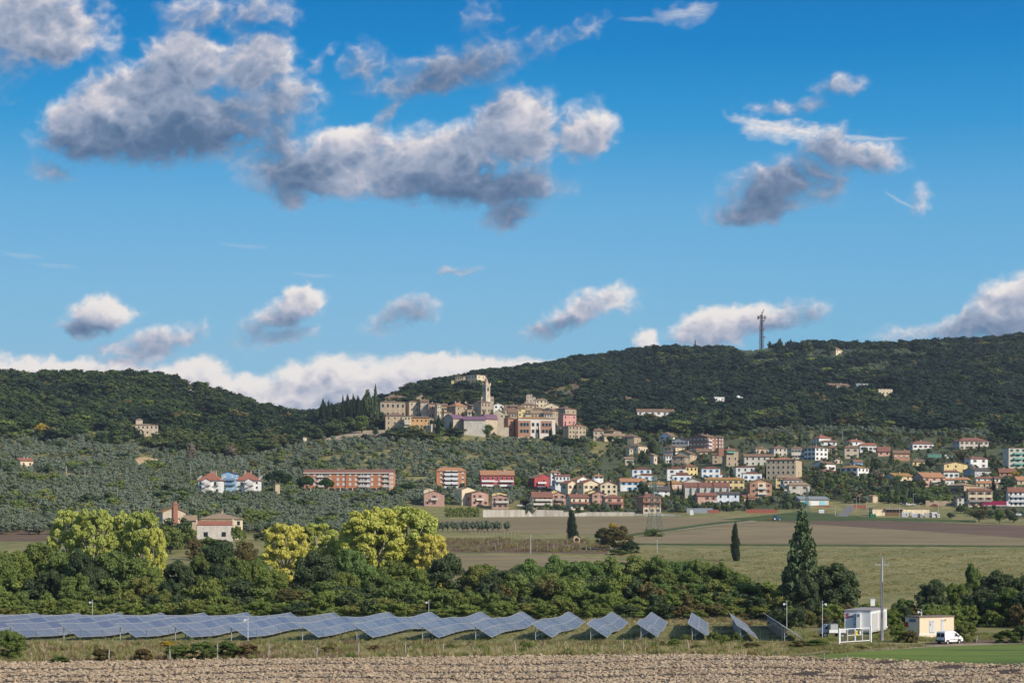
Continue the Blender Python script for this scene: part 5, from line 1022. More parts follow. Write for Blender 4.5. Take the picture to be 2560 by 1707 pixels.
# --- stone farm on the left ------------------------------------------------
def parapets(t, Rl, L, he, hr):
    for x in (-.35, Rl-.15):
        b = MB(); b.prism([(0, he-.4), (L, he-.4), (L, he+.3), (L/2, he+hr+.7), (0, he+.3)], 0, .5, 0, Matrix.Translation((x, 0, 0)) @ Matrix(((0, 1, 0, 0), (1, 0, 0, 0), (0, 0, 1, 0), (0, 0, 0, 1)))); b.obj('gable_coping', wallmat(WC['lstone'], ST), t)
B('stone_barn', 'roofed white stone barn with two dark square openings and red tiles behind the trees', 'C', (158, 192, 735), 1452, 1165, 1098, 'gx', 'wstone', 'red', ST, (1, 2, (), 0), None, 'hole', k=1.2, cat='barn', extra=parapets, chim=0, ov=.05, ww=1.5, wh=1.6)
B('tan_farmhouse', 'tan farmhouse with a wide hipped roof behind the white stone barn', 'C', (148, 250, 885), 1350, 1062, 968, 'hip', 'cream', 'tan', 'plaster', (2, 5, ((0, 0), (1, 0), (1, 1), (1, 2))), None, 'hole', k=.7, Y=745, chim=1)
def brickchim(t, Rl, L, he, hr):
    b = MB(); x = Rl*.55; b.box(x-.9, -.9, -1, x+.9, .2, he+hr+1.0); b.box(x-1.1, -1.1, he+hr+1.0, x+1.1, .4, he+hr+1.3); b.box(x-.6, -.7, he+hr+1.3, x+.6, .1, he+hr+2.3); b.obj('brick_chimney', plain((.36, .16, .11), .9), t)
B('brick_cottage', 'gabled cottage with orange roof and a tall brick chimney on the left', 'P', (1440, 1495, 1706), 330, 218, 172, 'gy', 'lstone', 'ochre', 'plaster', None, None, cat='cottage', extra=brickchim, chim=0, Y=800)
B('low_farm_roof', 'low farm shed with a tan tiled roof left of the tan farmhouse', 'P', (1690, 1694, 1800), 320, 288, 250, 'gx', 'beige', 'tan', cat='shed', chim=0, Y=790)
# ---------------------------------------------------------------- woods and olive groves
def gn_scatter(name, label, pts, kinds, meshes, cat):
    """one object: crowns instanced on points (too many to count)"""
    n = len(pts); me = bpy.data.meshes.new(name); me.vertices.add(n); me.vertices.foreach_set('co', np.array([p[:3] for p in pts], np.float32).ravel())
    for nm, arr, ty in (('rotz', [p[3] for p in pts], 'FLOAT'), ('idx', kinds, 'INT')):
        a_ = me.attributes.new(nm, ty, 'POINT'); a_.data.foreach_set('value', np.array(arr, np.float32 if ty == 'FLOAT' else np.int32))
    a_ = me.attributes.new('scl', 'FLOAT_VECTOR', 'POINT'); a_.data.foreach_set('vector', np.array([p[4] for p in pts], np.float32).ravel())
    src = bpy.data.collections.new(name+'_source')
    for i, m_ in enumerate(meshes):
        o_ = bpy.data.objects.new('%s_%03d' % (name, i), m_); src.objects.link(o_)
    o = link(name, me)
    ng = bpy.data.node_groups.new(name, 'GeometryNodeTree')
    ng.interface.new_socket('Geometry', in_out='INPUT', socket_type='NodeSocketGeometry'); ng.interface.new_socket('Geometry', in_out='OUTPUT', socket_type='NodeSocketGeometry')
    a = ng.nodes.new('NodeGroupInput'); z = ng.nodes.new('NodeGroupOutput'); ip = ng.nodes.new('GeometryNodeInstanceOnPoints'); ci = ng.nodes.new('GeometryNodeCollectionInfo')
    ci.inputs['Collection'].default_value = src; ci.inputs['Separate Children'].default_value = True; ci.inputs['Reset Children'].default_value = True
    def na(nm, ty):
        q_ = ng.nodes.new('GeometryNodeInputNamedAttribute'); q_.data_type = ty; q_.inputs['Name'].default_value = nm; return q_.outputs['Attribute']
    L = ng.links.new
    L(a.outputs[0], ip.inputs['Points']); L(ci.outputs[0], ip.inputs['Instance']); ip.inputs['Pick Instance'].default_value = True
    L(na('idx', 'INT'), ip.inputs['Instance Index'])
    cx_ = ng.nodes.new('ShaderNodeCombineXYZ'); L(na('rotz', 'FLOAT'), cx_.inputs[2])
    er = ng.nodes.new('FunctionNodeEulerToRotation'); L(cx_.outputs[0], er.inputs[0]); L(er.outputs[0], ip.inputs['Rotation'])
    L(na('scl', 'FLOAT_VECTOR'), ip.inputs['Scale']); L(ip.outputs[0], z.inputs[0])
    md = o.modifiers.new('scatter', 'NODES'); md.node_group = ng
    return tag(o, label, cat, kind='stuff')
def clear_of(x, y, pad=0, front=0):
    for (fx, fy, fr, cx_, cy_, Rl, L_, a) in FOOT:
        if abs(x-fx) > 45 or abs(y-fy) > 60: continue
        dx, dy = x-cx_, y-cy_; u = dx*math.cos(a)+dy*math.sin(a); v = -dx*math.sin(a)+dy*math.cos(a)
        if -pad < u < Rl+pad and -pad-front < v < L_+pad: return False
    return True
WL = ([-1500, 0, 200, 330, 450, 600, 700, 760, 850, 930, 1000, 1300, 1400, 1450, 1600, 1900, 2200, 2560, 4000], [1100, 1100, 1112, 1125, 1135, 1150, 1128, 1112, 1092, 1070, 1075, 1075, 1090, 1102, 1085, 1092, 1090, 1100, 1110])
TOWN = [(915, 1095, 1420, 1000), (1400, 1110, 1570, 1078)]
def inpoly(px, py, poly):
    c = False; n = len(poly)
    for i in range(n):
        x1, y1 = poly[i]; x2, y2 = poly[(i+1) % n]
        if (y1 > py) != (y2 > py) and px < (x2-x1)*(py-y1)/(y2-y1)+x1: c = not c
    return c
CLIFF = [(1345, 990), (1362, 978), (1380, 984), (1398, 972), (1412, 976), (1424, 960), (1440, 962), (1452, 950), (1470, 952), (1480, 944), (1496, 950), (1488, 964), (1470, 968), (1462, 982), (1446, 984), (1442, 998), (1428, 1012), (1424, 994), (1408, 998), (1390, 990), (1370, 996)]
SAND = [(332, 1150), (360, 1144), (395, 1150), (402, 1160), (372, 1171), (345, 1168)]
ROADB = [(790, 1104), (850, 1090), (905, 1078), (962, 1077), (1010, 1082), (1010, 1090), (960, 1094), (915, 1100), (860, 1102)]
CUT = [(444, 952), (468, 956), (508, 1008), (546, 1060), (526, 1068), (480, 1016)]
TERR = [(90, 1186), (190, 1183), (185, 1196), (95, 1196)]
VTOWN = [(925, 1092), (930, 1035), (1000, 1015), (1100, 1005), (1200, 995), (1330, 1000), (1450, 1040), (1480, 1090), (1380, 1100)]
LAWN = [(745, 1238), (1010, 1238), (1010, 1228), (745, 1228)]
LTOWN = [(1300, 1284), (1302, 1200), (1440, 1185), (1560, 1080), (1700, 1070), (1850, 1090), (2200, 1080), (2560, 1075), (2700, 1075), (2700, 1300), (2440, 1298), (2370, 1262), (2030, 1256), (2000, 1276), (1640, 1283)]
rs = np.random.RandomState(5)
wood, olive = [], []
HX = {'w': 7.2, 'o': 6.2}
def groundpy(x, y): return HY-(g1(x, y)-H)*F/y
Ys = np.arange(560, 2290, 5.2)
cnt = 0
for yv in Ys:
    half = yv*.37
    for xv in np.arange(-half, half, 6.4):
        x = xv+rs.uniform(-2.4, 2.4); y = yv+rs.uniform(-2, 2); cnt += 1
        px = CX+F*x/y; py = groundpy(x, y)
        if px > 2950 or px < -480: continue
        ridge = y > (1740 if px < 620 else 2230)
        if ridge: continue
        line = np.interp(px, WL[0], WL[1])
        if inpoly(px, py, CLIFF) or inpoly(px, py, SAND) or inpoly(px, py, ROADB) or inpoly(px, py, CUT): continue
        if py < line+(30 if 900 < px < 1460 else 0):
            # woods; olive terraces near the right hand crest
            ol = (1840 < px < 2300 and py < 905+10*math.sin(px/40) and py > 880) or (1880 < px < 2250 and 905 < py < 945 and math.sin(px/60+py/9) > .0) or (inpoly(px, py, [(1850, 1098), (1900, 1075), (2150, 1072), (2330, 1085), (2500, 1085), (2500, 1100)])) or (py > line-30 and px < 430 and math.sin(px/31+py/7) > -.2)
            (olive if ol else wood).append((x, y, px, py))
        else:
            if px < 1330 or (px < 1480 and py < 1190):
                if any(inpoly(px, py, bp) for bp in BANDS): continue
                if y < 760 or inpoly(px, py, LAWN) or inpoly(px, py, TERR): continue
                if px > 1010 and py > 1262: continue
                if px > 560 and py > 1335: continue
                if inpoly(px, py, LTOWN): continue
                if px > 1080 and py > 1268: continue
                olive.append((x, y, px, py))
EXW = lambda x, y: clear_of(x, y, 4.5, 30) and not (inpoly(CX+F*x/y, groundpy(x, y), VTOWN) and rs.rand() < .45)
wood = [w for w in wood if EXW(w[0], w[1])]
oa = np.array(olive); on0 = fbm(oa[:, 0]/38, oa[:, 1]/20, 800, 4)
olive = [(w[0]+rs.uniform(-.5, .5), round(w[1]/7.8)*7.8+rs.uniform(-.7, .7), w[2], w[3]) for i, w in enumerate(olive) if clear_of(w[0], w[1], 2, 17) and on0[i] > -.22 and rs.rand() < .76]
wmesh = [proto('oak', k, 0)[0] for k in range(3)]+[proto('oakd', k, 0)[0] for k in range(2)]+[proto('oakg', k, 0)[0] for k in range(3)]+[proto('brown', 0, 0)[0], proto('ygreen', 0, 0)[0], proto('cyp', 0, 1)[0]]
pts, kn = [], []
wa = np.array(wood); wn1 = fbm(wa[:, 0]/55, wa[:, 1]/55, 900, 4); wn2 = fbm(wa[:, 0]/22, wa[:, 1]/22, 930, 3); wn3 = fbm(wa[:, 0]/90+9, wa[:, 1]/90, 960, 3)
for i, (x, y, px, py) in enumerate(wood):
    u = rs.rand(); big = u < .34
    if not big and rs.rand() < .48+.5*wn2[i]: continue
    w_ = rs.uniform(1.6, 2.8) if big else rs.uniform(.8, 1.5); h = (rs.uniform(.95, 1.4) if big else rs.uniform(.55, 1.0))*(.66 if 900 < px < 1480 and py > 985 else 1)*(.85 if y > 2100 else 1)
    pts.append((x, y, g1(x, y)-.8, rs.rand()*6.28, (w_, w_, h)))
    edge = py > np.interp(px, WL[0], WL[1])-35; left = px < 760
    v = wn1[i]+rs.uniform(-.28, .28)+(.10 if left else -.10-.14*(px > 1450))+.16*edge  # right hill leans to darker oaks, cloud shadow put into foliage colour
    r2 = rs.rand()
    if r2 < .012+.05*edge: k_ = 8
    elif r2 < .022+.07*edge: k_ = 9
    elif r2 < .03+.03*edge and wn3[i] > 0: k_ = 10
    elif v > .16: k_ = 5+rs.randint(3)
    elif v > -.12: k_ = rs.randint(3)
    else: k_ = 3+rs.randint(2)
    kn.append(k_)
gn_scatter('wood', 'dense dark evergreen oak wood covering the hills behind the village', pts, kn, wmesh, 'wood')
olive.sort(key=lambda w: w[1])
OM = [proto('olive', k, 0) for k in range(3)]
near_, far_ = olive[:300], olive[300:]
pts, kn = [], []; fa = np.array(far_); on1 = fbm(fa[:, 0]/30, fa[:, 1]/26, 700, 4); j_ = 0
for (x, y, px, py) in far_:
    h = rs.uniform(.42, .62); w_ = rs.uniform(.6, .86); pts.append((x, y, g1(x, y)-.4, rs.rand()*6.28, (w_, w_, h)))
    big_ = on1[j_] > .20 and rs.rand() < .5; kn.append(3+rs.randint(3) if big_ or rs.rand() < .03 else rs.randint(3)); j_ += 1
    if big_: pts[-1] = pts[-1][:4]+((rs.uniform(.8, 1.5),)*2+(rs.uniform(.5, .85),),)
gn_scatter('olive_grove', 'grey green olive groves on the slopes below the hill wood', pts, kn, [m_[0] for m_ in OM]+[proto('green', 1, 0)[0], proto('dark', 1, 0)[0], proto('ygreen', 1, 0)[0]], 'olive grove')
for (x, y, px, py) in near_:
    plant('olive', (x, y, g1(x, y)), rs.uniform(2.4, 3.4), rs.uniform(4.2, 5.6), 'olive_tree', 'grey green olive tree near the foot of the groves behind the yellow poplars', 'olive tree', 'olive trees at the foot of the groves', lod=1)
# bare rock and earth on the slopes
sheet('cliff', CLIFF, groundmat('red_rock', (.17, .085, .05), (.30, .22, .14), (.09, .055, .035), .06, .22, bump=1.0), 1.0, 4)
sheet('sand_bank', SAND, groundmat('yellow_sand_bank', (.52, .36, .19), (.66, .52, .34), (.40, .28, .14), .1, .5), .6, 4)
sheet('earth_bank', ROADB, bankm, .8, 4)
sheet('cleared_strip', CUT, groundmat('cleared_strip', (.14, .10, .065), (.18, .14, .09), (.1, .08, .05), .1, .5), .5, 4)
sheet('terrace_meadow', TERR, groundmat('terrace_meadow', (.17, .17, .06), (.24, .2, .1), (.3, .24, .14), .1, .5), .3, 4)
sheet('lawn', LAWN, groundmat('lawn_bank', (.14, .12, .055), (.2, .16, .08), (.09, .11, .03), .1, .5), .25, 4)
# ---------------------------------------------------------------- trees one can tell apart
def tpx(z, x, top, base, w, kind, name, label, cat='tree', group=None, lod=1, Y=None, k=None):
    px, pt, pb = zx(z, x), zy(z, top), zy(z, base); Y = Y or gY(px, pb); x_ = (px-CX)*Y/F; s = F/Y
    zb = g1(x_, Y); h = (H+(HY-pt)*Y/F-zb)
    return plant(kind, (x_, Y, zb), w/ZN[z][2]/2/s, h, name, label, cat, group, k, lod)
G1 = 'yellowing poplars behind the hedge'
for (z, x, tp, w, kd, lb, Y) in (
 ('P', 640, 165, 330, 'pgreen', 'leftmost of the tall green and yellow poplars behind the left hedge', 482), ('P', 860, 150, 400, 'pgreen', 'second tall yellow green poplar from the left behind the hedge', 476), ('P', 1080, 172, 360, 'pgreen', 'third tall yellow green poplar from the left behind the hedge', 486), ('P', 1310, 178, 360, 'pgreen', 'rightmost poplar of the broad left group, golden on its right side', 478),
 ('P', 1420, 330, 190, 'yellow', 'small golden poplar at the right foot of the broad left group', 470),
 ('R', 420, 285, 430, 'yellow', 'golden poplar, left half of the small pair in the middle left', 474), ('R', 720, 292, 400, 'pgreen', 'greener poplar, right half of the small pair in the middle left', 480),
 ('R', 1230, 128, 560, 'yellow', 'left half of the largest poplar clump, golden at the top', 470), ('R', 1540, 125, 560, 'pgreen', 'tallest yellow green poplar in the centre of the largest clump', 476), ('R', 1760, 385, 300, 'yellow', 'low golden poplar hanging over the right side of the largest clump', 468), ('R', 1010, 270, 220, 'yellow', 'small golden poplar at the left edge of the largest clump', 474)):
    tpx(z, x, tp, 0, w*1.22, kd, 'poplar_tree', lb, 'poplar', G1, 2, Y)
HG = 'trees of the thick hedge behind the solar panels'
NM = {'green': 'mid green leafy tree in the thick hedge behind the solar panels', 'dark': 'dark green dense tree in the thick hedge behind the solar panels', 'ygreen': 'yellowish green tree in the thick hedge behind the solar panels', 'locust': 'light feathery green locust tree in the hedge behind the solar panels', 'brown': 'brownish autumn tree in the hedge behind the solar panels', 'bush': 'low rounded bush at the foot of the hedge behind the solar panels'}
HED = [  # zone, x, top, width, kind, distance
 ('P', -60, 500, 420, 'green', 425), ('P', 150, 520, 360, 'ygreen', 432), ('P', 380, 455, 430, 'green', 438), ('P', 560, 540, 400, 'green', 430), ('P', 740, 545, 330, 'dark', 425), ('P', 1010, 535, 420, 'green', 436), ('P', 1230, 600, 430, 'green', 428), ('P', 1400, 690, 260, 'ygreen', 422),
 ('P', 120, 690, 330, 'ygreen', 412), ('P', 480, 730, 300, 'dark', 410), ('P', 700, 760, 330, 'green', 408), ('P', 900, 720, 300, 'dark', 412), ('P', 1290, 780, 330, 'ygreen', 408),
 ('P', 1640, 650, 330, 'dark', 425), ('P', 1990, 468, 470, 'dark', 432), ('P', 1830, 560, 300, 'green', 428), ('P', 2180, 590, 320, 'green', 428), ('P', 2080, 700, 330, 'dark', 415), ('P', 1560, 820, 260, 'dark', 412), ('P', 2330, 650, 260, 'ygreen', 430),
 ('R', 150, 620, 280, 'locust', 440), ('R', 60, 500, 260, 'brown', 500), ('R', 300, 720, 330, 'ygreen', 425), ('R', 690, 560, 440, 'dark', 428), ('R', 1010, 480, 330, 'locust', 442), ('R', 1130, 640, 330, 'locust', 432), ('R', 960, 740, 300, 'ygreen', 422), ('R', 1420, 640, 380, 'green', 436), ('R', 1290, 760, 330, 'green', 424), ('R', 1620, 700, 340, 'ygreen', 430), ('R', 1900, 590, 420, 'dark', 432), ('R', 2170, 680, 320, 'ygreen', 430), ('R', 2310, 760, 260, 'dark', 420), ('R', 480, 900, 400, 'brown', 405),
 ('Q', 30, 610, 300, 'ygreen', 436), ('Q', 230, 640, 420, 'dark', 425), ('Q', 420, 575, 330, 'locust', 442), ('Q', 640, 545, 280, 'locust', 448), ('Q', 560, 700, 300, 'locust', 432), ('Q', 860, 560, 380, 'locust', 446), ('Q', 760, 700, 330, 'green', 432), ('Q', 1080, 555, 330, 'locust', 450), ('Q', 1000, 720, 420, 'dark', 425), ('Q', 1300, 545, 360, 'locust', 450), ('Q', 1480, 560, 330, 'green', 446), ('Q', 1240, 720, 330, 'dark', 428), ('Q', 1660, 560, 300, 'locust', 450), ('Q', 1850, 570, 330, 'green', 446), ('Q', 1560, 660, 330, 'green', 436), ('Q', 1760, 680, 330, 'green', 434), ('Q', 2010, 600, 330, 'green', 444), ('Q', 2180, 690, 330, 'green', 436), ('Q', 1420, 780, 300, 'ygreen', 422), ('Q', 1900, 780, 300, 'dark', 424), ('Q', 1640, 840, 300, 'ygreen', 416), ('Q', 2140, 840, 330, 'brown', 420), ('Q', 2290, 790, 260, 'brown', 428),
 ('Q', 120, 850, 330, 'dark', 412), ('Q', 1120, 850, 330, 'dark', 412), ('Q', 900, 860, 300, 'dark', 410)]
for (z, x, tp, w, kd, Y) in HED:
    tpx(z, x, tp, 0, w, kd, 'hedge_tree', NM[kd], 'tree', HG, 2, Y)
r_ = random.Random(3)
for px in range(-420, 2010, 28):
    for row in range(2):
        top = 1478+r_.uniform(-14, 22)+row*24+(10 if px > 1500 else 0); Y = 404-row*9+r_.uniform(-2, 2)
        kd = r_.choice(['bush', 'bush', 'green', 'ygreen', 'brown' if px > 1700 else 'bush', 'dark'])
        tpx('O', (px+r_.uniform(-9, 9))/O2, top/O2, 0, r_.uniform(44, 74)/O2*(ZN['O'][2]*O2), kd, 'hedge_bush', 'low bush at the foot of the thick hedge behind the solar panels', 'bush', 'bushes along the foot of the hedge', 1, Y)
rh = random.Random(21)
for px in range(-420, 1960, 34):
    base_ = 1452 if px < 620 else (1462 if px < 1180 else 1440)
    kd = rh.choice(['green', 'ygreen', 'dark', 'green'] if px < 1150 else ['green', 'locust', 'dark', 'ygreen', 'brown'])
    tpx('O', (px+rh.uniform(-10, 10))/O2, (base_+rh.uniform(-22, 16)+(26 if px > 1800 else 0))/O2, 0, rh.uniform(62, 96), kd, 'hedge_tree', NM[kd], 'tree', HG, 1, rh.uniform(410, 421))
# single trees
tpx('Q', 770, 172, 432, 104, 'cyp', 'cypress_tree', 'broad dark cypress beside the little brick shrine in the fields', 'cypress', lod=2)
tpx('Q', 2142, 280, 610, 84, 'cyp', 'cypress_tree', 'tall slim cypress standing alone right of the hedge', 'cypress', lod=2)
tpx('O', 1843, 1172, 0, 124, 'fir', 'fir_tree', 'tall dark green fir with a pointed top right of the hedge', 'fir', lod=2, Y=405)
tpx('S', 490, 80, 0, 540, 'dark', 'oak_tree', 'broad dark round oak right of the tall fir', 'oak', lod=2, Y=392)
tpx('S', 215, 210, 0, 330, 'dark', 'oak_tree', 'smaller dark oak pressed between the fir and the broad round oak', 'oak', lod=2, Y=386)
for (x, tp, w, kd, Y, lb) in ((1460, 255, 380, 'dark', 372, 'dark domed tree behind the beige cabin'), (1845, 90, 230, 'green', 398, 'tall narrow green tree behind the scrub on the right'), (1690, 270, 260, 'ygreen', 385, 'yellowish green bushy tree between the domed and the narrow tree'), (2090, 165, 420, 'dark', 390, 'large dark tree in the right hand thicket'), (1960, 330, 430, 'dark', 372, 'broad dark bushy tree in front of the right hand thicket'), (2300, 180, 300, 'dark', 380, 'dark tree at the right edge of the picture'), (2200, 330, 380, 'green', 366, 'mid green bushy tree low in the right hand thicket'), (2380, 330, 320, 'dark', 362, 'dark bush tree cut by the right edge'), (1180, 440, 260, 'green', 372, 'low green shrubby tree left of the domed tree'), (1060, 540, 240, 'ygreen', 352, 'olive yellow shrub tree behind the white cabin'), (1420, 540, 230, 'ygreen', 350, 'olive yellow shrub tree behind the beige cabin roof')):
    tpx('S', x, tp, 0, w, kd, 'thicket_tree', lb, 'tree', lod=2, Y=Y)
for (x, tp, b_, w, kd, lb) in ((1130, 700, 880, 190, 'ygreen', 'yellow green bush between the pole and the beige cabin'), (1240, 745, 885, 150, 'brown', 'brownish bush against the left end of the beige cabin'), (1790, 660, 880, 230, 'green', 'green bush right of the beige cabin behind the van'), (2180, 740, 890, 240, 'green', 'dark green bush right of the muddy yard'), (2330, 700, 890, 200, 'dark', 'dark bush at the right edge near the muddy yard'), (330, 840, 935, 260, 'green', 'low green bush under the last solar row'), (150, 850, 930, 200, 'brown', 'low brown bush under the last solar row'), (750, 905, 950, 130, 'brown', 'small brown tuft in front of the gate'), (60, 560, 745, 200, 'ygreen', 'yellow bush behind the last solar panels'), (210, 460, 700, 230, 'brown', 'brown bush left of the white cabin behind the grass'), (440, 480, 700, 260, 'ygreen', 'yellow green bush behind the pickup'), (560, 540, 700, 200, 'dark', 'dark bush at the left corner of the white cabin'), (1000, 560, 740, 160, 'brown', 'brown bush behind the right end of the white cabin')):
    tpx('S', x, tp, b_, w, kd, 'bush', lb, 'bush', lod=2)
for (z, x, tp, b_, w, kd, lb) in (('T', 85, 290, 560, 270, 'green', 'big olive green bush at the lower left edge'), ('T', 500, 520, 595, 150, 'green', 'small green bush on the sandy bank at the lower left'), ('T', 870, 450, 575, 190, 'brown', 'brown bramble near the second fence post'), ('T', 1200, 455, 570, 170, 'brown', 'brown bramble between the second and third fence posts'), ('T', 1400, 400, 460, 130, 'gold', 'golden shrub at the left end of the bramble hedge'), ('T', 1500, 420, 560, 230, 'green', 'left part of the long green bramble hedge before the solar panels'), ('T', 1700, 400, 560, 260, 'green', 'middle of the long green bramble hedge before the solar panels'), ('T', 1900, 400, 550, 260, 'green', 'right part of the long green bramble hedge before the solar panels'), ('T', 2080, 420, 545, 220, 'brown', 'brownish right end of the bramble hedge before the solar panels'), ('T', 735, 495, 525, 90, 'green', 'small bright green tuft left of the brambles'),
 ('U', 2060, 400, 490, 130, 'green', 'small shrub below the long gap between solar rows'), ('U', 1100, 425, 490, 90, 'dark', 'small dark shrub in front of the solar rows'), ('U', 790, 430, 490, 110, 'brown', 'small brown shrub under a solar row'), ('U', 1430, 420, 485, 80, 'ygreen', 'small yellowish shrub by a fence post'), ('U', 400, 440, 515, 130, 'brown', 'brown shrub in the middle of the dug strip'),
 ('X', 1510, 370, 510, 150, 'ygreen', 'yellow green shrub before the third last solar row'), ('X', 1620, 400, 520, 110, 'ygreen', 'smaller yellow green shrub beside it before the solar row'), ('X', 1730, 380, 520, 110, 'green', 'olive green shrub just left of the penultimate solar post'), ('X', 1240, 400, 470, 110, 'ygreen', 'shrub left of the fourth last solar row'), ('X', 960, 460, 540, 180, 'brown', 'brown scrub below the short solar row'), ('X', 1120, 440, 530, 120, 'ygreen', 'straggly shrub below the fourth last solar row'), ('X', 1380, 500, 570, 200, 'brown', 'brown grass clump on the verge'), ('X', 1880, 480, 560, 180, 'brown', 'brown scrub left of the gate verge'), ('X', 370, 500, 570, 90, 'ygreen', 'yellow shrub beside a solar post')):
    tpx(z, x, tp, b_, w, kd, 'bramble', lb, 'bush', lod=2)
# field bush with a golden top
tpx('Q', 1130, 290, 520, 270, 'brown', 'willow_bush', 'big brown grey round bush in the middle of the fields', 'bush', lod=2)
tpx('Q', 1040, 315, 470, 150, 'dark', 'willow_bush', 'darker left side bush of the big clump in the fields', 'bush', lod=2)
tpx('Q', 1125, 272, 480, 110, 'gold', 'golden_tree', 'golden topped tree inside the big bush clump in the fields', 'tree', lod=2)
tpx('Q', 1270, 430, 545, 150, 'dark', 'willow_bush', 'dark green low bush right of the big clump in the fields', 'bush', lod=2)
tpx('Q', 1160, 510, 560, 190, 'green', 'willow_bush', 'flat bush below the big clump in the fields', 'bush', lod=1)
tpx('Q', 1465, 330, 405, 170, 'green', 'ivy_bush', 'green bush growing under the lattice pylon', 'bush', lod=1)
for i, x in enumerate((-10, 60, 110, 150, 230)):
    tpx('Q', x, 262+i*3, 365, 80, 'olive', 'olive_tree', 'olive tree of the short row left of the fields, number %s from the left' % ('one two three four five'.split()[i]), 'olive tree')
for i in range(12):
    tpx('R', 1770+i*46, 285+(i % 3)*6, 400, 66, 'olive', 'olive_tree', 'olive tree in the straight row right of the largest poplar clump', 'olive tree', 'straight olive row')
for i in range(9):
    tpx('E', 600+i*75, 975+(i % 3)*12, 1190, 105, 'ygreen', 'reed_clump', 'tall green reeds below the pinkish double house', 'reeds', 'reeds below the pinkish houses')
# around the farm
for (z, x, tp, b_, w, kd, lb) in (('P', 1900, 425, 640, 260, 'green', 'green tree growing against the foot of the stone barn'), ('P', 2180, 330, 560, 150, 'green', 'leafy green tree hiding the tan wall right of the stone barn'), ('P', 2040, 450, 640, 220, 'dark', 'dark tree before the lower right wall of the stone barn'), ('P', 1780, 440, 660, 150, 'brown', 'brownish shrub at the left foot of the stone barn'), ('P', 1600, 235, 560, 330, 'dark', 'broad dark walnut tree left of the stone barn'), ('P', 1560, 330, 600, 260, 'green', 'green tree in front of the brick cottage'), ('P', 1700, 330, 560, 230, 'green', 'green tree touching the left wall of the stone barn'), ('P', 1450, 210, 300, 50, 'cyp', 'dark cypress at the left wall of the brick cottage'), ('P', 1785, 150, 250, 45, 'cyp', 'slim cypress between the brick cottage and the farmhouse'), ('P', 2190, 165, 270, 60, 'cyp', 'dark cypress at the right end of the tan farmhouse'), ('P', 1990, 230, 310, 190, 'dark', 'tree growing over the roof of the tan farmhouse'), ('P', 2130, 265, 440, 110, 'green', 'tree between the stone barn and the tan wall'), ('P', 2230, 370, 480, 70, 'green', 'small round tree on the farm lawn'),
 ('R', 170, 190, 390, 230, 'green', 'broad green tree right of the farm'), ('R', 60, 215, 400, 130, 'green', 'green tree at the farm corner'), ('R', 190, 395, 480, 140, 'dark', 'dark low bush left of the small golden poplars'), ('R', 60, 480, 700, 240, 'brown', 'brownish shrub in front of the farm lawn'), ('P', 180, 190, 290, 75, 'dark', 'single dark round tree in the left olive grove'), ('P', 2000, 130, 190, 170, 'dark', 'dark oak crown rising behind the tan farmhouse'), ('P', 1490, 20, 110, 330, 'green', 'wide green scrub on the olive slope left of the white blocks')):
    tpx(z, x, tp, b_, w, kd, 'farm_tree', lb, 'tree', lod=1)
# umbrella pines
for (z, x, tp, b_, w, lb) in (('C', 1420, 325, 640, 380, 'large umbrella pine right of the right white apartment block'), ('D', 200, 335, 700, 290, 'umbrella pine in front of the left end of the long orange block'), ('D', 560, 390, 700, 290, 'second umbrella pine in front of the long orange block'), ('D', 2050, 480, 710, 310, 'broad pine right of the long orange block'), ('M', 818, 355, 420, 110, 'umbrella pine standing out on the skyline of the left hill'), ('M', 905, 380, 450, 80, 'ragged pine beside the umbrella pine on the left skyline'), ('K', 1610, 810, 960, 320, 'bright green umbrella pine in the wood on the right'), ('I', 2080, 130, 290, 330, 'bright green umbrella pine at the right edge above the green balcony block'), ('N', 1700, 1195, 1290, 150, 'small umbrella pine above the cream farmhouse')):
    tpx(z, x, tp, b_, w, 'pine', 'umbrella_pine', lb, 'pine', lod=2 if z == 'D' else 1)
# cypresses by the hilltop village
for i, (x, tp, w) in enumerate(((1710, 415, 60), (1690, 480, 60), (1735, 455, 50), (1768, 430, 44), (1798, 452, 54), (1828, 480, 44), (1920, 380, 38), (1950, 455, 44), (1972, 365, 56), (2005, 430, 40), (2030, 368, 44), (2050, 410, 44), (2080, 390, 66), (2115, 430, 60), (2150, 400, 60), (1890, 520, 60), (1860, 540, 60))):
    tpx('M', x, tp-8, 0, w*1.45, 'cyp', 'cypress_tree', 'tall dark cypress in the row left of the hilltop village', 'cypress', 'cypress row left of the village', Y=1490+i % 3*6, lod=1)
tpx('M', 2185, 285, 0, 150, 'dark', 'cedar_tree', 'huge dark rounded cedar next to the hilltop palace', 'cedar', lod=1, Y=1500)
tpx('M', 2262, 270, 0, 90, 'fir', 'cedar_tree', 'pointed dark cedar touching the hilltop palace', 'cedar', lod=1, Y=1512)
tpx('M', 2120, 560, 0, 190, 'green', 'cedar_tree', 'lighter green tree below the cypress row left of the palace', 'tree', lod=1, Y=1470)
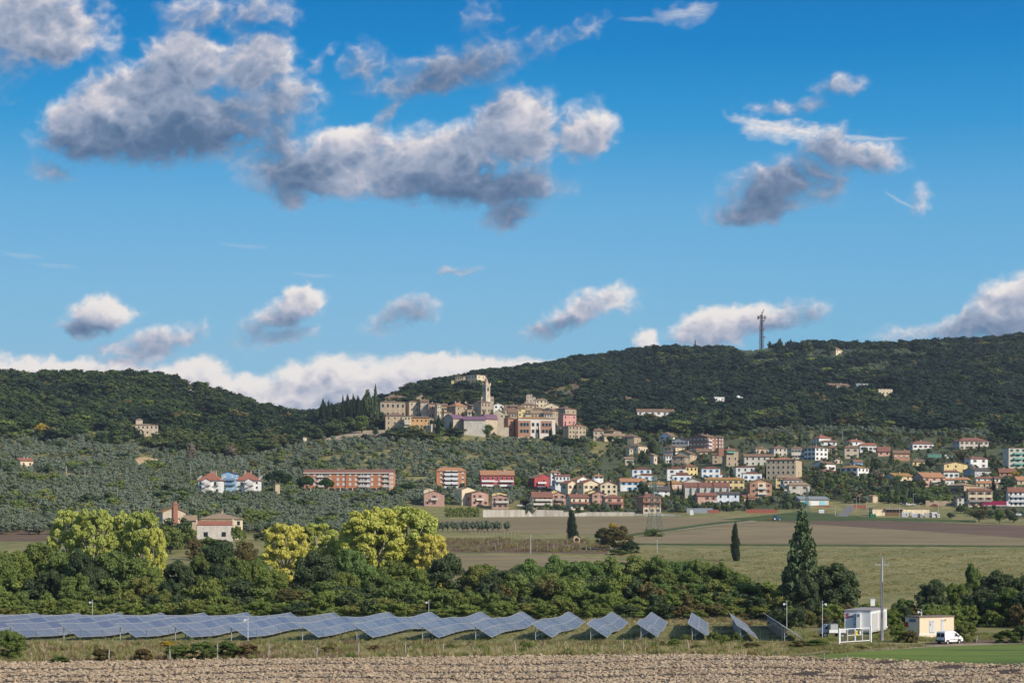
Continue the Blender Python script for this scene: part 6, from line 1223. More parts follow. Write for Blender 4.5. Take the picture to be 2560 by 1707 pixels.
for (z, x, tp, b_, w, kd, lb) in (('A', 1535, 905, 1380, 110, 'cyp', 'dark pointed cypress beside the village gate'), ('A', 1780, 1040, 1260, 80, 'cyp', 'dark cypress against the arched warehouse gable'), ('A', 700, 1150, 1330, 190, 'brown', 'bare brownish tree below the cream stone house'), ('A', 860, 1190, 1400, 170, 'dark', 'dark round tree below the balcony house'), ('B', 1305, 1130, 1380, 44, 'cyp', 'slim cypress before the white middle of the school'), ('B', 1550, 1180, 1420, 110, 'cyp', 'dark cypress at the right end of the school'), ('B', 1995, 1065, 1450, 44, 'cyp', 'left one of the twin cypresses before the tall stone house'), ('B', 2030, 1085, 1450, 44, 'cyp', 'right one of the twin cypresses before the tall stone house'), ('B', 588, 860, 1025, 34, 'cyp', 'small cypress before the stone gable house'), ('B', 664, 835, 985, 34, 'cyp', 'small cypress before the narrow dark roofed house'), ('B', 1680, 920, 1130, 170, 'dark', 'dark tree between the school and the pink house'), ('B', 1700, 1110, 1300, 130, 'olive', 'silvery tree below the pink house'), ('B', 300, 1080, 1350, 330, 'green', 'green tree covering the foot of the violet roofed warehouse'), ('B', 980, 1140, 1350, 190, 'green', 'green tree before the left part of the school'), ('B', 820, 530, 700, 260, 'brown', 'rust brown tree crown behind the village roofs'), ('B', 500, 570, 700, 110, 'brown', 'small rust brown tree right of the bell tower'), ('B', 380, 585, 690, 34, 'cyp', 'tiny cypress right of the bell tower'), ('B', 1640, 1370, 1500, 130, 'ygreen', 'yellow green shrub under the right end of the school'),
 ('B', 2180, 1290, 1500, 170, 'olive', 'silvery olive trees beside the tall stone house'), ('G', 490, 230, 640, 220, 'dark', 'huge dark cedar between the stone houses of the lower village'), ('G', 300, 420, 620, 130, 'dark', 'dark conifer left of the huge cedar'), ('G', 300, 920, 1190, 230, 'dark', 'dark bushy holm oak below the orange roofed white villa'), ('G', 885, 1010, 1230, 60, 'cyp', 'cypress left of the joined townhouses'), ('G', 955, 960, 1220, 34, 'cyp', 'thin cypress touching the joined townhouses'), ('E', 740, 420, 620, 150, 'dark', 'dark tree before the white balconies of the orange block'), ('E', 905, 520, 700, 170, 'dark', 'dark tree at the right foot of the orange block'), ('E', 2170, 850, 1010, 230, 'purple', 'dark purple leaved plum tree above the white wall'), ('E', 2110, 330, 620, 140, 'dark', 'dense dark tree right of the raspberry block'), ('E', 1990, 380, 660, 150, 'ygreen', 'yellowing tree right of the raspberry block'),
 ('I', 285, 355, 590, 100, 'fir', 'bluish dark conifer before the brick bungalow'), ('I', 60, 480, 700, 190, 'dark', 'blue green cedar at the left of the gardens'), ('I', 520, 620, 720, 190, 'dark', 'blue green low cedar in the gardens'), ('I', 690, 560, 720, 130, 'dark', 'blue cedar below the small yellow house'), ('I', 850, 470, 680, 150, 'dark', 'dark blue cedar below the green hall'), ('I', 370, 860, 1120, 130, 'fir', 'blue spruce on the scrubby slope'), ('I', 115, 780, 980, 75, 'cyp', 'dark cypress on the scrubby slope'), ('I', 965, 255, 340, 75, 'gold', 'small golden tree right of the hipped bungalow'), ('I', 1555, 250, 400, 60, 'fir', 'dark conifer before the twin roofed house'), ('I', 730, 800, 950, 160, 'brown', 'rust coloured tree before the salmon block'), ('I', 1290, 350, 560, 190, 'brown', 'rust coloured bush above the camper van'), ('I', 1960, 755, 980, 260, 'dark', 'large dark holm oak left of the orange edge roof'), ('I', 2080, 670, 770, 130, 'gold', 'golden bush before the brown red house'), ('I', 1750, 690, 770, 130, 'ygreen', 'yellow green bush right of the grey walled house'), ('J', 1725, 498, 720, 220, 'dark', 'big dark round tree on the skyline ridge'), ('J', 2010, 515, 710, 130, 'dark', 'second dark round tree on the skyline hiding the ridge villa'), ('J', 450, 500, 590, 26, 'cyp', 'lone cypress on the skyline left of the mast'), ('J', 1550, 490, 590, 40, 'dark', 'leaning windswept pine on the skyline'), ('J', 1430, 480, 590, 66, 'dark', 'ragged pine on the skyline right of the mast'), ('J', 1845, 500, 590, 34, 'dark', 'small pine between the two dark round trees'), ('J', 1310, 515, 590, 56, 'dark', 'small dark tree just right of the mast'),
 ('L', 490, 715, 940, 200, 'gold', 'tawny group of trees on the left hill slope'), ('L', 1085, 860, 980, 100, 'ygreen', 'single bright yellow green tree on the left slope'), ('L', 740, 740, 900, 150, 'brown', 'rust brown tree on the left hill slope'), ('L', 2240, 950, 1240, 110, 'bare', 'bare grey poplars at the edge of the left wood'), ('M', 330, 850, 1070, 110, 'bare', 'thin bare poplar above the left white block'), ('M', 740, 890, 1060, 150, 'bare', 'mauve leafless tree at the foot of the left wood'), ('C', 1060, 170, 330, 190, 'brown', 'russet tree behind the right white apartment block'), ('I', 1560, 1200, 1420, 260, 'brown', 'olive brown thicket below the red lorry'), ('I', 1850, 1220, 1440, 220, 'green', 'green thicket right below the red lorry'), ('I', 1140, 1280, 1370, 150, 'dark', 'dark low bush right of the depot'), ('I', 1290, 1170, 1290, 170, 'dark', 'dark bush above the green verge right of the depot'), ('I', 2060, 1290, 1430, 190, 'dark', 'dark bushes at the right edge below the white row')):
    tpx(z, x, tp, b_, w, kd, 'village_tree', lb, 'tree', lod=1)
for i in range(46):
    px = 1950+i*21; tpx('O', (px+r_.uniform(-8, 8))/O2, (1516+r_.uniform(-18, 14))/O2, 0, r_.uniform(34, 62), r_.choice(['bush', 'brown', 'green', 'ygreen', 'dark']), 'scrub_bush', 'low scrub bush in the band behind the two cabins', 'bush', 'scrub behind the cabins', 1, r_.uniform(352, 372))
# gardens: many similar trees between the houses
rg = random.Random(11); cntg = 0; placed = []
def garden(poly, n, kinds, hmin, hmax, name, label, group, front=5, mind=5):
    front += 5
    xs_ = [p[0] for p in poly]; ys_ = [p[1] for p in poly]; k = 0; tries = 0
    while k < n and tries < n*60:
        tries += 1
        px = rg.uniform(min(xs_), max(xs_)); py = rg.uniform(min(ys_), max(ys_))
        if not inpoly(px, py, poly): continue
        p = gp(px, py)
        if not clear_of(p.x, p.y, 1.5, front): continue
        if any((p.x-a)**2+(p.y-b)**2 < mind*mind for a, b in placed): continue
        placed.append((p.x, p.y)); kd = rg.choice(kinds); h = rg.uniform(hmin, hmax); rr = h*.42
        if kd == 'cyp': h *= 1.5; rr = 1.2
        plant(kd, tuple(p), rr, h, name, label, 'tree', group, lod=0 if kd not in ('cyp',) else 1); k += 1
garden(LTOWN, 290, ['dark', 'dark', 'dark', 'olive', 'olive', 'green', 'dark', 'brown', 'cyp'], 3.8, 6.6, 'garden_tree', 'garden tree among the houses of the lower village', 'garden trees of the lower village', 6)
garden([(2022, 1180), (2200, 1190), (2350, 1215), (2360, 1262), (2140, 1258), (2040, 1240)], 60, ['green', 'dark', 'dark', 'green', 'brown'], 5, 8, 'scrub_tree', 'dark green scrub tree on the steep bank above the depot', 'scrub trees above the depot', 7, 4)
garden([(1640, 1255), (1745, 1255), (1860, 1235), (1990, 1245), (2005, 1268), (1800, 1278), (1640, 1284)], 46, ['dark', 'olive', 'dark', 'green'], 4, 6.5, 'scrub_tree', 'dark tree along the lower edge of the village above the green verge', 'trees along the lower village edge', 6, 4)
garden([(1320, 1262), (1640, 1262), (1640, 1286), (1320, 1284)], 26, ['dark', 'dark', 'green', 'olive'], 3, 5, 'garden_shrub', 'shrub on the terrace just above the long white wall', 'shrubs above the white wall', 2, 4)
garden(VTOWN, 60, ['dark', 'dark', 'green', 'cyp'], 4, 7, 'village_garden_tree', 'small dark tree between the houses of the hilltop village', 'trees inside the hilltop village', 4, 5)
garden([(1010, 1205), (1320, 1205), (1320, 1262), (1010, 1262)], 40, ['dark', 'green', 'olive'], 4, 6.5, 'garden_tree', 'garden tree around the orange and the raspberry blocks', 'garden trees around the apartment blocks', 5, 5)
garden([(740, 1232), (1010, 1232), (1010, 1250), (740, 1250)], 16, ['dark', 'green', 'olive'], 3, 5.5, 'garden_tree', 'shrubby tree on the bank below the long orange block', 'trees below the long orange block', 5, 4)
garden([(480, 1236), (700, 1236), (700, 1252), (480, 1252)], 18, ['dark', 'brown', 'green'], 2.5, 4.5, 'garden_shrub', 'dark shrub on the bank below the white apartment blocks', 'shrubs below the white blocks', 2, 3)

# low shrubbery and hedges filling the gardens: uncountable
pts = []; kn = []; rs = np.random.RandomState(77)
def shrubs(poly, n, smin, smax, front=4):
    xs_ = [p[0] for p in poly]; ys_ = [p[1] for p in poly]
    for _ in range(n):
        px = rs.uniform(min(xs_), max(xs_)); py = rs.uniform(min(ys_), max(ys_))
        if not inpoly(px, py, poly): continue
        if math.sin(px/19+py/6)+math.sin(px/43-py/11) < -.75: continue
        p = gp(px, py)
        if not clear_of(p.x, p.y, 1, front): continue
        s_ = rs.uniform(smin, smax); pts.append((p.x, p.y, p.z-.3, rs.rand()*6.28, (s_*1.3, s_*1.3, s_))); kn.append(rs.randint(8))
shrubs(LTOWN, 6800, .12, .34, 3)
shrubs([(1990, 1170), (2360, 1195), (2370, 1262), (2020, 1256)], 900, .3, .6)
shrubs([(1640, 1240), (2010, 1240), (2010, 1272), (1640, 1284)], 500, .2, .42)
shrubs(VTOWN, 900, .2, .5, 3); shrubs([(1380, 1000), (1440, 965), (1500, 950), (1500, 1000), (1440, 1012)], 60, .4, .8, 0)
shrubs([(1500, 1060), (2560, 1070), (2560, 1110), (1500, 1110)], 900, .3, .6)
gn_scatter('shrubbery', 'low dark hedges and shrubs filling the gardens between the village houses', pts, kn, [proto('dark', 0, 0)[0], proto('dark', 1, 0)[0], proto('green', 0, 0)[0], proto('oak', 0, 0)[0], proto('oak', 1, 0)[0], proto('olive', 0, 0)[0], proto('green', 1, 0)[0], proto('brown', 0, 0)[0]], 'shrubs')
# ---------------------------------------------------------------- solar field
m = newmat('solar_glass'); t = m.node_tree; M, V, mx, ss, nz = mk(t)
uv = t.nodes.new('ShaderNodeUVMap').outputs[0]; sp = t.nodes.new('ShaderNodeSeparateXYZ'); t.links.new(uv, sp.inputs[0])
def linef(val, period, w):
    f = M('FRACT', M('DIVIDE', val, period)); return M('ADD', M('LESS_THAN', f, w/period), M('GREATER_THAN', f, 1-w/period), clamp=True)
fr = M('MAXIMUM', linef(sp.outputs[0], 1.0, .038), linef(sp.outputs[1], 1.75, .05))
seam = linef(sp.outputs[0], 8.0, .10)
fr = M('MAXIMUM', fr, seam)
cell = M('MULTIPLY', M('MAXIMUM', linef(sp.outputs[0], 1/6, .006), linef(sp.outputs[1], 1.75/10, .006)), .3)
idn = t.nodes.new('ShaderNodeTexWhiteNoise'); cb_ = t.nodes.new('ShaderNodeCombineXYZ'); t.links.new(M('FLOOR', M('DIVIDE', sp.outputs[0], 8.0)), cb_.inputs[0]); t.links.new(M('FLOOR', M('DIVIDE', sp.outputs[1], 1.75)), cb_.inputs[1]); t.links.new(cb_.outputs[0], idn.inputs[0])
c0 = mx(idn.outputs[0], (.040, .058, .115, 1), (.15, .155, .165, 1))
c0 = mx(cell, c0, (.30, .34, .42, 1)); col = mx(M('MULTIPLY', fr, .9), c0, (.66, .67, .68, 1))
b = bsdf(m, col, mx(fr, (.30,)*3+(1,), (.5,)*3+(1,)), spec=.7); out(m, b.outputs[0]); SGL = m
STEEL = plain((.46, .48, .50), .45, .6, .06); ALU = plain((.60, .60, .60), .4, .5, .05); DARKB = plain((.10, .11, .13), .6)
TH = math.atan((1762-CX)/F)
def surf(Xh, Yh, sidx, h, u):
    """point of a table: s along the row, u across (0 high edge, 1 low edge)"""
    dx, dy = math.sin(TH), math.cos(TH); x = Xh+dx*sidx; y = Yh+dy*sidx
    w = 2.95; px_, py_ = x+math.cos(TH)*w*u, y-math.sin(TH)*w*u
    zc = g1(x+1.4, y)
    return Vector((px_, py_, zc+2.45-1.92*u))
def post_mesh():
    b = MB(); b.bar((0, 0, -.5), (0, 0, 2.12), .075, seg=6); b.bar((0, 0, .62), (1.3, 0, 1.3), .04, seg=4); b.bar((-.55, 0, 2.42), (2.55, 0, .42), .05, seg=4)
    return b.mesh('post', STEEL)
PM = post_mesh()
near_px = [-410, -265, -125, 18, 146, 289, 427, 567, 655, 745, 881, 1045, 1178, 1328, 1466, 1592, 1720, 1841, 1951]
near_px = [-660, -525, -390, -255, -120, 14, 148, 289, 427, 567, 745, 881, 1045, 1178, 1328, 1466, 1592, 1720, 1841, 1951]
ordn = ['rightmost', 'second', 'third', 'fourth', 'fifth', 'sixth', 'seventh', 'eighth', 'ninth', 'tenth', 'eleventh', 'twelfth', 'thirteenth', 'fourteenth', 'fifteenth', 'sixteenth', 'seventeenth', 'eighteenth', 'nineteenth', 'twentieth']
for i, px in enumerate(near_px):
    k = len(near_px)-1-i
    Yh = 290+(1.5 if i % 3 == 1 else 0)+(-4 if px > 1800 else 0); Xh = (px-CX)*Yh/F; Lr = 84
    x0, y0 = Xh, Yh; zc = g1(x0, y0)
    lab = '%s row of blue solar panels counted from the cabins' % ordn[k] if k else 'rightmost row of solar panels, seen almost edge on beside the pickup'
    row = thing('solar_row', lab, 'solar panels', (x0, y0, zc), 0, 'rows of the solar field')
    o = Vector((x0, y0, zc)); N_ = 44; b = MB(); uvs = []
    for j in range(N_):
        s0, s1 = Lr*j/N_, Lr*(j+1)/N_
        for (u0, u1, v0, v1) in ((0, .5, 0, 1.75), (.5, 1, 1.75, 3.5)):
            b.face([surf(Xh, Yh, s0, 0, u0)-o, surf(Xh, Yh, s0, 0, u1)-o, surf(Xh, Yh, s1, 0, u1)-o, surf(Xh, Yh, s1, 0, u0)-o]); uvs += [(s0, v0), (s0, v1), (s1, v1), (s1, v0)]
    me_ = b.mesh('panel', SGL, True); ul = me_.uv_layers.new(name='UVMap'); ul.data.foreach_set('uv', np.array(uvs, np.float32).ravel())
    pn = link('panel', me_, row)
    b = MB()
    for j in range(N_):
        s0, s1 = Lr*j/N_, Lr*(j+1)/N_
        for u, r_s in ((0, .055), (.5, .055), (1, .055)):
            b.bar(surf(Xh, Yh, s0, 0, u)-o, surf(Xh, Yh, s1, 0, u)-o, r_s)
        dn = Vector((0, 0, .07)); q = [surf(Xh, Yh, s_, 0, u_)-o-dn for s_, u_ in ((s0, 0), (s0, 1), (s1, 1), (s1, 0))]; b.face(q[::-1], 1)
    b.bar(surf(Xh, Yh, 0, 0, 0)-o, surf(Xh, Yh, 0, 0, 1)-o, .05); b.bar(surf(Xh, Yh, Lr, 0, 0)-o, surf(Xh, Yh, Lr, 0, 1)-o, .05)
    b.obj('frame', [ALU, DARKB], row)
    j = .35
    while j < Lr:
        p = surf(Xh, Yh, j, 0, .2); po = link('post', PM, row, (p.x-x0, p.y-y0, g1(p.x, p.y)-zc), -TH)
        po.location.z = p.z-2.08-zc; j += 5.6
# ---------------------------------------------------------------- poles of the plant
WHT = plain((.78, .78, .78), .5, 0, .04)
def cctv(px, top, base, lb, Y=None, hd=1):
    Y = Y or gY(px, base); x = (px-CX)*Y/F; zb = g1(x, Y); h = H+(HY-top)*Y/F-zb
    t_ = thing('camera_pole', lb, 'camera pole', (x, Y, zb), 0, 'white camera poles of the solar field')
    b = MB(); b.bar((0, 0, -.4), (0, 0, h), .042, seg=8, w2=.032); b.obj('pole', WHT, t_)
    b = MB(); b.box(-.45*hd-.15, -.12, h-.55, -.45*hd+.2, .12, h-.33); b.bar((0, 0, h-.5), (-.4*hd, 0, h-.5), .04); b.cyl((-.5*hd, -.02, h-.62), (0, 0, 1), .11, .16, 8); b.obj('camera', plain((.74, .74, .74), .5), t_)
    b = MB(); b.bar((-.22, 0, h-.05), (.22, 0, h-.05), .03); b.bar((0, 0, h), (0, 0, h+.25), .015); b.obj('antenna', STEEL, t_)
cctv(231, 1499, 0, 'white camera pole behind the left solar rows', 377)
cctv(620, 1541, 0, 'white camera pole with dark lens head in front of the left solar rows', 286)
cctv(1072, 1499, 0, 'white camera pole behind the middle solar rows', 378)
cctv(1967, 1502, 0, 'white camera pole behind the rightmost solar row', 330)
cctv(2056, 1502, 1595, 'white camera pole beside the pickup', None, -1)
cctv(2303, 1522, 0, 'short white camera pole rising behind the beige cabin roof', 322)
# ---------------------------------------------------------------- wooden fence posts
WOOD = plain((.36, .33, .28), .9, 0, .3, 4); WOODB = plain((.30, .17, .09), .9, 0, .3, 4)
def fpost(z, x, top, base, lb, lean=0, mat=None, r=.085):
    px, pt, pb = zx(z, x), zy(z, top), zy(z, base); Y = gY(px, pb); x_ = (px-CX)*Y/F; zb = g1(x_, Y); h = (pb-pt)*Y/F
    rr = random.Random(int(x)); b = MB(); b.tube([(0, 0, -.3), (rr.uniform(-.03, .03), 0, h*.35), (lean*h*.5+rr.uniform(-.05, .05), 0, h*.7), (lean*h, 0, h)], [r*1.1, r, r*.92, r*.8], 7)
    o = b.obj('fence_post', mat or WOOD); o.location = (x_, Y, zb); tag(o, lb, 'fence post', 'weathered wooden fence posts')
for z, x, tp, bs, ln, lb in (('T', 915, 437, 612, 0, 'tall crooked wooden post left of the brambles'), ('T', 1427, 445, 607, 0, 'wooden post at the left end of the bramble hedge'), ('T', 1825, 430, 590, 0, 'wooden post before the right half of the bramble hedge'), ('T', 2258, 405, 585, 0, 'wooden post right of the bramble hedge'), ('T', 310, 492, 632, 0, 'short rusty brown post on the sandy bank'), ('T', 263, 505, 566, 0, 'short dark stake on the sandy bank'),
  ('U', 308, 432, 585, 0, 'pale wooden post before the dug brown strip'), ('U', 660, 380, 570, 0, 'tall wooden post below the tenth row'), ('U', 1053, 390, 545, 0, 'tall pale post in the middle of the fence line'), ('U', 1372, 405, 530, 0, 'thick wooden post in the grass'), ('U', 1630, 455, 515, -.2, 'small slanting stake in the grass'), ('U', 1978, 405, 510, -.08, 'thin wooden post under a solar row'), ('U', 2170, 450, 520, -.35, 'tilted stake near the solar post'),
  ('X', 53, 475, 570, 0, 'weathered post left of the short solar rows'), ('X', 408, 515, 600, 0, 'short post in tall dry grass'), ('X', 620, 448, 600, 0, 'thick pale post between two short solar rows'), ('X', 795, 513, 582, -.45, 'strongly leaning stake beside an upright post'), ('X', 835, 470, 585, 0, 'upright post beside the leaning stake'), ('X', 1262, 470, 585, -.12, 'slightly leaning post right of the shrubs'), ('S', 393, 980, 1055, 0, 'short post at the left end of the green crop'), ('S', 618, 995, 1062, 0, 'short post at the edge of the green crop below the gate'), ('S', 1886, 815, 893, .1, 'lone post right of the white van')):
    fpost(z, x, tp, bs, lb, ln, WOODB if 'rusty' in lb else None, .07 if 'stake' in lb else .09)
# wire-mesh fence in front of and behind the panels
def wirefence(name, lb, pts, h=1.9, sp=3.0):
    t_ = thing(name, lb, 'fence', pts[0]); o = Vector(pts[0]); FM = plain((.07, .12, .09), .6)
    pr = []; b = MB()
    for a_, c_ in zip(pts, pts[1:]):
        a_, c_ = Vector(a_), Vector(c_); n = max(1, int((c_-a_).length/sp))
        for i in range(n): q = a_.lerp(c_, i/n); q.z = g1(q.x, q.y); pr.append(q)
    for q in pr: b.bar(q-o+Vector((0, 0, -.2)), q-o+Vector((0, 0, h)), .028)
    b.obj('fence_posts', FM, t_); b = MB()
    for a_, c_ in zip(pr, pr[1:]):
        for hh in (.15, .6, 1.1, 1.6, h-.05): b.bar(a_-o+Vector((0, 0, hh)), c_-o+Vector((0, 0, hh)), .009, seg=3)
    b.obj('fence_wires', FM, t_)
wirefence('wire_fence', 'thin green wire fence between the dry grass and the solar rows', [(-80, 283.5, g1(-80, 283.5)), (-30, 284, g1(-30, 284)), (20, 284, g1(20, 284)), (44, 280.5, g1(44, 280.5))])
wirefence('wire_fence', 'thin green wire fence behind the solar rows at the foot of the hedge', [(-110, 381, g1(-110, 381)), (0, 383, g1(0, 383)), (30, 380, g1(30, 380)), (48, 372, g1(48, 372))])
# ---------------------------------------------------------------- foreground ground cover
def clod(seed):
    rs = np.random.RandomState(seed); bm = bmesh.new(); bmesh.ops.create_icosphere(bm, subdivisions=1, radius=1)
    off = rs.rand(3)*20
    for v in bm.verts:
        n = math.sin(v.co.x*3.1+off[0])*.22+math.sin(v.co.y*4.3+off[1])*.18+math.sin(v.co.z*5.1+off[2]+v.co.x*2)*.16+rs.uniform(-.1, .1)
        v.co *= 1+n*1.5; v.co.z *= .72
    me = bpy.data.meshes.new('clod'); bm.to_mesh(me); bm.free(); return me
mc = newmat('dry_clods'); t = mc.node_tree; M, V, mx, ss, nz = mk(t)
oi = t.nodes.new('ShaderNodeObjectInfo'); g = t.nodes.new('ShaderNodeNewGeometry').outputs['Position']
a = mx(oi.outputs['Random'], (.30, .23, .145, 1), (.58, .475, .33, 1)); a = mx(ss(nz(g, .12, 4, .6), .45, .7), a, (.40, .29, .19, 1))
a = mx(M('MULTIPLY', nz(g, 9, 4, .6), .5), a, (.22, .15, .10, 1))
b = bsdf(mc, a, .95); out(mc, b.outputs[0])
cl = []
for i in range(6): c_ = clod(i); c_.materials.append(mc); cl.append(c_)
rs = np.random.RandomState(9); pts = []; kn = []
yv = 201.
def ftop(px): return np.interp(px, [-400, 150, 700, 1250, 1700, 1960, 2230, 2400, 2900], [1660, 1654, 1647, 1640, 1635, 1642, 1650, 1659, 1670])
def furrow(px, py):
    f = 0
    for a_, s_ in ((1672, .012), (1689, .010), (1703, .008)): f = max(f, 1.25-abs(py-(a_-s_*px*.9+4*math.sin(px/160)))/2.4)
    return f
while yv < 262:
    hw = yv*.32; xv = -hw
    while xv < hw:
        x = xv+rs.uniform(-.3, .3); y = yv+rs.uniform(-.75, .75); px = CX+F*x/y; py = HY+H*F/y; xv += .30
        if py < ftop(px)+rs.uniform(-2.5, 2.5): continue
        if furrow(px, py) > rs.uniform(.15, .9): continue
        if px > 1950 and math.sin(px/37+py/5)+math.sin(px/91-py/7) > 1.5: continue
        if rs.rand() < .12: continue
        sz = .07+.17*rs.rand()**1.8+(.12 if rs.rand() < .035 else 0)
        pts.append((x, y, g1(x, y)+sz*.25, rs.rand()*6.28, (sz*rs.uniform(.8, 1.4), sz*rs.uniform(.8, 1.3), sz*rs.uniform(.8, 1.35)))); kn.append(rs.randint(6))
    yv += .40
gn_scatter('soil_clods', 'pale dry clods of the ploughed field in the foreground', pts, kn, cl, 'soil clods')
def tuft(seed, mat, n=26, h=1.0, spread=.5, w=.035):
    rs = np.random.RandomState(seed); b = MB()
    for i in range(n):
        a_ = rs.rand()*6.28; r_ = rs.rand()*spread; x, y = math.cos(a_)*r_, math.sin(a_)*r_; l = h*rs.uniform(.5, 1.1); dx, dy = rs.normal(size=2)*.25*h; t_ = rs.rand()*3.14; ux, uy = math.cos(t_)*w, math.sin(t_)*w
        b.face([(x-ux, y-uy, -.05), (x+ux, y+uy, -.05), (x+dx*.4+ux*.8, y+dy*.4+uy*.8, l*.55), (x+dx*.4-ux*.8, y+dy*.4-uy*.8, l*.55)])
        b.face([(x+dx*.4-ux*.8, y+dy*.4-uy*.8, l*.55), (x+dx*.4+ux*.8, y+dy*.4+uy*.8, l*.55), (x+dx, y+dy, l)])
    me_ = b.mesh('tuft', mat); at = me_.attributes.new('tone', 'FLOAT', 'POINT'); at.data.foreach_set('value', np.random.RandomState(seed).rand(len(b.v)).astype(np.float32)); return me_
GM = [leafmat('dry_straw', (.40, .33, .19), (.60, .50, .32), (.34, .28, .13), .3, .1), leafmat('olive_grass', (.20, .21, .07), (.34, .33, .13), (.28, .22, .11), .3, .1), leafmat('fresh_grass', (.08, .14, .02), (.14, .22, .04), None, .3), leafmat('brown_weeds', (.16, .10, .07), (.26, .17, .12), None, .2)]
tf = [tuft(1, GM[0]), tuft(2, GM[0], 20), tuft(3, GM[1]), tuft(4, GM[1], 30), tuft(5, GM[2], 30), tuft(6, GM[3], 22), tuft(7, GM[3], 30)]
pts = []; kn = []
def scat(n, poly, mix, smin, smax, hs=1.0):
    xs_ = [p[0] for p in poly]; ys_ = [p[1] for p in poly]; k = 0
    for _ in range(n):
        px = rs.uniform(min(xs_), max(xs_)); py = rs.uniform(min(ys_), max(ys_))
        if not inpoly(px, py, poly): continue
        Y = H*F/(py-HY) if py > 1600 else gY(px, py); x = (px-CX)*Y/F; z = g1(x, Y)
        s_ = rs.uniform(smin, smax)*(.7+.5*math.sin(px/23+py/3)*math.sin(px/61)); s_ = max(s_, smin*.6)
        pts.append((x, Y, z, rs.rand()*6.28, (s_, s_, s_*hs))); kn.append(int(rs.choice(len(mix[0]), p=mix[1])) if False else mix[0][int(rs.choice(len(mix[0]), p=mix[1]))])
scat(9000, [(-60, 1608), (700, 1606), (1200, 1606), (1700, 1604), (1960, 1606), (1990, 1636), (1700, 1635), (1250, 1640), (700, 1646), (150, 1652), (-60, 1658)], ([0, 1, 2, 3, 4, 5, 6], [.20, .14, .2, .14, .06, .15, .11]), .35, .9)
scat(2600, [(1000, 1628), (1250, 1624), (1960, 1618), (1960, 1640), (1700, 1635), (1250, 1640), (1000, 1642)], ([0, 1, 2, 4], [.4, .25, .2, .15]), .6, 1.15)
scat(5200, [(1960, 1604), (2040, 1600), (2080, 1612), (2300, 1612), (2340, 1614), (2060, 1636), (1960, 1640)], ([0, 2, 3, 4, 5], [.2, .3, .2, .15, .15]), .25, .6)
scat(5000, [(2000, 1578), (2100, 1572), (2350, 1580), (2560, 1588), (2560, 1600), (2000, 1606)], ([0, 2, 3, 4, 5], [.12, .3, .3, .18, .1]), .25, .6)
scat(7000, [(-60, 1560), (1250, 1565), (2020, 1565), (2020, 1606), (1200, 1608), (-60, 1612)], ([0, 2, 3, 4], [.15, .4, .35, .1]), .2, .5)
scat(2600, [(1200, 1545), (2000, 1545), (2000, 1562), (1200, 1566)], ([0, 1, 3, 5], [.35, .2, .25, .2]), .5, 1.0)
gn_scatter('rough_grass', 'dry rough grass and weeds around the solar field', pts, kn, tf, 'grass')
pts = []; kn = []
scat(9000, [(1700, 1490), (2560, 1490), (2560, 1374), (1500, 1374)], ([0, 2, 3, 5], [.3, .35, .2, .15]), .5, 1.3, .35)
scat(1800, [(1100, 1345), (1500, 1352), (1520, 1380), (1100, 1378)], ([3, 5, 6, 2], [.3, .3, .3, .1]), 1.0, 2.2, .7)
gn_scatter('field_weeds', 'sparse weeds and old vines on the fields below the village', pts, kn, tf, 'weeds')
# ---------------------------------------------------------------- built things of the plant
WP = plain((.80, .80, .79), .45, 0, .04); TYRE = plain((.02, .02, .02), .8); RIM = plain((.55, .55, .56), .4, .5); BLK = plain((.03, .03, .032), .5); GL = glassmat()
YEL = plain((.85, .62, .03), .6, 0, .03); DGREY = plain((.16, .165, .17), .6)
def textmesh(s, size, mat, name, parent, loc, rot, bold=0):
    c = bpy.data.curves.new(name, 'FONT'); c.body = s; c.size = size; c.extrude = .01; c.offset = bold; c.resolution_u = 2
    o = bpy.data.objects.new(name, c); COL.objects.link(o); bpy.context.view_layer.update()
    me_ = bpy.data.meshes.new_from_object(o); COL.objects.unlink(o); bpy.data.objects.remove(o); me_.materials.clear(); me_.materials.append(mat)
    q = link(name, me_, parent, loc); q.rotation_euler = rot; return q
def logo(t_, Rl, L, he, hr):
    pass
def cabin(name, lb, zone, x3, yb, ye, colr, roofc, k, fn, Y):
    return building(name, lb, zone, x3, yb, ye, ye-8, 'none', 'white' if colr == 'w' else 'beige', 'tan', 'plaster', None, None, k=k, cat='cabin', chim=0, found=.3, Y=Y, extra=fn)
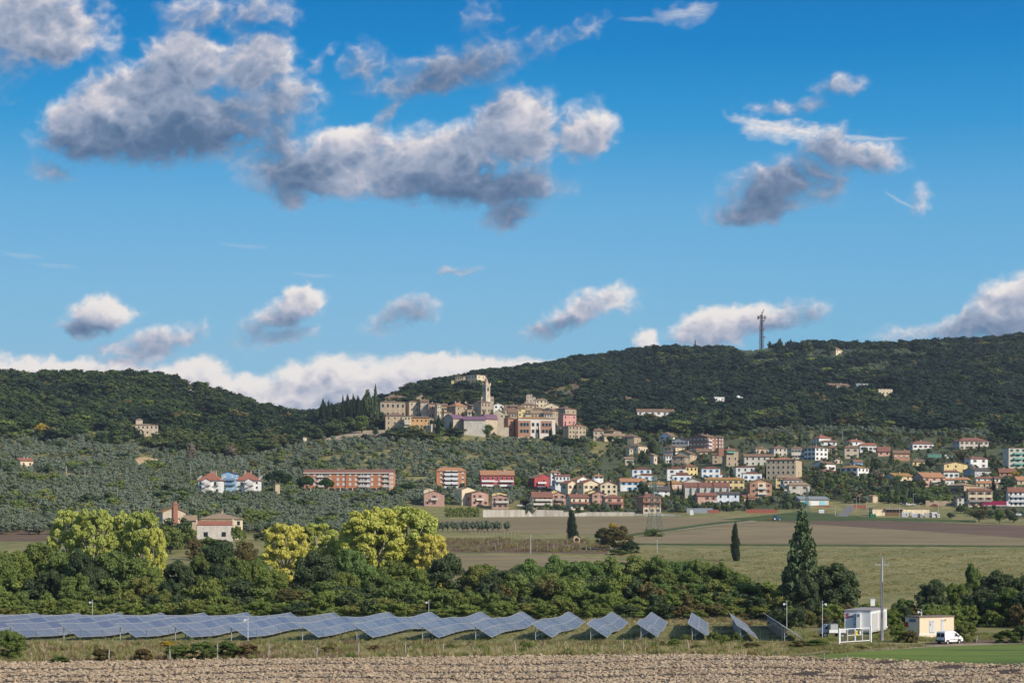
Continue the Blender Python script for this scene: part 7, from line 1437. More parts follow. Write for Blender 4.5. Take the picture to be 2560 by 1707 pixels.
def fn1(t_, Rl, L, he, hr):
    w = [c for c in t_.children if c.name.startswith('wall')][0]; w.data.materials[0] = plain((.72, .73, .75), .6, 0, .05)
    b = MB(); b.box(-.12, -.12, he, Rl+.12, L+.12, he+.14); b.obj('roof', plain((.32, .29, .28), .7), t_)
    b = MB(); b.box(-.16, -.16, -.1, Rl+.1, L+.1, .14); b.obj('plinth', plain((.5, .5, .48), .8), t_)
    # side with logo (left face, x = 0, runs along y)
    RED = plain((.42, .03, .07), .6, 0, .02); NAVY = plain((.03, .05, .12), .6, 0, .02); ly = lambda u: L*(1-u)
    lg = textmesh('S', 1.15, RED, 'emblem', t_, (-.03, ly(.05), he*.62), (R(90), 0, R(-90)), .045)
    tx = textmesh('SANTE', .46, NAVY, 'lettering', t_, (-.03, ly(.165), he*.655), (R(90), 0, R(-90)), .014)
    b = MB(); b.box(-.5, ly(.64), he*.08, 0, ly(.48), he*.90, 0); b.box(-.53, ly(.60), he*.70, -.5, ly(.52), he*.84, 1); b.obj('cabinet', [WP, DGREY], t_)
    for i in range(3):
        b = MB(); z = he*(.26+.25*i); b.box(-.32, ly(.48)+.02, z-.22, 0, ly(.365), z+.26, 0); b.box(-.34, ly(.47)+.04, z+.12, -.32, ly(.375), z+.24, 1); b.obj('cooling_unit', [plain((.42, .47, .52), .6), DGREY], t_)
    for u0, u1 in ((.09, .42), (.50, .66), (.70, .90)):
        b = MB(); b.box(Rl*u0, -.05, .18, Rl*u1, -.005, he*.84, 0); b.box(Rl*u0-.05, -.035, .15, Rl*u1+.05, -.004, he*.86, 1); d = b.obj('door', [plain((.50, .49, .49), .6, 0, .05), plain((.62, .62, .62), .6)], t_)
        if u0 < .6:
            b = MB(); c = Rl*(u0+u1)/2; z = he*.44; b.prism([(c-.2, z-.2), (c+.2, z-.2), (c+.14, z+.1), (c, z+.28), (c-.14, z+.1)], -.075, -.052); b.obj('warning_sign', YEL, d)
            b = MB(); b.prism([(c-.14, z+.55), (c+.14, z+.55), (c, z+.8)], -.075, -.052); b.obj('notice', WP, d)
        b = MB(); b.cyl((Rl*u1-.1, -.08, he*.42), (0, 1, 0), .03, .1, 6); b.obj('handle', DGREY, d)
def fn2(t_, Rl, L, he, hr):
    w = [c for c in t_.children if c.name.startswith('wall')][0]
    mm = newmat('weathered_beige_panels'); tt = mm.node_tree; M, V, mx, ss, nz = mk(tt); g_ = tt.nodes.new('ShaderNodeTexCoord').outputs['Object']
    cc = mx(nz(V('MULTIPLY', g_, (2.2, 2.2, .1)), 1.0, 4, .6), (.70, .57, .40, 1), (.76, .65, .49, 1)); bb = bsdf(mm, cc, .7); out(mm, bb.outputs[0]); w.data.materials[0] = mm
    b = MB(); b.box(-.1, -.1, he, Rl+.1, L+.1, he+.2); b.obj('roof', plain((.20, .15, .13), .8), t_)
    b = MB(); b.box(-.012, -.03, 0, Rl+.01, -.002, .32); b.obj('white_base_band', plain((.74, .68, .58), .8), t_)
    b = MB(); b.box(-.03, -.03, 0, .05, .04, he); b.obj('corner_strip', plain((.22, .04, .04), .7), t_)
    for u0, u1, hh in ((.285, .435, .80), (.625, .70, .84)):
        b = MB(); b.box(Rl*u0, -.06, .30, Rl*u1, -.004, he*hh+.1, 0)
        if u1-u0 > .1: b.box(Rl*(u0+u1)/2-.015, -.07, .3, Rl*(u0+u1)/2+.015, -.06, he*hh+.1, 1)
        d = b.obj('door', [plain((.58, .60, .64), .5, 0, .04), DGREY], t_)
        for q in (.25, .75):
            for z in (.42, he*hh-.12):
                b = MB(); x = Rl*(u0+(u1-u0)*q); b.box(x-.12, -.075, z-.05, x+.12, -.06, z+.05); b.obj('vent', DGREY, d)
        if u1-u0 > .1: b = MB(); x = Rl*(u0+.03); b.prism([(x-.13, he*.55), (x+.13, he*.55), (x, he*.70)], -.075, -.06); b.obj('warning_sign', plain((.12, .12, .1), .6), d)
    ly = lambda u: L*(1-u)
    b = MB(); b.box(-.04, ly(.76), he*.74, -.004, ly(.28), he*.92); b.obj('vent_grille', plain((.12, .16, .24), .5), t_)
    b = MB(); b.box(-.3, ly(.19), he*.45, -.004, ly(.02), he*.72); b.obj('red_box', plain((.35, .03, .03), .5), t_)
    b = MB(); b.bar((Rl*.22, L*.4, he+.2), (Rl*.22, L*.4, he+.6), .07, seg=8); b.bar((Rl*.22, L*.4, he+.6), (Rl*.22, L*.4, he+.72), .17, seg=8); b.obj('roof_vent', WP, t_)
    b = MB(); b.cyl((Rl*.745, -.14, he*.85), (0, 1, 0), .1, .25, 8); b.obj('lamp', plain((.6, .5, .4), .5), t_)
cabin('equipment_cabin', 'white equipment cabin with a red S emblem and dark lettering on its shaded side', 'S', (592, 848, 1012), 766, 574, 'w', 'grey', .62, fn1, 318)
cabin('transformer_cabin', 'beige transformer cabin with two grey white doors behind the white van', 'S', (1205, 1325, 1665), 815, 640, 'b', 'tan', .55, fn2, 304)
# gate
Yg0 = 280.; a_ = W(zx('S', 540), 0, Yg0); c_ = W(zx('S', 850), 0, Yg0+5.5); zt0 = 0.
t_ = thing('gate', 'white double swing gate of steel frames with a yellow warning sign', 'gate', (a_.x, Yg0, 0)); d = Vector((c_.x-a_.x, 5.5, 0)); t_.rotation_euler = (0, 0, math.atan2(d.y, d.x)); Lg = d.length
for x in (0, Lg):
    b = MB(); b.box(x-.10, -.10, -.3, x+.10, .10, 2.2+(.1 if x else 0)); b.obj('gate_post', WP, t_)
for i in range(2):
    x0 = .22+i*(Lg-.4)/2; x1 = x0+(Lg-.5)/2; b = MB()
    b.box(x0, -.04, .2, x0+.09, .04, 2.08); b.box(x1-.08, -.04, .2, x1, .04, 2.08); b.box(x0, -.04, .2, x1, .04, .30); b.box(x0, -.04, 2.0, x1, .04, 2.1); xm = (x0+x1)/2
    b.box(xm-.04, -.03, .33, xm+.04, .03, 1.95); xa, xb = (xm, x1) if i == 0 else (x0, xm); b.box(xa, -.03, 1.10, xb, .03, 1.18)
    leaf = b.obj('gate_leaf', WP, t_); b = MB()
    for k in range(18): x = x0+(x1-x0)*k/18; b.bar((x, 0, .3), (x, 0, 2), .006, seg=3)
    for k in range(12): z = .3+.15*k; b.bar((x0, 0, z), (x1, 0, z), .006, seg=3)
    b.obj('wire_mesh', STEEL, leaf)
b = MB(); b.box(Lg/2+.02, -.12, 1.1, Lg/2+.42, -.08, 1.75); b.box(Lg/2+.17, -.13, 1.3, Lg/2+.27, -.12, 1.6, 1); b.obj('warning_sign', [YEL, BLK], t_)
b = MB(); b.box(Lg/2+1.0, -.1, 1.3, Lg/2+1.38, -.07, 1.62); b.obj('notice', WP, t_)
# concrete line pole
def linepole(px, top, base, lb, arm=1.1, r=.22, Y=None, name='utility_pole', mat=None, cross=True, ins=True, lamp=False, group=None):
    Y = Y or gY(px, base); x = (px-CX)*Y/F; zb = g1(x, Y); h = max(2, H+(HY-top)*Y/F-zb); m_ = mat or plain((.37, .38, .40), .8, 0, .16, .6)
    t_ = thing(name, lb, 'pole', (x, Y, zb), 0, group); b = MB(); b.bar((0, 0, -.5), (0, 0, h), r, seg=10, w2=r*.55); b.obj('pole', m_, t_)
    if cross: b = MB(); b.box(-arm, -.07, h-arm*.95, arm, .07, h-arm*.95+.16); b.obj('crossarm', m_, t_)
    if ins:
        for q in (-arm*.92, 0, arm*.92):
            b = MB(); z = h-arm*.95+.16 if q else h; b.bar((q, 0, z), (q, 0, z+.3), .07, seg=6, w2=.04); b.obj('insulator', plain((.25, .38, .34), .3), t_)
    if lamp: b = MB(); b.bar((0, 0, h), (.9, 0, h+.25), .05); b.box(.7, -.12, h+.18, 1.3, .12, h+.32); b.obj('lamp_head', WP, t_)
    return t_, Vector((x, Y, zb+h)), arm
pw, ptop, _ = linepole(zx('S', 960), zy('S', 62), zy('S', 856), 'tall grey concrete line pole with a crossarm between the two cabins', 1.0, .25, 291.5)
b = MB(); b.box(-.12, -.32, 3.4, .12, -.2, 3.9); b.obj('junction_box', DGREY, pw)
b = MB(); b.box(.1, -.25, .2, .17, -.15, 8.5); b.obj('cable_duct', plain((.42, .26, .2), .7), pw)
# switch box on a post
p = W(zx('S', 868), 0, 345); t_ = thing('switch_box', 'small white switch box on a post behind the white cabin', 'switch box', (p.x, 345, g1(p.x, 345)))
b = MB(); b.bar((0, 0, -.3), (0, 0, 3.2), .08); b.obj('post', STEEL, t_); z0 = H+(HY-zy('S', 525))*345/F-g1(p.x, 345); b = MB(); b.box(-.38, -.25, z0, .38, .25, z0+1.15); b.box(-.45, -.3, z0+1.15, .45, .3, z0+1.22); b.obj('box', WP, t_)
# ---------------------------------------------------------------- vehicles
def wheel(t_, x, y, r, w=.2):
    b = MB(); b.cyl((x, y, r), (0, 1, 0), r, w, 18); o = b.obj('wheel', TYRE, t_); b = MB(); b.cyl((x, y+(-w/2-.005 if y < .5 else w/2+.005), r), (0, 1, 0), r*.62, .02, 14); b.obj('rim', RIM, o)
def van(px, base, heading, sc=1, lb='', Y=None, group=None, col=(.82, .82, .82)):
    """small panel van; x forward, y to its left, origin at the rear right corner"""
    Y = Y or gY(px, base); x = (px-CX)*Y/F; t_ = thing('parked_van', lb, 'van', (x, Y, g1(x, Y)), heading, group, sc); pc = plain(col, .35, 0, .03)
    pr = [(.02, .42), (0, .98), (.07, 1.62), (.16, 1.80), (.45, 1.86), (2.2, 1.86), (2.42, 1.80), (3.12, 1.12), (3.80, .97), (4.05, .76), (4.10, .42), (3.72, .36), (3.62, .62), (3.2, .68), (2.85, .60), (2.78, .36), (1.02, .36), (.95, .60), (.6, .68), (.28, .60), (.22, .38)]
    bm = bmesh.new(); secs = []
    for y, k in ((0.0, .0), (.08, 1), (1.52, 1), (1.60, 0)):
        secs.append([bm.verts.new((px_*(1) + (0.0 if k else .03*(1 if px_ < 2 else -1)), y if z < 1.1 else (y+(z-1.1)*.12 if y < .8 else y-(z-1.1)*.12), z-(0 if k else .03*(1 if z > 1 else -.3)))) for px_, z in pr])
    for s0, s1 in zip(secs, secs[1:]):
        for i in range(len(pr)): j = (i+1) % len(pr); bm.faces.new((s0[i], s0[j], s1[j], s1[i]))
    f0 = bm.faces.new(secs[0][::-1]); f1 = bm.faces.new(secs[-1]); bmesh.ops.triangulate(bm, faces=[f0, f1]); bmesh.ops.recalc_face_normals(bm, faces=bm.faces[:])
    me_ = bpy.data.meshes.new('body'); bm.to_mesh(me_); bm.free(); me_.materials.append(pc); body = link('body', me_, t_)
    for xx in (.62, 3.22):
        for yy in (.1, 1.5): wheel(t_, xx, yy, .29)
    b = MB(); b.box(-.08, .02, .36, .12, 1.58, .62); b.obj('rear_bumper', BLK, t_); b = MB(); b.box(3.88, .04, .34, 4.14, 1.56, .58); b.obj('front_bumper', BLK, t_)
    for y0, y1 in ((.14, .74), (.84, 1.44)):
        b = MB(); b.prism([(y0, 1.02), (y1, 1.02), (y1-.04, 1.60), (y0+.04, 1.60)], 0, .02, 0, Matrix(((0, .0, .11, -.125), (1, 0, 0, 0), (0, 0, 1, 0), (0, 0, 0, 1)))); b.obj('rear_window', GL, t_)
    b = MB(); b.box(-.005, .77, .66, .03, .81, 1.7); b.obj('door_gap', DGREY, t_)
    b = MB(); b.box(-.03, .55, .70, .0, 1.05, .82); b.obj('number_plate', plain((.5, .5, .45), .6), t_)
    for y0 in (.03, 1.47): b = MB(); b.box(-.02, y0, .70, .06, y0+.1, .98); b.obj('tail_light', plain((.35, .03, .02), .3), t_)
    for y, sg in ((0, -1), (1.6, 1)):
        yy = y+sg*.012; b = MB(); b.face([(2.28, yy, 1.12), (2.98, yy, 1.12), (2.62, yy-sg*.05, 1.50), (2.34, yy-sg*.05, 1.56)]); b.obj('side_window', GL, t_)
        b = MB(); b.box(1.05, yy-.012, .66, 3.8, yy+.012, .72); b.obj('rubbing_strip', DGREY, t_)
        b = MB(); b.box(2.14, yy-.006, .48, 2.17, yy+.006, 1.7); b.box(3.0, yy-.006, .7, 3.03, yy+.006, 1.08); b.obj('door_seam', DGREY, t_)
        b = MB(); b.box(2.86, yy+sg*.02, 1.10, 3.02, yy+sg*.2, 1.26); b.obj('mirror', BLK, t_)
        b = MB(); b.box(3.86, y+(.04 if sg < 0 else -.24), .66, 4.09, y+(.24 if sg < 0 else -.04), .82); b.obj('headlight', plain((.7, .72, .75), .15), t_)
    b = MB(); b.face([(2.47, .16, 1.78), (2.47, 1.44, 1.78), (3.11, 1.52, 1.15), (3.11, .08, 1.15)]); w_ = b.obj('windscreen', GL, t_); w_.location = (.012, 0, .012)
    return t_
van(zx('S', 1578), zy('S', 906), R(40), 1.0, 'small white panel van with black bumpers parked in front of the beige cabin', 278.)
# pickup with a dropside body behind the gate
p = W(zx('S', 372), 0, 303); t_ = thing('pickup', 'grey white pickup with a roof rack and white drop side, parked behind the gate', 'pickup', (p.x, 303, g1(p.x, 303)), R(8))
b = MB(); b.prism([(0, .55), (0, 1.15), (.35, 1.25), (.75, 1.95), (1.75, 2.0), (1.8, .55)], 0, 1.75); b.obj('cab', plain((.50, .52, .55), .4), t_)
b = MB(); b.face([(.40, -.012, 1.3), (1.0, -.012, 1.3), (1.0, -.012, 1.85), (.78, -.012, 1.85)]); b.face([(1.08, -.012, 1.3), (1.7, -.012, 1.3), (1.7, -.012, 1.85), (1.08, -.012, 1.85)]); b.obj('side_window', GL, t_)
b = MB(); b.box(1.1, -.25, .62, 4.9, 0, .72, 1); b.box(.75, -1.3, .75, 3.4, -1.24, 1.25); b.box(.75, -1.3, .7, 3.4, 1.6, .78, 1); b.box(3.34, -1.3, .75, 3.4, 1.6, 1.25); b.obj('drop_side', [WP, DGREY], t_)
b = MB(); b.box(1.05, -1.0, 1.25, 2.3, .2, 2.1); b.obj('load_box', plain((.42, .45, .44), .5), t_)
b = MB()
for x in (.55, 2.35):
    for y in (-1.1, 1.5): b.bar((x, y, .8), (x, y, 2.62), .04)
for z in (2.2, 2.6):
    for y in (-1.1, 1.5): b.bar((.55, y, z), (2.35, y, z), .035)
    for x in (.55, 1.4, 2.35): b.bar((x, -1.1, z), (x, 1.5, z), .035)
b.obj('roof_rack', BLK, t_)
for x, y in ((.5, -.05), (2.9, -.9), (.5, 1.6), (2.9, 1.5)): wheel(t_, x, y, .38, .24)
# ---------------------------------------------------------------- small far vehicles
def farcar(z, x, base, lb, col, w=4.2, hd=0, kind='car'):
    q = gp(zx(z, x), zy(z, base)); pc = plain(col, .35, 0, .03)
    if kind == 'car':
        t_ = thing('parked_car', lb, 'car', q, hd); b = MB(); b.prism([(0, .3), (0, .8), (.5, .95), (1.0, 1.4), (2.6, 1.42), (3.2, .95), (4.1, .8), (4.2, .3)], 0, 1.7); b.obj('body', pc, t_)
        b = MB(); b.face([(.8, -.01, .95), (2.9, -.01, .95), (2.5, -.01, 1.34), (1.08, -.01, 1.32)]); b.obj('side_window', GL, t_)
        for xx in (.8, 3.3):
            for yy in (.05, 1.6): wheel(t_, xx, yy, .32)
    return t_
farcar('I', 2085, 1328, 'white car parked among the bushes at the lower right edge', (.8, .8, .8)); farcar('I', 1812, 1078, 'white car parked above the red lorry', (.75, .76, .78))
farcar('I', 860, 1196, 'dark red car on the road above the green verge', (.30, .04, .03)); farcar('I', 1060, 1180, 'dark grey car on the road above the green verge', (.08, .08, .09))
farcar('E', 1540, 1030, 'blue grey car under the terrace of the arched loggia house', (.25, .35, .5)); farcar('E', 1980, 985, 'white car on the parking place right of the arched loggia house', (.75, .76, .78))
def boxveh(name, cat, z, x, base, lb, parts, wheels):
    q = gp(zx(z, x), zy(z, base)); t_ = thing(name, lb, cat, q)
    for nm, bx, col in parts: b = MB(); b.prism(*bx); b.obj(nm, plain(col, .45, 0, .04), t_)
    for xx in wheels: wheel(t_, xx, .1, .45, .25); wheel(t_, xx, 2.2, .45, .25)
    return t_
boxveh('lorry', 'lorry', 'I', 1590, 1206, 'long lorry with a crimson tarpaulin trailer and white cab', (('trailer', ([(0, 1.1), (0, 3.3), (.2, 3.45), (13.6, 3.45), (13.6, 1.1)], 0, 2.4), (.30, .02, .07)), ('chassis', ([(.1, .7), (.1, 1.15), (13.7, 1.15), (13.7, .7)], -.04, 2.44), (.6, .55, .55)), ('cab', ([(13.9, .6), (13.9, 3.3), (15.3, 3.3), (16, 2.2), (16.1, .6)], 0, 2.4), (.78, .78, .78)), ('windscreen', ([(15.32, 3.1), (15.98, 2.2), (15.99, 2.0), (15.0, 2.0), (15.0, 3.1)], -.02, 2.42), (.05, .06, .07))), (1.2, 2.4, 10.8, 14.6))
boxveh('camper_van', 'camper van', 'I', 1058, 508, 'white camper van parked beside the green hall', (('body', ([(0, .6), (0, 2.9), (4.9, 2.95), (5.6, 2.4), (5.0, 2.2), (5.9, 1.5), (6.2, .6)], 0, 2.3), (.78, .76, .74)), ('window', ([(1, 1.6), (1, 2.2), (2.2, 2.2), (2.2, 1.6)], -.02, 0), (.06, .06, .07)), ('side_window', ([(3.2, 1.6), (3.2, 2.2), (4.2, 2.2), (4.2, 1.6)], -.02, 0), (.06, .06, .07))), (1.1, 4.8))
boxveh('flatbed_van', 'van', 'I', 500, 1190, 'white flatbed van with an open bed on the road above the depot', (('cab', ([(0, .5), (0, 2.0), (1.5, 2.0), (2.1, 1.2), (2.1, .5)], 0, 2), (.75, .75, .75)), ('bed', ([(2.2, .8), (2.2, 1.3), (5.2, 1.3), (5.2, .8)], 0, 2), (.6, .6, .6)), ('window', ([(.4, 1.3), (.4, 1.85), (1.45, 1.85), (1.8, 1.3)], -.02, 0), (.05, .06, .07))), (.8, 4.2))
# tractor with harrow
q = gp(zx('Hh', 530), zy('Hh', 1400)); t_ = thing('tractor', 'blue tractor with a rust orange harrow at the end of the farm track', 'tractor', q)
b = MB(); b.prism([(2.2, .7), (2.2, 1.8), (4.1, 1.6), (4.2, .7)], .5, 1.3); b.obj('bonnet', plain((.03, .12, .30), .4), t_)
b = MB(); b.prism([(.5, 1.0), (.6, 2.7), (2.1, 2.7), (2.3, 1.2)], .1, 1.7); b.obj('cab', plain((.03, .07, .12), .3), t_)
b = MB(); b.prism([(.4, 2.7), (.4, 2.85), (2.3, 2.85), (2.3, 2.7)], 0, 1.8); b.obj('cab_roof', plain((.03, .14, .34), .4), t_)
for x, y, r_ in ((1.1, -.15, .85), (1.1, 1.95, .85), (3.6, 0, .55), (3.6, 1.8, .55)):
    b = MB(); b.cyl((x, y, r_), (0, 1, 0), r_, .42, 16); o = b.obj('wheel', TYRE, t_); b = MB(); b.cyl((x, y-.22, r_), (0, 1, 0), r_*.55, .05, 12); b.obj('rim', plain((.7, .7, .7), .5), o)
b = MB(); b.box(-2.6, .0, .7, .2, 1.8, .85)
for i in range(6): b.bar((-2.4+i*.4, .1, .8), (-2.6+i*.4, .1, .05), .05); b.bar((-2.4+i*.4, 1.6, .8), (-2.6+i*.4, 1.6, .05), .05)
b.obj('harrow', plain((.35, .10, .03), .7), t_)
# ---------------------------------------------------------------- pylons, mast, line poles, wires
def lattice(name, lb, cat, px, top, base, w0, w1, mat, Y=None, n=8, arms=(), bar=.09):
    Y = Y or gY(px, base); x = (px-CX)*Y/F; zb = g1(x, Y); h = H+(HY-top)*Y/F-zb; t_ = thing(name, lb, cat, (x, Y, zb), .35); b = MB()
    wd_ = lambda s_: w0+(w1-w0)*min(1, s_**.7)
    cs = [(-1, -1), (1, -1), (1, 1), (-1, 1)]
    for i in range(n):
        s0, s1 = i/n, (i+1)/n
        for k in range(4):
            a0, a1 = cs[k], cs[(k+1) % 4]; P0 = Vector((a0[0]*wd_(s0), a0[1]*wd_(s0), h*s0)); P1 = Vector((a0[0]*wd_(s1), a0[1]*wd_(s1), h*s1)); Q0 = Vector((a1[0]*wd_(s0), a1[1]*wd_(s0), h*s0)); Q1 = Vector((a1[0]*wd_(s1), a1[1]*wd_(s1), h*s1))
            b.bar(P0, P1, bar); b.bar(P0, Q1, bar*.55, seg=3); b.bar(Q0, P1, bar*.55, seg=3); b.bar(P1, Q1, bar*.5, seg=3)
    b.obj('lattice', mat, t_)
    for z, w_ in arms:
        b = MB(); b.bar((-w_, 0, h*z), (w_, 0, h*z), bar); b.bar((-w_, 0, h*z), (0, 0, h*z+1.2), bar*.6); b.bar((w_, 0, h*z), (0, 0, h*z+1.2), bar*.6)
        for q in (-w_, w_): b.bar((q, 0, h*z), (q, 0, h*z-1.3), .07)
        b.obj('crossarm', mat, t_)
    return t_, h
PG = plain((.13, .20, .17), .6, .2)
lattice('lattice_pylon', 'green steel lattice pylon standing in the fields beside the terracotta villa', 'pylon', zx('Q', 1465), zy('G', 845), zy('Q', 398), 3.1, .35, PG, n=9, arms=((.80, 2.2), (.88, 1.8), (.96, 1.4)), bar=.10)
lattice('lattice_pylon', 'green steel lattice pylon behind the tip of the tall fir', 'pylon', zx('Hh', 1030), zy('Hh', 915), zy('Hh', 1320), 1.6, .15, PG, n=8, arms=((.9, 1.2),), bar=.09)
mast, mh = lattice('radio_mast', 'dark red and white telecom mast with drum antennas on the skyline', 'mast', zx('J', 1216), zy('J', 215), zy('J', 560), 2.3, 1.0, plain((.085, .05, .05), .7), Y=2190, n=11, bar=.2)
b = MB(); b.bar((0, 0, 0), (0, 0, mh), .6, seg=6); b.bar((0, 0, mh), (3, 0, mh+6), .35); b.obj('cable_column', plain((.08, .05, .05), .8), mast)
for i, (dx, z, r_) in enumerate(((-6.5, .93, 2.2), (6.5, .93, 2.0), (-4.2, .86, 1.6), (4, .84, 1.6), (6, .42, 1.5), (-5, .66, 1.5), (0, 1.05, 1.6), (4.5, .62, 1.2))):
    b = MB(); dx *= .5; r_ *= .6; b.cyl((dx, -2, mh*z), (0, 1, 0), r_, 1.0, 10); b.bar((0, 0, mh*z), (dx, -1.5, mh*z), .25); b.obj('drum_antenna', plain((.20, .15, .15), .6), mast)
for dx in (-9, -7.5, 7.5, 9.5):
    dx *= .5; b = MB(); b.box(dx-.35, -.3, mh*.88, dx+.35, .3, mh*.97); b.bar((0, 0, mh*.92), (dx, 0, mh*.92), .25); b.obj('panel_antenna', plain((.14, .10, .10), .6), mast)
CON = plain((.46, .46, .43), .8, 0, .08)
LP_ = [('L', 68, 985, 1085, 0, 'pole at the far left edge of the olive slope'), ('L', 780, 1240, 1335, 0, 'pole behind the little terrace meadow'), ('L', 998, 1275, 1395, 0, 'pole at the right end of the terrace meadow'), ('L', 1155, 855, 950, 0, 'pole left of the abandoned stone villa'), ('L', 1380, 1435, 1540, 0, 'pole above the left golden poplars on the olive slope'), ('L', 2243, 1240, 1392, 0, 'tall pole left of the white apartment blocks'), ('L', 2110, 180, 292, 0, 'thin mast on the skyline of the left hill'),
 ('M', 407, 380, 505, 0, 'pole half way down the cleared strip'), ('M', 617, 680, 765, 1, 'pole at the lower end of the cleared strip'), ('M', 565, 1080, 1175, 0, 'pole behind the left white apartment block'), ('M', 800, 1015, 1110, 0, 'pole above the light blue block'), ('M', 862, 1030, 1170, 1, 'crossarm pole behind the right white block'), ('M', 1040, 1140, 1265, 1, 'crossarm pole touching the right white block'), ('M', 1037, 978, 1045, 1, 'small crossarm pole above the russet tree'), ('M', 1107, 945, 1020, 1, 'small crossarm pole right of the russet tree'),
 ('P', 1077, 0, 112, 0, 'short pale pole in the olive grove above the left poplars'),
 ('K', 828, 460, 555, 1, 'pole on the right skyline ridge, left one'), ('K', 950, 478, 545, 1, 'pole on the right skyline ridge, second one'), ('K', 1422, 540, 615, 1, 'double pole below the right skyline'), ('K', 1500, 620, 722, 0, 'pole in the wood below the double pole'), ('K', 493, 590, 665, 0, 'pole right of the ridge villa'), ('K', 540, 655, 725, 0, 'pole below the ridge villa in the olives'), ('K', 2028, 1018, 1130, 1, 'green crossarm pole in the right wood'), ('K', 448, 1405, 1512, 0, 'slim blue grey pole above the top row houses'), ('K', 2262, 1345, 1442, 1, 'crossarm pole above the bright umbrella pine at the right'),
 ('D', 150, 540, 732, 0, 'lamp post at the left end of the long orange block'), ('D', 1222, 590, 725, 0, 'lamp post below the middle of the long orange block'), ('D', 1680, 680, 822, 0, 'thin green pole below the right end of the long orange block'),
 ('Q', 425, 380, 545, 0, 'wooden line pole in the old vineyard'), ('Q', 1487, 432, 542, 0, 'concrete line pole behind the hedge below the lattice pylon'), ('Hh', 1440, 1180, 1330, 0, 'green pole beside the sloping access road'), ('I', 962, 1150, 1335, 0, 'tall green pole right of the depot')]
for z, x, tp, bs, cr_, lb in LP_: linepole(zx(z, x), zy(z, tp), zy(z, bs), lb, .9, .16 if z not in 'KLM' else .2, None, 'line_pole', CON, bool(cr_), False)
for z, x, tp, bs, lb in (('Hh', 1695, 1090, 1230, 'lowest lamp post left of the depot'), ('Hh', 1750, 1045, 1235, 'middle height lamp post left of the depot'), ('Hh', 1797, 1015, 1215, 'tallest lamp post left of the depot'), ('Hh', 1893, 1145, 1225, 'short lamp post behind the left end of the depot'), ('Hh', 1945, 1150, 1225, 'second short lamp post behind the depot'), ('Hh', 2005, 1150, 1225, 'third short lamp post behind the depot'), ('I', 598, 1020, 1212, 'tall lamp post behind the middle of the depot'), ('I', 258, 1148, 1225, 'short lamp post behind the portico'), ('I', 683, 1148, 1225, 'short lamp post behind the roof ducts'), ('I', 397, 1150, 1362, 'lamp post standing in front of the portico'), ('D', 1910, 390, 545, 'curved street lamp right of the long orange block')):
    linepole(zx(z, x), zy(z, tp), zy(z, bs), lb, .9, .1, None, 'lamp_post', plain((.40, .50, .48), .6), False, False, True)
def wire(lb, pts, r=.03, sag=1.5):
    o0 = Vector(pts[0]); b = MB()
    for a_, c_ in zip(pts, pts[1:]):
        a_, c_ = Vector(a_), Vector(c_); pv = a_
        for i in range(1, 13):
            s_ = i/12; q = a_.lerp(c_, s_); q.z -= sag*4*s_*(1-s_); b.bar(pv-o0, q-o0, r, seg=3); pv = q
    o = b.obj('power_line', plain((.30, .31, .32), .5)); o.location = o0; tag(o, lb, 'power line')
def at(z, x, y, Y): return W(zx(z, x), zy(z, y), Y)
yq = gY(zx('Q', 1487), zy('Q', 542)); yv_ = gY(zx('Q', 425), zy('Q', 545))
wire('power line crossing the fields through the old vineyard pole', [at('Q', -600, 455, yv_+10), at('Q', 425, 400, yv_), at('Q', 1487, 456, yq), at('Q', 2352, 492, yq-20), at('Q', 4600, 470, yq-30)], .035, 3)
wire('power line above the depot from pole to pole', [at('Hh', 1030, 985, 1020), at('Hh', 1797, 1018, 1150), at('I', 598, 1022, 1150), at('I', 1400, 1040, 1160)], .03, 1)
wire('overhead line on the left olive slope ending at the white blocks', [at('L', 1000, 1280, 1290), at('L', 2110, 1235, 1260), at('M', 323, 1108, 1255), at('M', 565, 1085, 1250), at('M', 800, 1050, 1290)], .04, 1)
# ---------------------------------------------------------------- walls, shrine, netting, signs
pts_ = [(25, 182, 243), (376, 182, 240), (384, 230, 239), (410, 188, 239), (440, 225, 238), (470, 180, 238), (700, 186, 237), (702, 200, 237), (785, 200, 236), (800, 214, 236), (900, 200, 234), (1300, 200, 232), (1302, 214, 232), (1560, 216, 234), (1690, 226, 236)]
p3 = []
for x, tp, bs in pts_:
    q = gp(zx('Q', x), zy('Q', bs)); p3.append((q, (bs-tp)/ZN['Q'][2]*q.y/F))
o0 = p3[0][0]; b = MB()
for (a_, ha), (c_, hc) in zip(p3, p3[1:]):
    A = a_-o0; C = c_-o0; n = Vector((0, .45, 0)); dn = Vector((0, 0, -1.2))
    T1, T2 = A+Vector((0, 0, ha)), C+Vector((0, 0, hc))
    b.face([A+dn, C+dn, T2, T1]); b.face([C+dn+n, A+dn+n, T1+n, T2+n]); b.face([T1, T2, T2+n, T1+n])
wl = newmat('stained_concrete'); t = wl.node_tree; M, V, mx, ss, nz = mk(t); g = t.nodes.new('ShaderNodeTexCoord').outputs['Object']
bb = bsdf(wl, mx(ss(nz(V('MULTIPLY', g, (1, 1, .12)), .5, 5, .65), .4, .68), (.50, .47, .42, 1), (.34, .29, .22, 1)), .9); out(wl, bb.outputs[0])
o = b.obj('retaining_wall', wl); o.location = o0; tag(o, 'long stained whitish retaining wall below the front row of houses', 'wall')
q = gp(zx('Q', 813), zy('Q', 458)); t_ = thing('wayside_shrine', 'tiny brick wayside shrine with an arched niche beside the broad cypress', 'shrine', q); s_ = q.y/F/ZN['Q'][2]; w2, hh = 27*s_, 52*s_
b = MB(); b.prism([(-w2, -1), (w2, -1), (w2, hh), (0, hh+16*s_), (-w2, hh)], 0, 2.2); b.obj('wall', plain((.56, .40, .28), .9, 0, .15), t_)
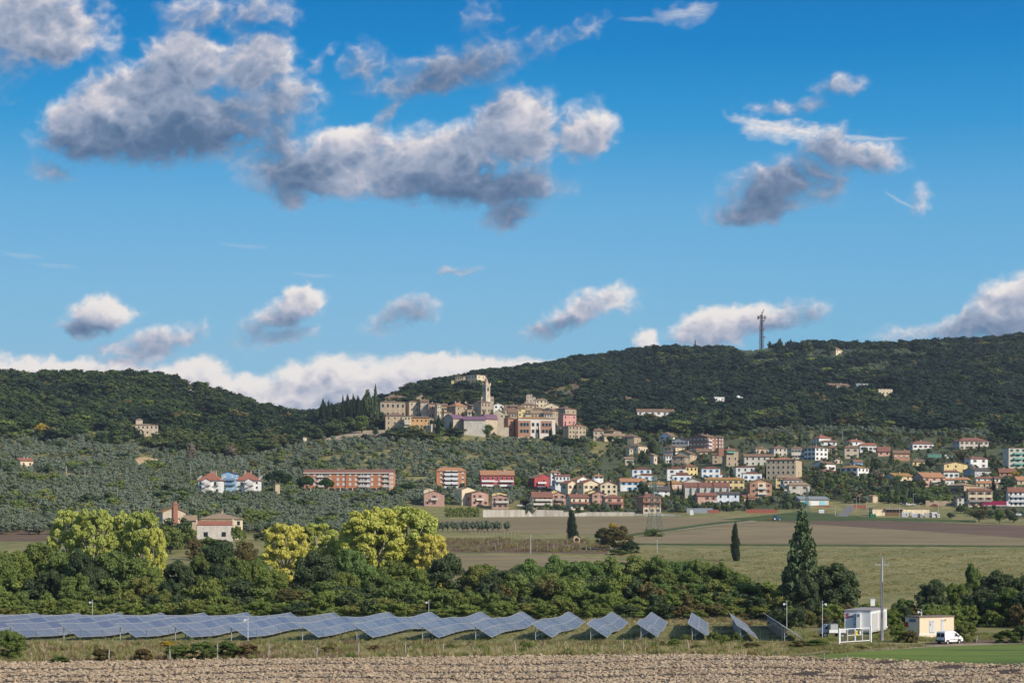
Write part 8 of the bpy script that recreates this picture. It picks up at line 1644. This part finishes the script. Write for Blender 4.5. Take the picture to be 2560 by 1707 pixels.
b = MB(); b.face([(-w2-.25, -.3, hh-.15), (0, -.3, hh+17*s_), (0, 2.5, hh+17*s_), (-w2-.25, 2.5, hh-.15)]); b.face([(0, -.3, hh+17*s_), (w2+.25, -.3, hh-.15), (w2+.25, 2.5, hh-.15), (0, 2.5, hh+17*s_)]); b.obj('roof', roofmat(RC['red']), t_)
b = MB(); n = 10; rr_ = w2*.62; b.face([(-rr_, -.02, .6), (rr_, -.02, .6)]+[(rr_*math.cos(i/n*math.pi), -.02, hh*.48+rr_*math.sin(i/n*math.pi)) for i in range(n+1)]); b.obj('niche', plain((.03, .025, .02), .9), t_)
def netting(z, x0, x1, yt, yb_, lb):
    a_ = gp(zx(z, x0), zy(z, yb_)); c_ = gp(zx(z, x1), zy(z, yb_)); h = (yb_-yt)/ZN[z][2]*a_.y/F; b = MB(); n = 10; pv = None
    for i in range(n+1):
        q = a_.lerp(c_, i/n)-a_; q.z = g1(a_.x+q.x, a_.y+q.y)-a_.z
        if pv is not None: b.face([pv, q, q+Vector((0, 0, h*(.9+.1*(i % 2)))), pv+Vector((0, 0, h))]); b.bar(pv-Vector((0, 0, .3)), pv+Vector((0, 0, h+.1)), .05, 1)
        pv = q
    o = b.obj('site_fence', [plain((.36, .10, .07), .8, 0, .2), WOOD]); o.location = a_; tag(o, lb, 'safety netting')
netting('Hh', 150, 590, 1235, 1290, 'long orange red safety netting left of the tractor'); netting('Hh', 1690, 1895, 1172, 1218, 'orange red safety netting behind the depot'); netting('G', 1370, 1555, 1395, 1450, 'orange red netting in front of the salmon house'); netting('Hh', 1180, 1350, 1178, 1200, 'orange red netting before the workshop')
q = gp(zx('Hh', 1242), zy('Hh', 1300)); t_ = thing('site_sign', 'white and grey notice board on the green verge below the workshop', 'sign', q); b = MB(); b.box(-1.4, 0, .4, 1.4, .1, 2.2); b.obj('board', WP, t_); b = MB(); b.box(-1.25, -.02, 1.0, 1.25, 0, 1.35); b.obj('lettering_band', plain((.35, .42, .5), .6), t_)
for x in (-1.2, 1.2): b = MB(); b.bar((x, .05, -.3), (x, .05, .5), .05); b.obj('leg', STEEL, t_)
q = gp(zx('G', 1106), zy('G', 1482)); t_ = thing('meter_kiosk', 'small white meter kiosk at the end of the long white wall', 'kiosk', q); b = MB(); b.box(-.9, 0, 0, .9, .8, 2.7); b.obj('body', WP, t_); b = MB(); b.box(-.95, -.05, 2.7, .95, .85, 2.8); b.obj('lid', DGREY, t_); b = MB(); b.box(-.7, -.02, .3, .7, 0, 2.4); b.obj('door', plain((.72, .72, .72), .5), t_)
for i, (x, w_) in enumerate(((1180, 60), (1295, 60))):
    q = gp(zx('G', x), zy('G', 1450)); t_ = thing('yard_gate', ('left' if i == 0 else 'right')+' part of the grey metal yard fence beside the meter kiosk', 'fence', q); b = MB(); b.box(-w_/12., 0, 0, w_/12., .08, 2.6); b.obj('panel', plain((.28, .32, .36), .5), t_); b = MB(); b.bar((-w_/12., 0, -.3), (-w_/12., 0, 2.8), .07); b.bar((w_/12., 0, -.3), (w_/12., 0, 2.8), .07); b.obj('post', STEEL, t_)
for i, x in enumerate((34, 62, 92)):
    q = gp(zx('I', x), zy('I', 1368)); q.y = 1036; t_ = thing('bottle_bank', '%s of three dark green recycling domes before the depot' % ('left', 'middle', 'right')[i], 'recycling bin', (q.x, 1036, g1(q.x, 1036))); b = MB(); b.tube([(0, 0, 0), (0, 0, 1.0), (0, 0, 1.5), (0, 0, 1.8)], [.85, .85, .6, .1], 12); b.obj('dome', plain((.02, .16, .07), .5), t_); b = MB(); b.cyl((0, -.8, 1.1), (0, 1, 0), .15, .1, 8); b.obj('opening', BLK, t_)
for i, (x, w_, h_, c) in enumerate(((480, 3.2, 2.6, (.6, .62, .64)), (640, 4.2, 2.2, (.62, .64, .7)), (700, 2.6, 2.0, (.5, .5, .52)), (820, 3.6, 2.6, (.52, .50, .47)), (890, 4.0, 2.9, (.76, .76, .76)), (955, 2.2, 2.0, (.74, .74, .74)))):
    q = W(zx('I', x), 0, 1036); t_ = thing('outdoor_unit', '%s grey white machine box standing before the depot' % ('leftmost', 'second', 'third', 'fourth', 'fifth', 'rightmost')[i], 'machine unit', (q.x, 1036, g1(q.x, 1036))); b = MB(); b.box(-w_/2, 0, .2, w_/2, 1.6, h_); b.obj('casing', plain(c, .5), t_); b = MB()
    for k in range(3): b.box(-w_*.4, -.03, h_*(.3+.2*k), w_*.1, 0, h_*(.3+.2*k)+.12)
    b.cyl((w_*.27, -.02, h_*.55), (0, 1, 0), min(.6, w_*.16), .05, 12); b.obj('grille', DGREY, t_)
# garden parasol and barrier fence details
q = gp(zx('J', 948), zy('J', 1290)); t_ = thing('parasol', 'small white parasol on a terrace in the dark wood', 'parasol', (q.x, q.y, q.z+6)); b = MB(); n = 8
for i in range(n): a0, a1 = i/n*6.283, (i+1)/n*6.283; b.face([(5*math.cos(a0), 5*math.sin(a0), 2.6), (5*math.cos(a1), 5*math.sin(a1), 2.6), (0, 0, 5)])
b.obj('canopy', WP, t_); b = MB(); b.bar((0, 0, -8), (0, 0, 5), .15); b.obj('pole', STEEL, t_)
# vine stakes in the old vineyard
sm_ = MB(); sm_.bar((0, 0, -.2), (0, 0, 2.0), .06, w2=.05); SMm = sm_.mesh('vine_stake', plain((.48, .44, .38), .9))
rg = random.Random(4); k = 0
for px in range(1185, 1530, 7):
    if rg.random() < .35: continue
    py = rg.choice([1372, 1374, 1362, 1376]); q = gp(px+rg.uniform(-3, 3), py); o = link('vine_stake', SMm, None, q); o.scale = (1, 1, rg.uniform(.7, 1.4)); tag(o, 'thin pale stake in the old vineyard below the shrine', 'stake', 'stakes of the old vineyard')
for px in range(1180, 1300, 9):
    q = gp(px, 1338+rg.uniform(-2, 2)); o = link('vine_stake', SMm, None, q); tag(o, 'thin pale stake in the old vineyard left of the cypress', 'stake', 'upper stakes of the old vineyard')
# muddy rubble and stone wall on the upper road
pA, pC = gp(zx('I', 780), zy('I', 1188)), gp(zx('I', 1250), zy('I', 1178)); b = MB(); pv = Vector((0, 0, 0)); rg = random.Random(2)
for i in range(1, 17):
    q = pA.lerp(pC, i/16)-pA; q.z = g1(pA.x+q.x, pA.y+q.y)-pA.z; h0 = 2.6+rg.uniform(-.5, .5); b.box(pv.x, pv.y, pv.z-1, q.x, pv.y+.6, q.z+h0); pv = q
o = b.obj('stone_wall', wallmat(WC['stone'], ST)); o.location = pA; tag(o, 'rough low stone wall along the road right of the depot', 'wall')
# ---------------------------------------------------------------- thin autumn haze over the valley
b = MB(); b.box(-2500, -300, -6, 2500, 3300, 330)
mh_ = newmat('haze'); o_ = mh_.node_tree.nodes.new('ShaderNodeOutputMaterial'); v_ = mh_.node_tree.nodes.new('ShaderNodeVolumePrincipled')
v_.inputs['Color'].default_value = (.72, .84, 1, 1); v_.inputs['Density'].default_value = HAZE_D; v_.inputs['Anisotropy'].default_value = .2
mh_.node_tree.links.new(v_.outputs[0], o_.inputs[1])
hz = b.obj('haze', mh_); tag(hz, 'thin bluish haze over the valley and the hills', 'haze', kind='stuff')
S.cycles.volume_bounces = 0; S.cycles.volume_max_steps = 8
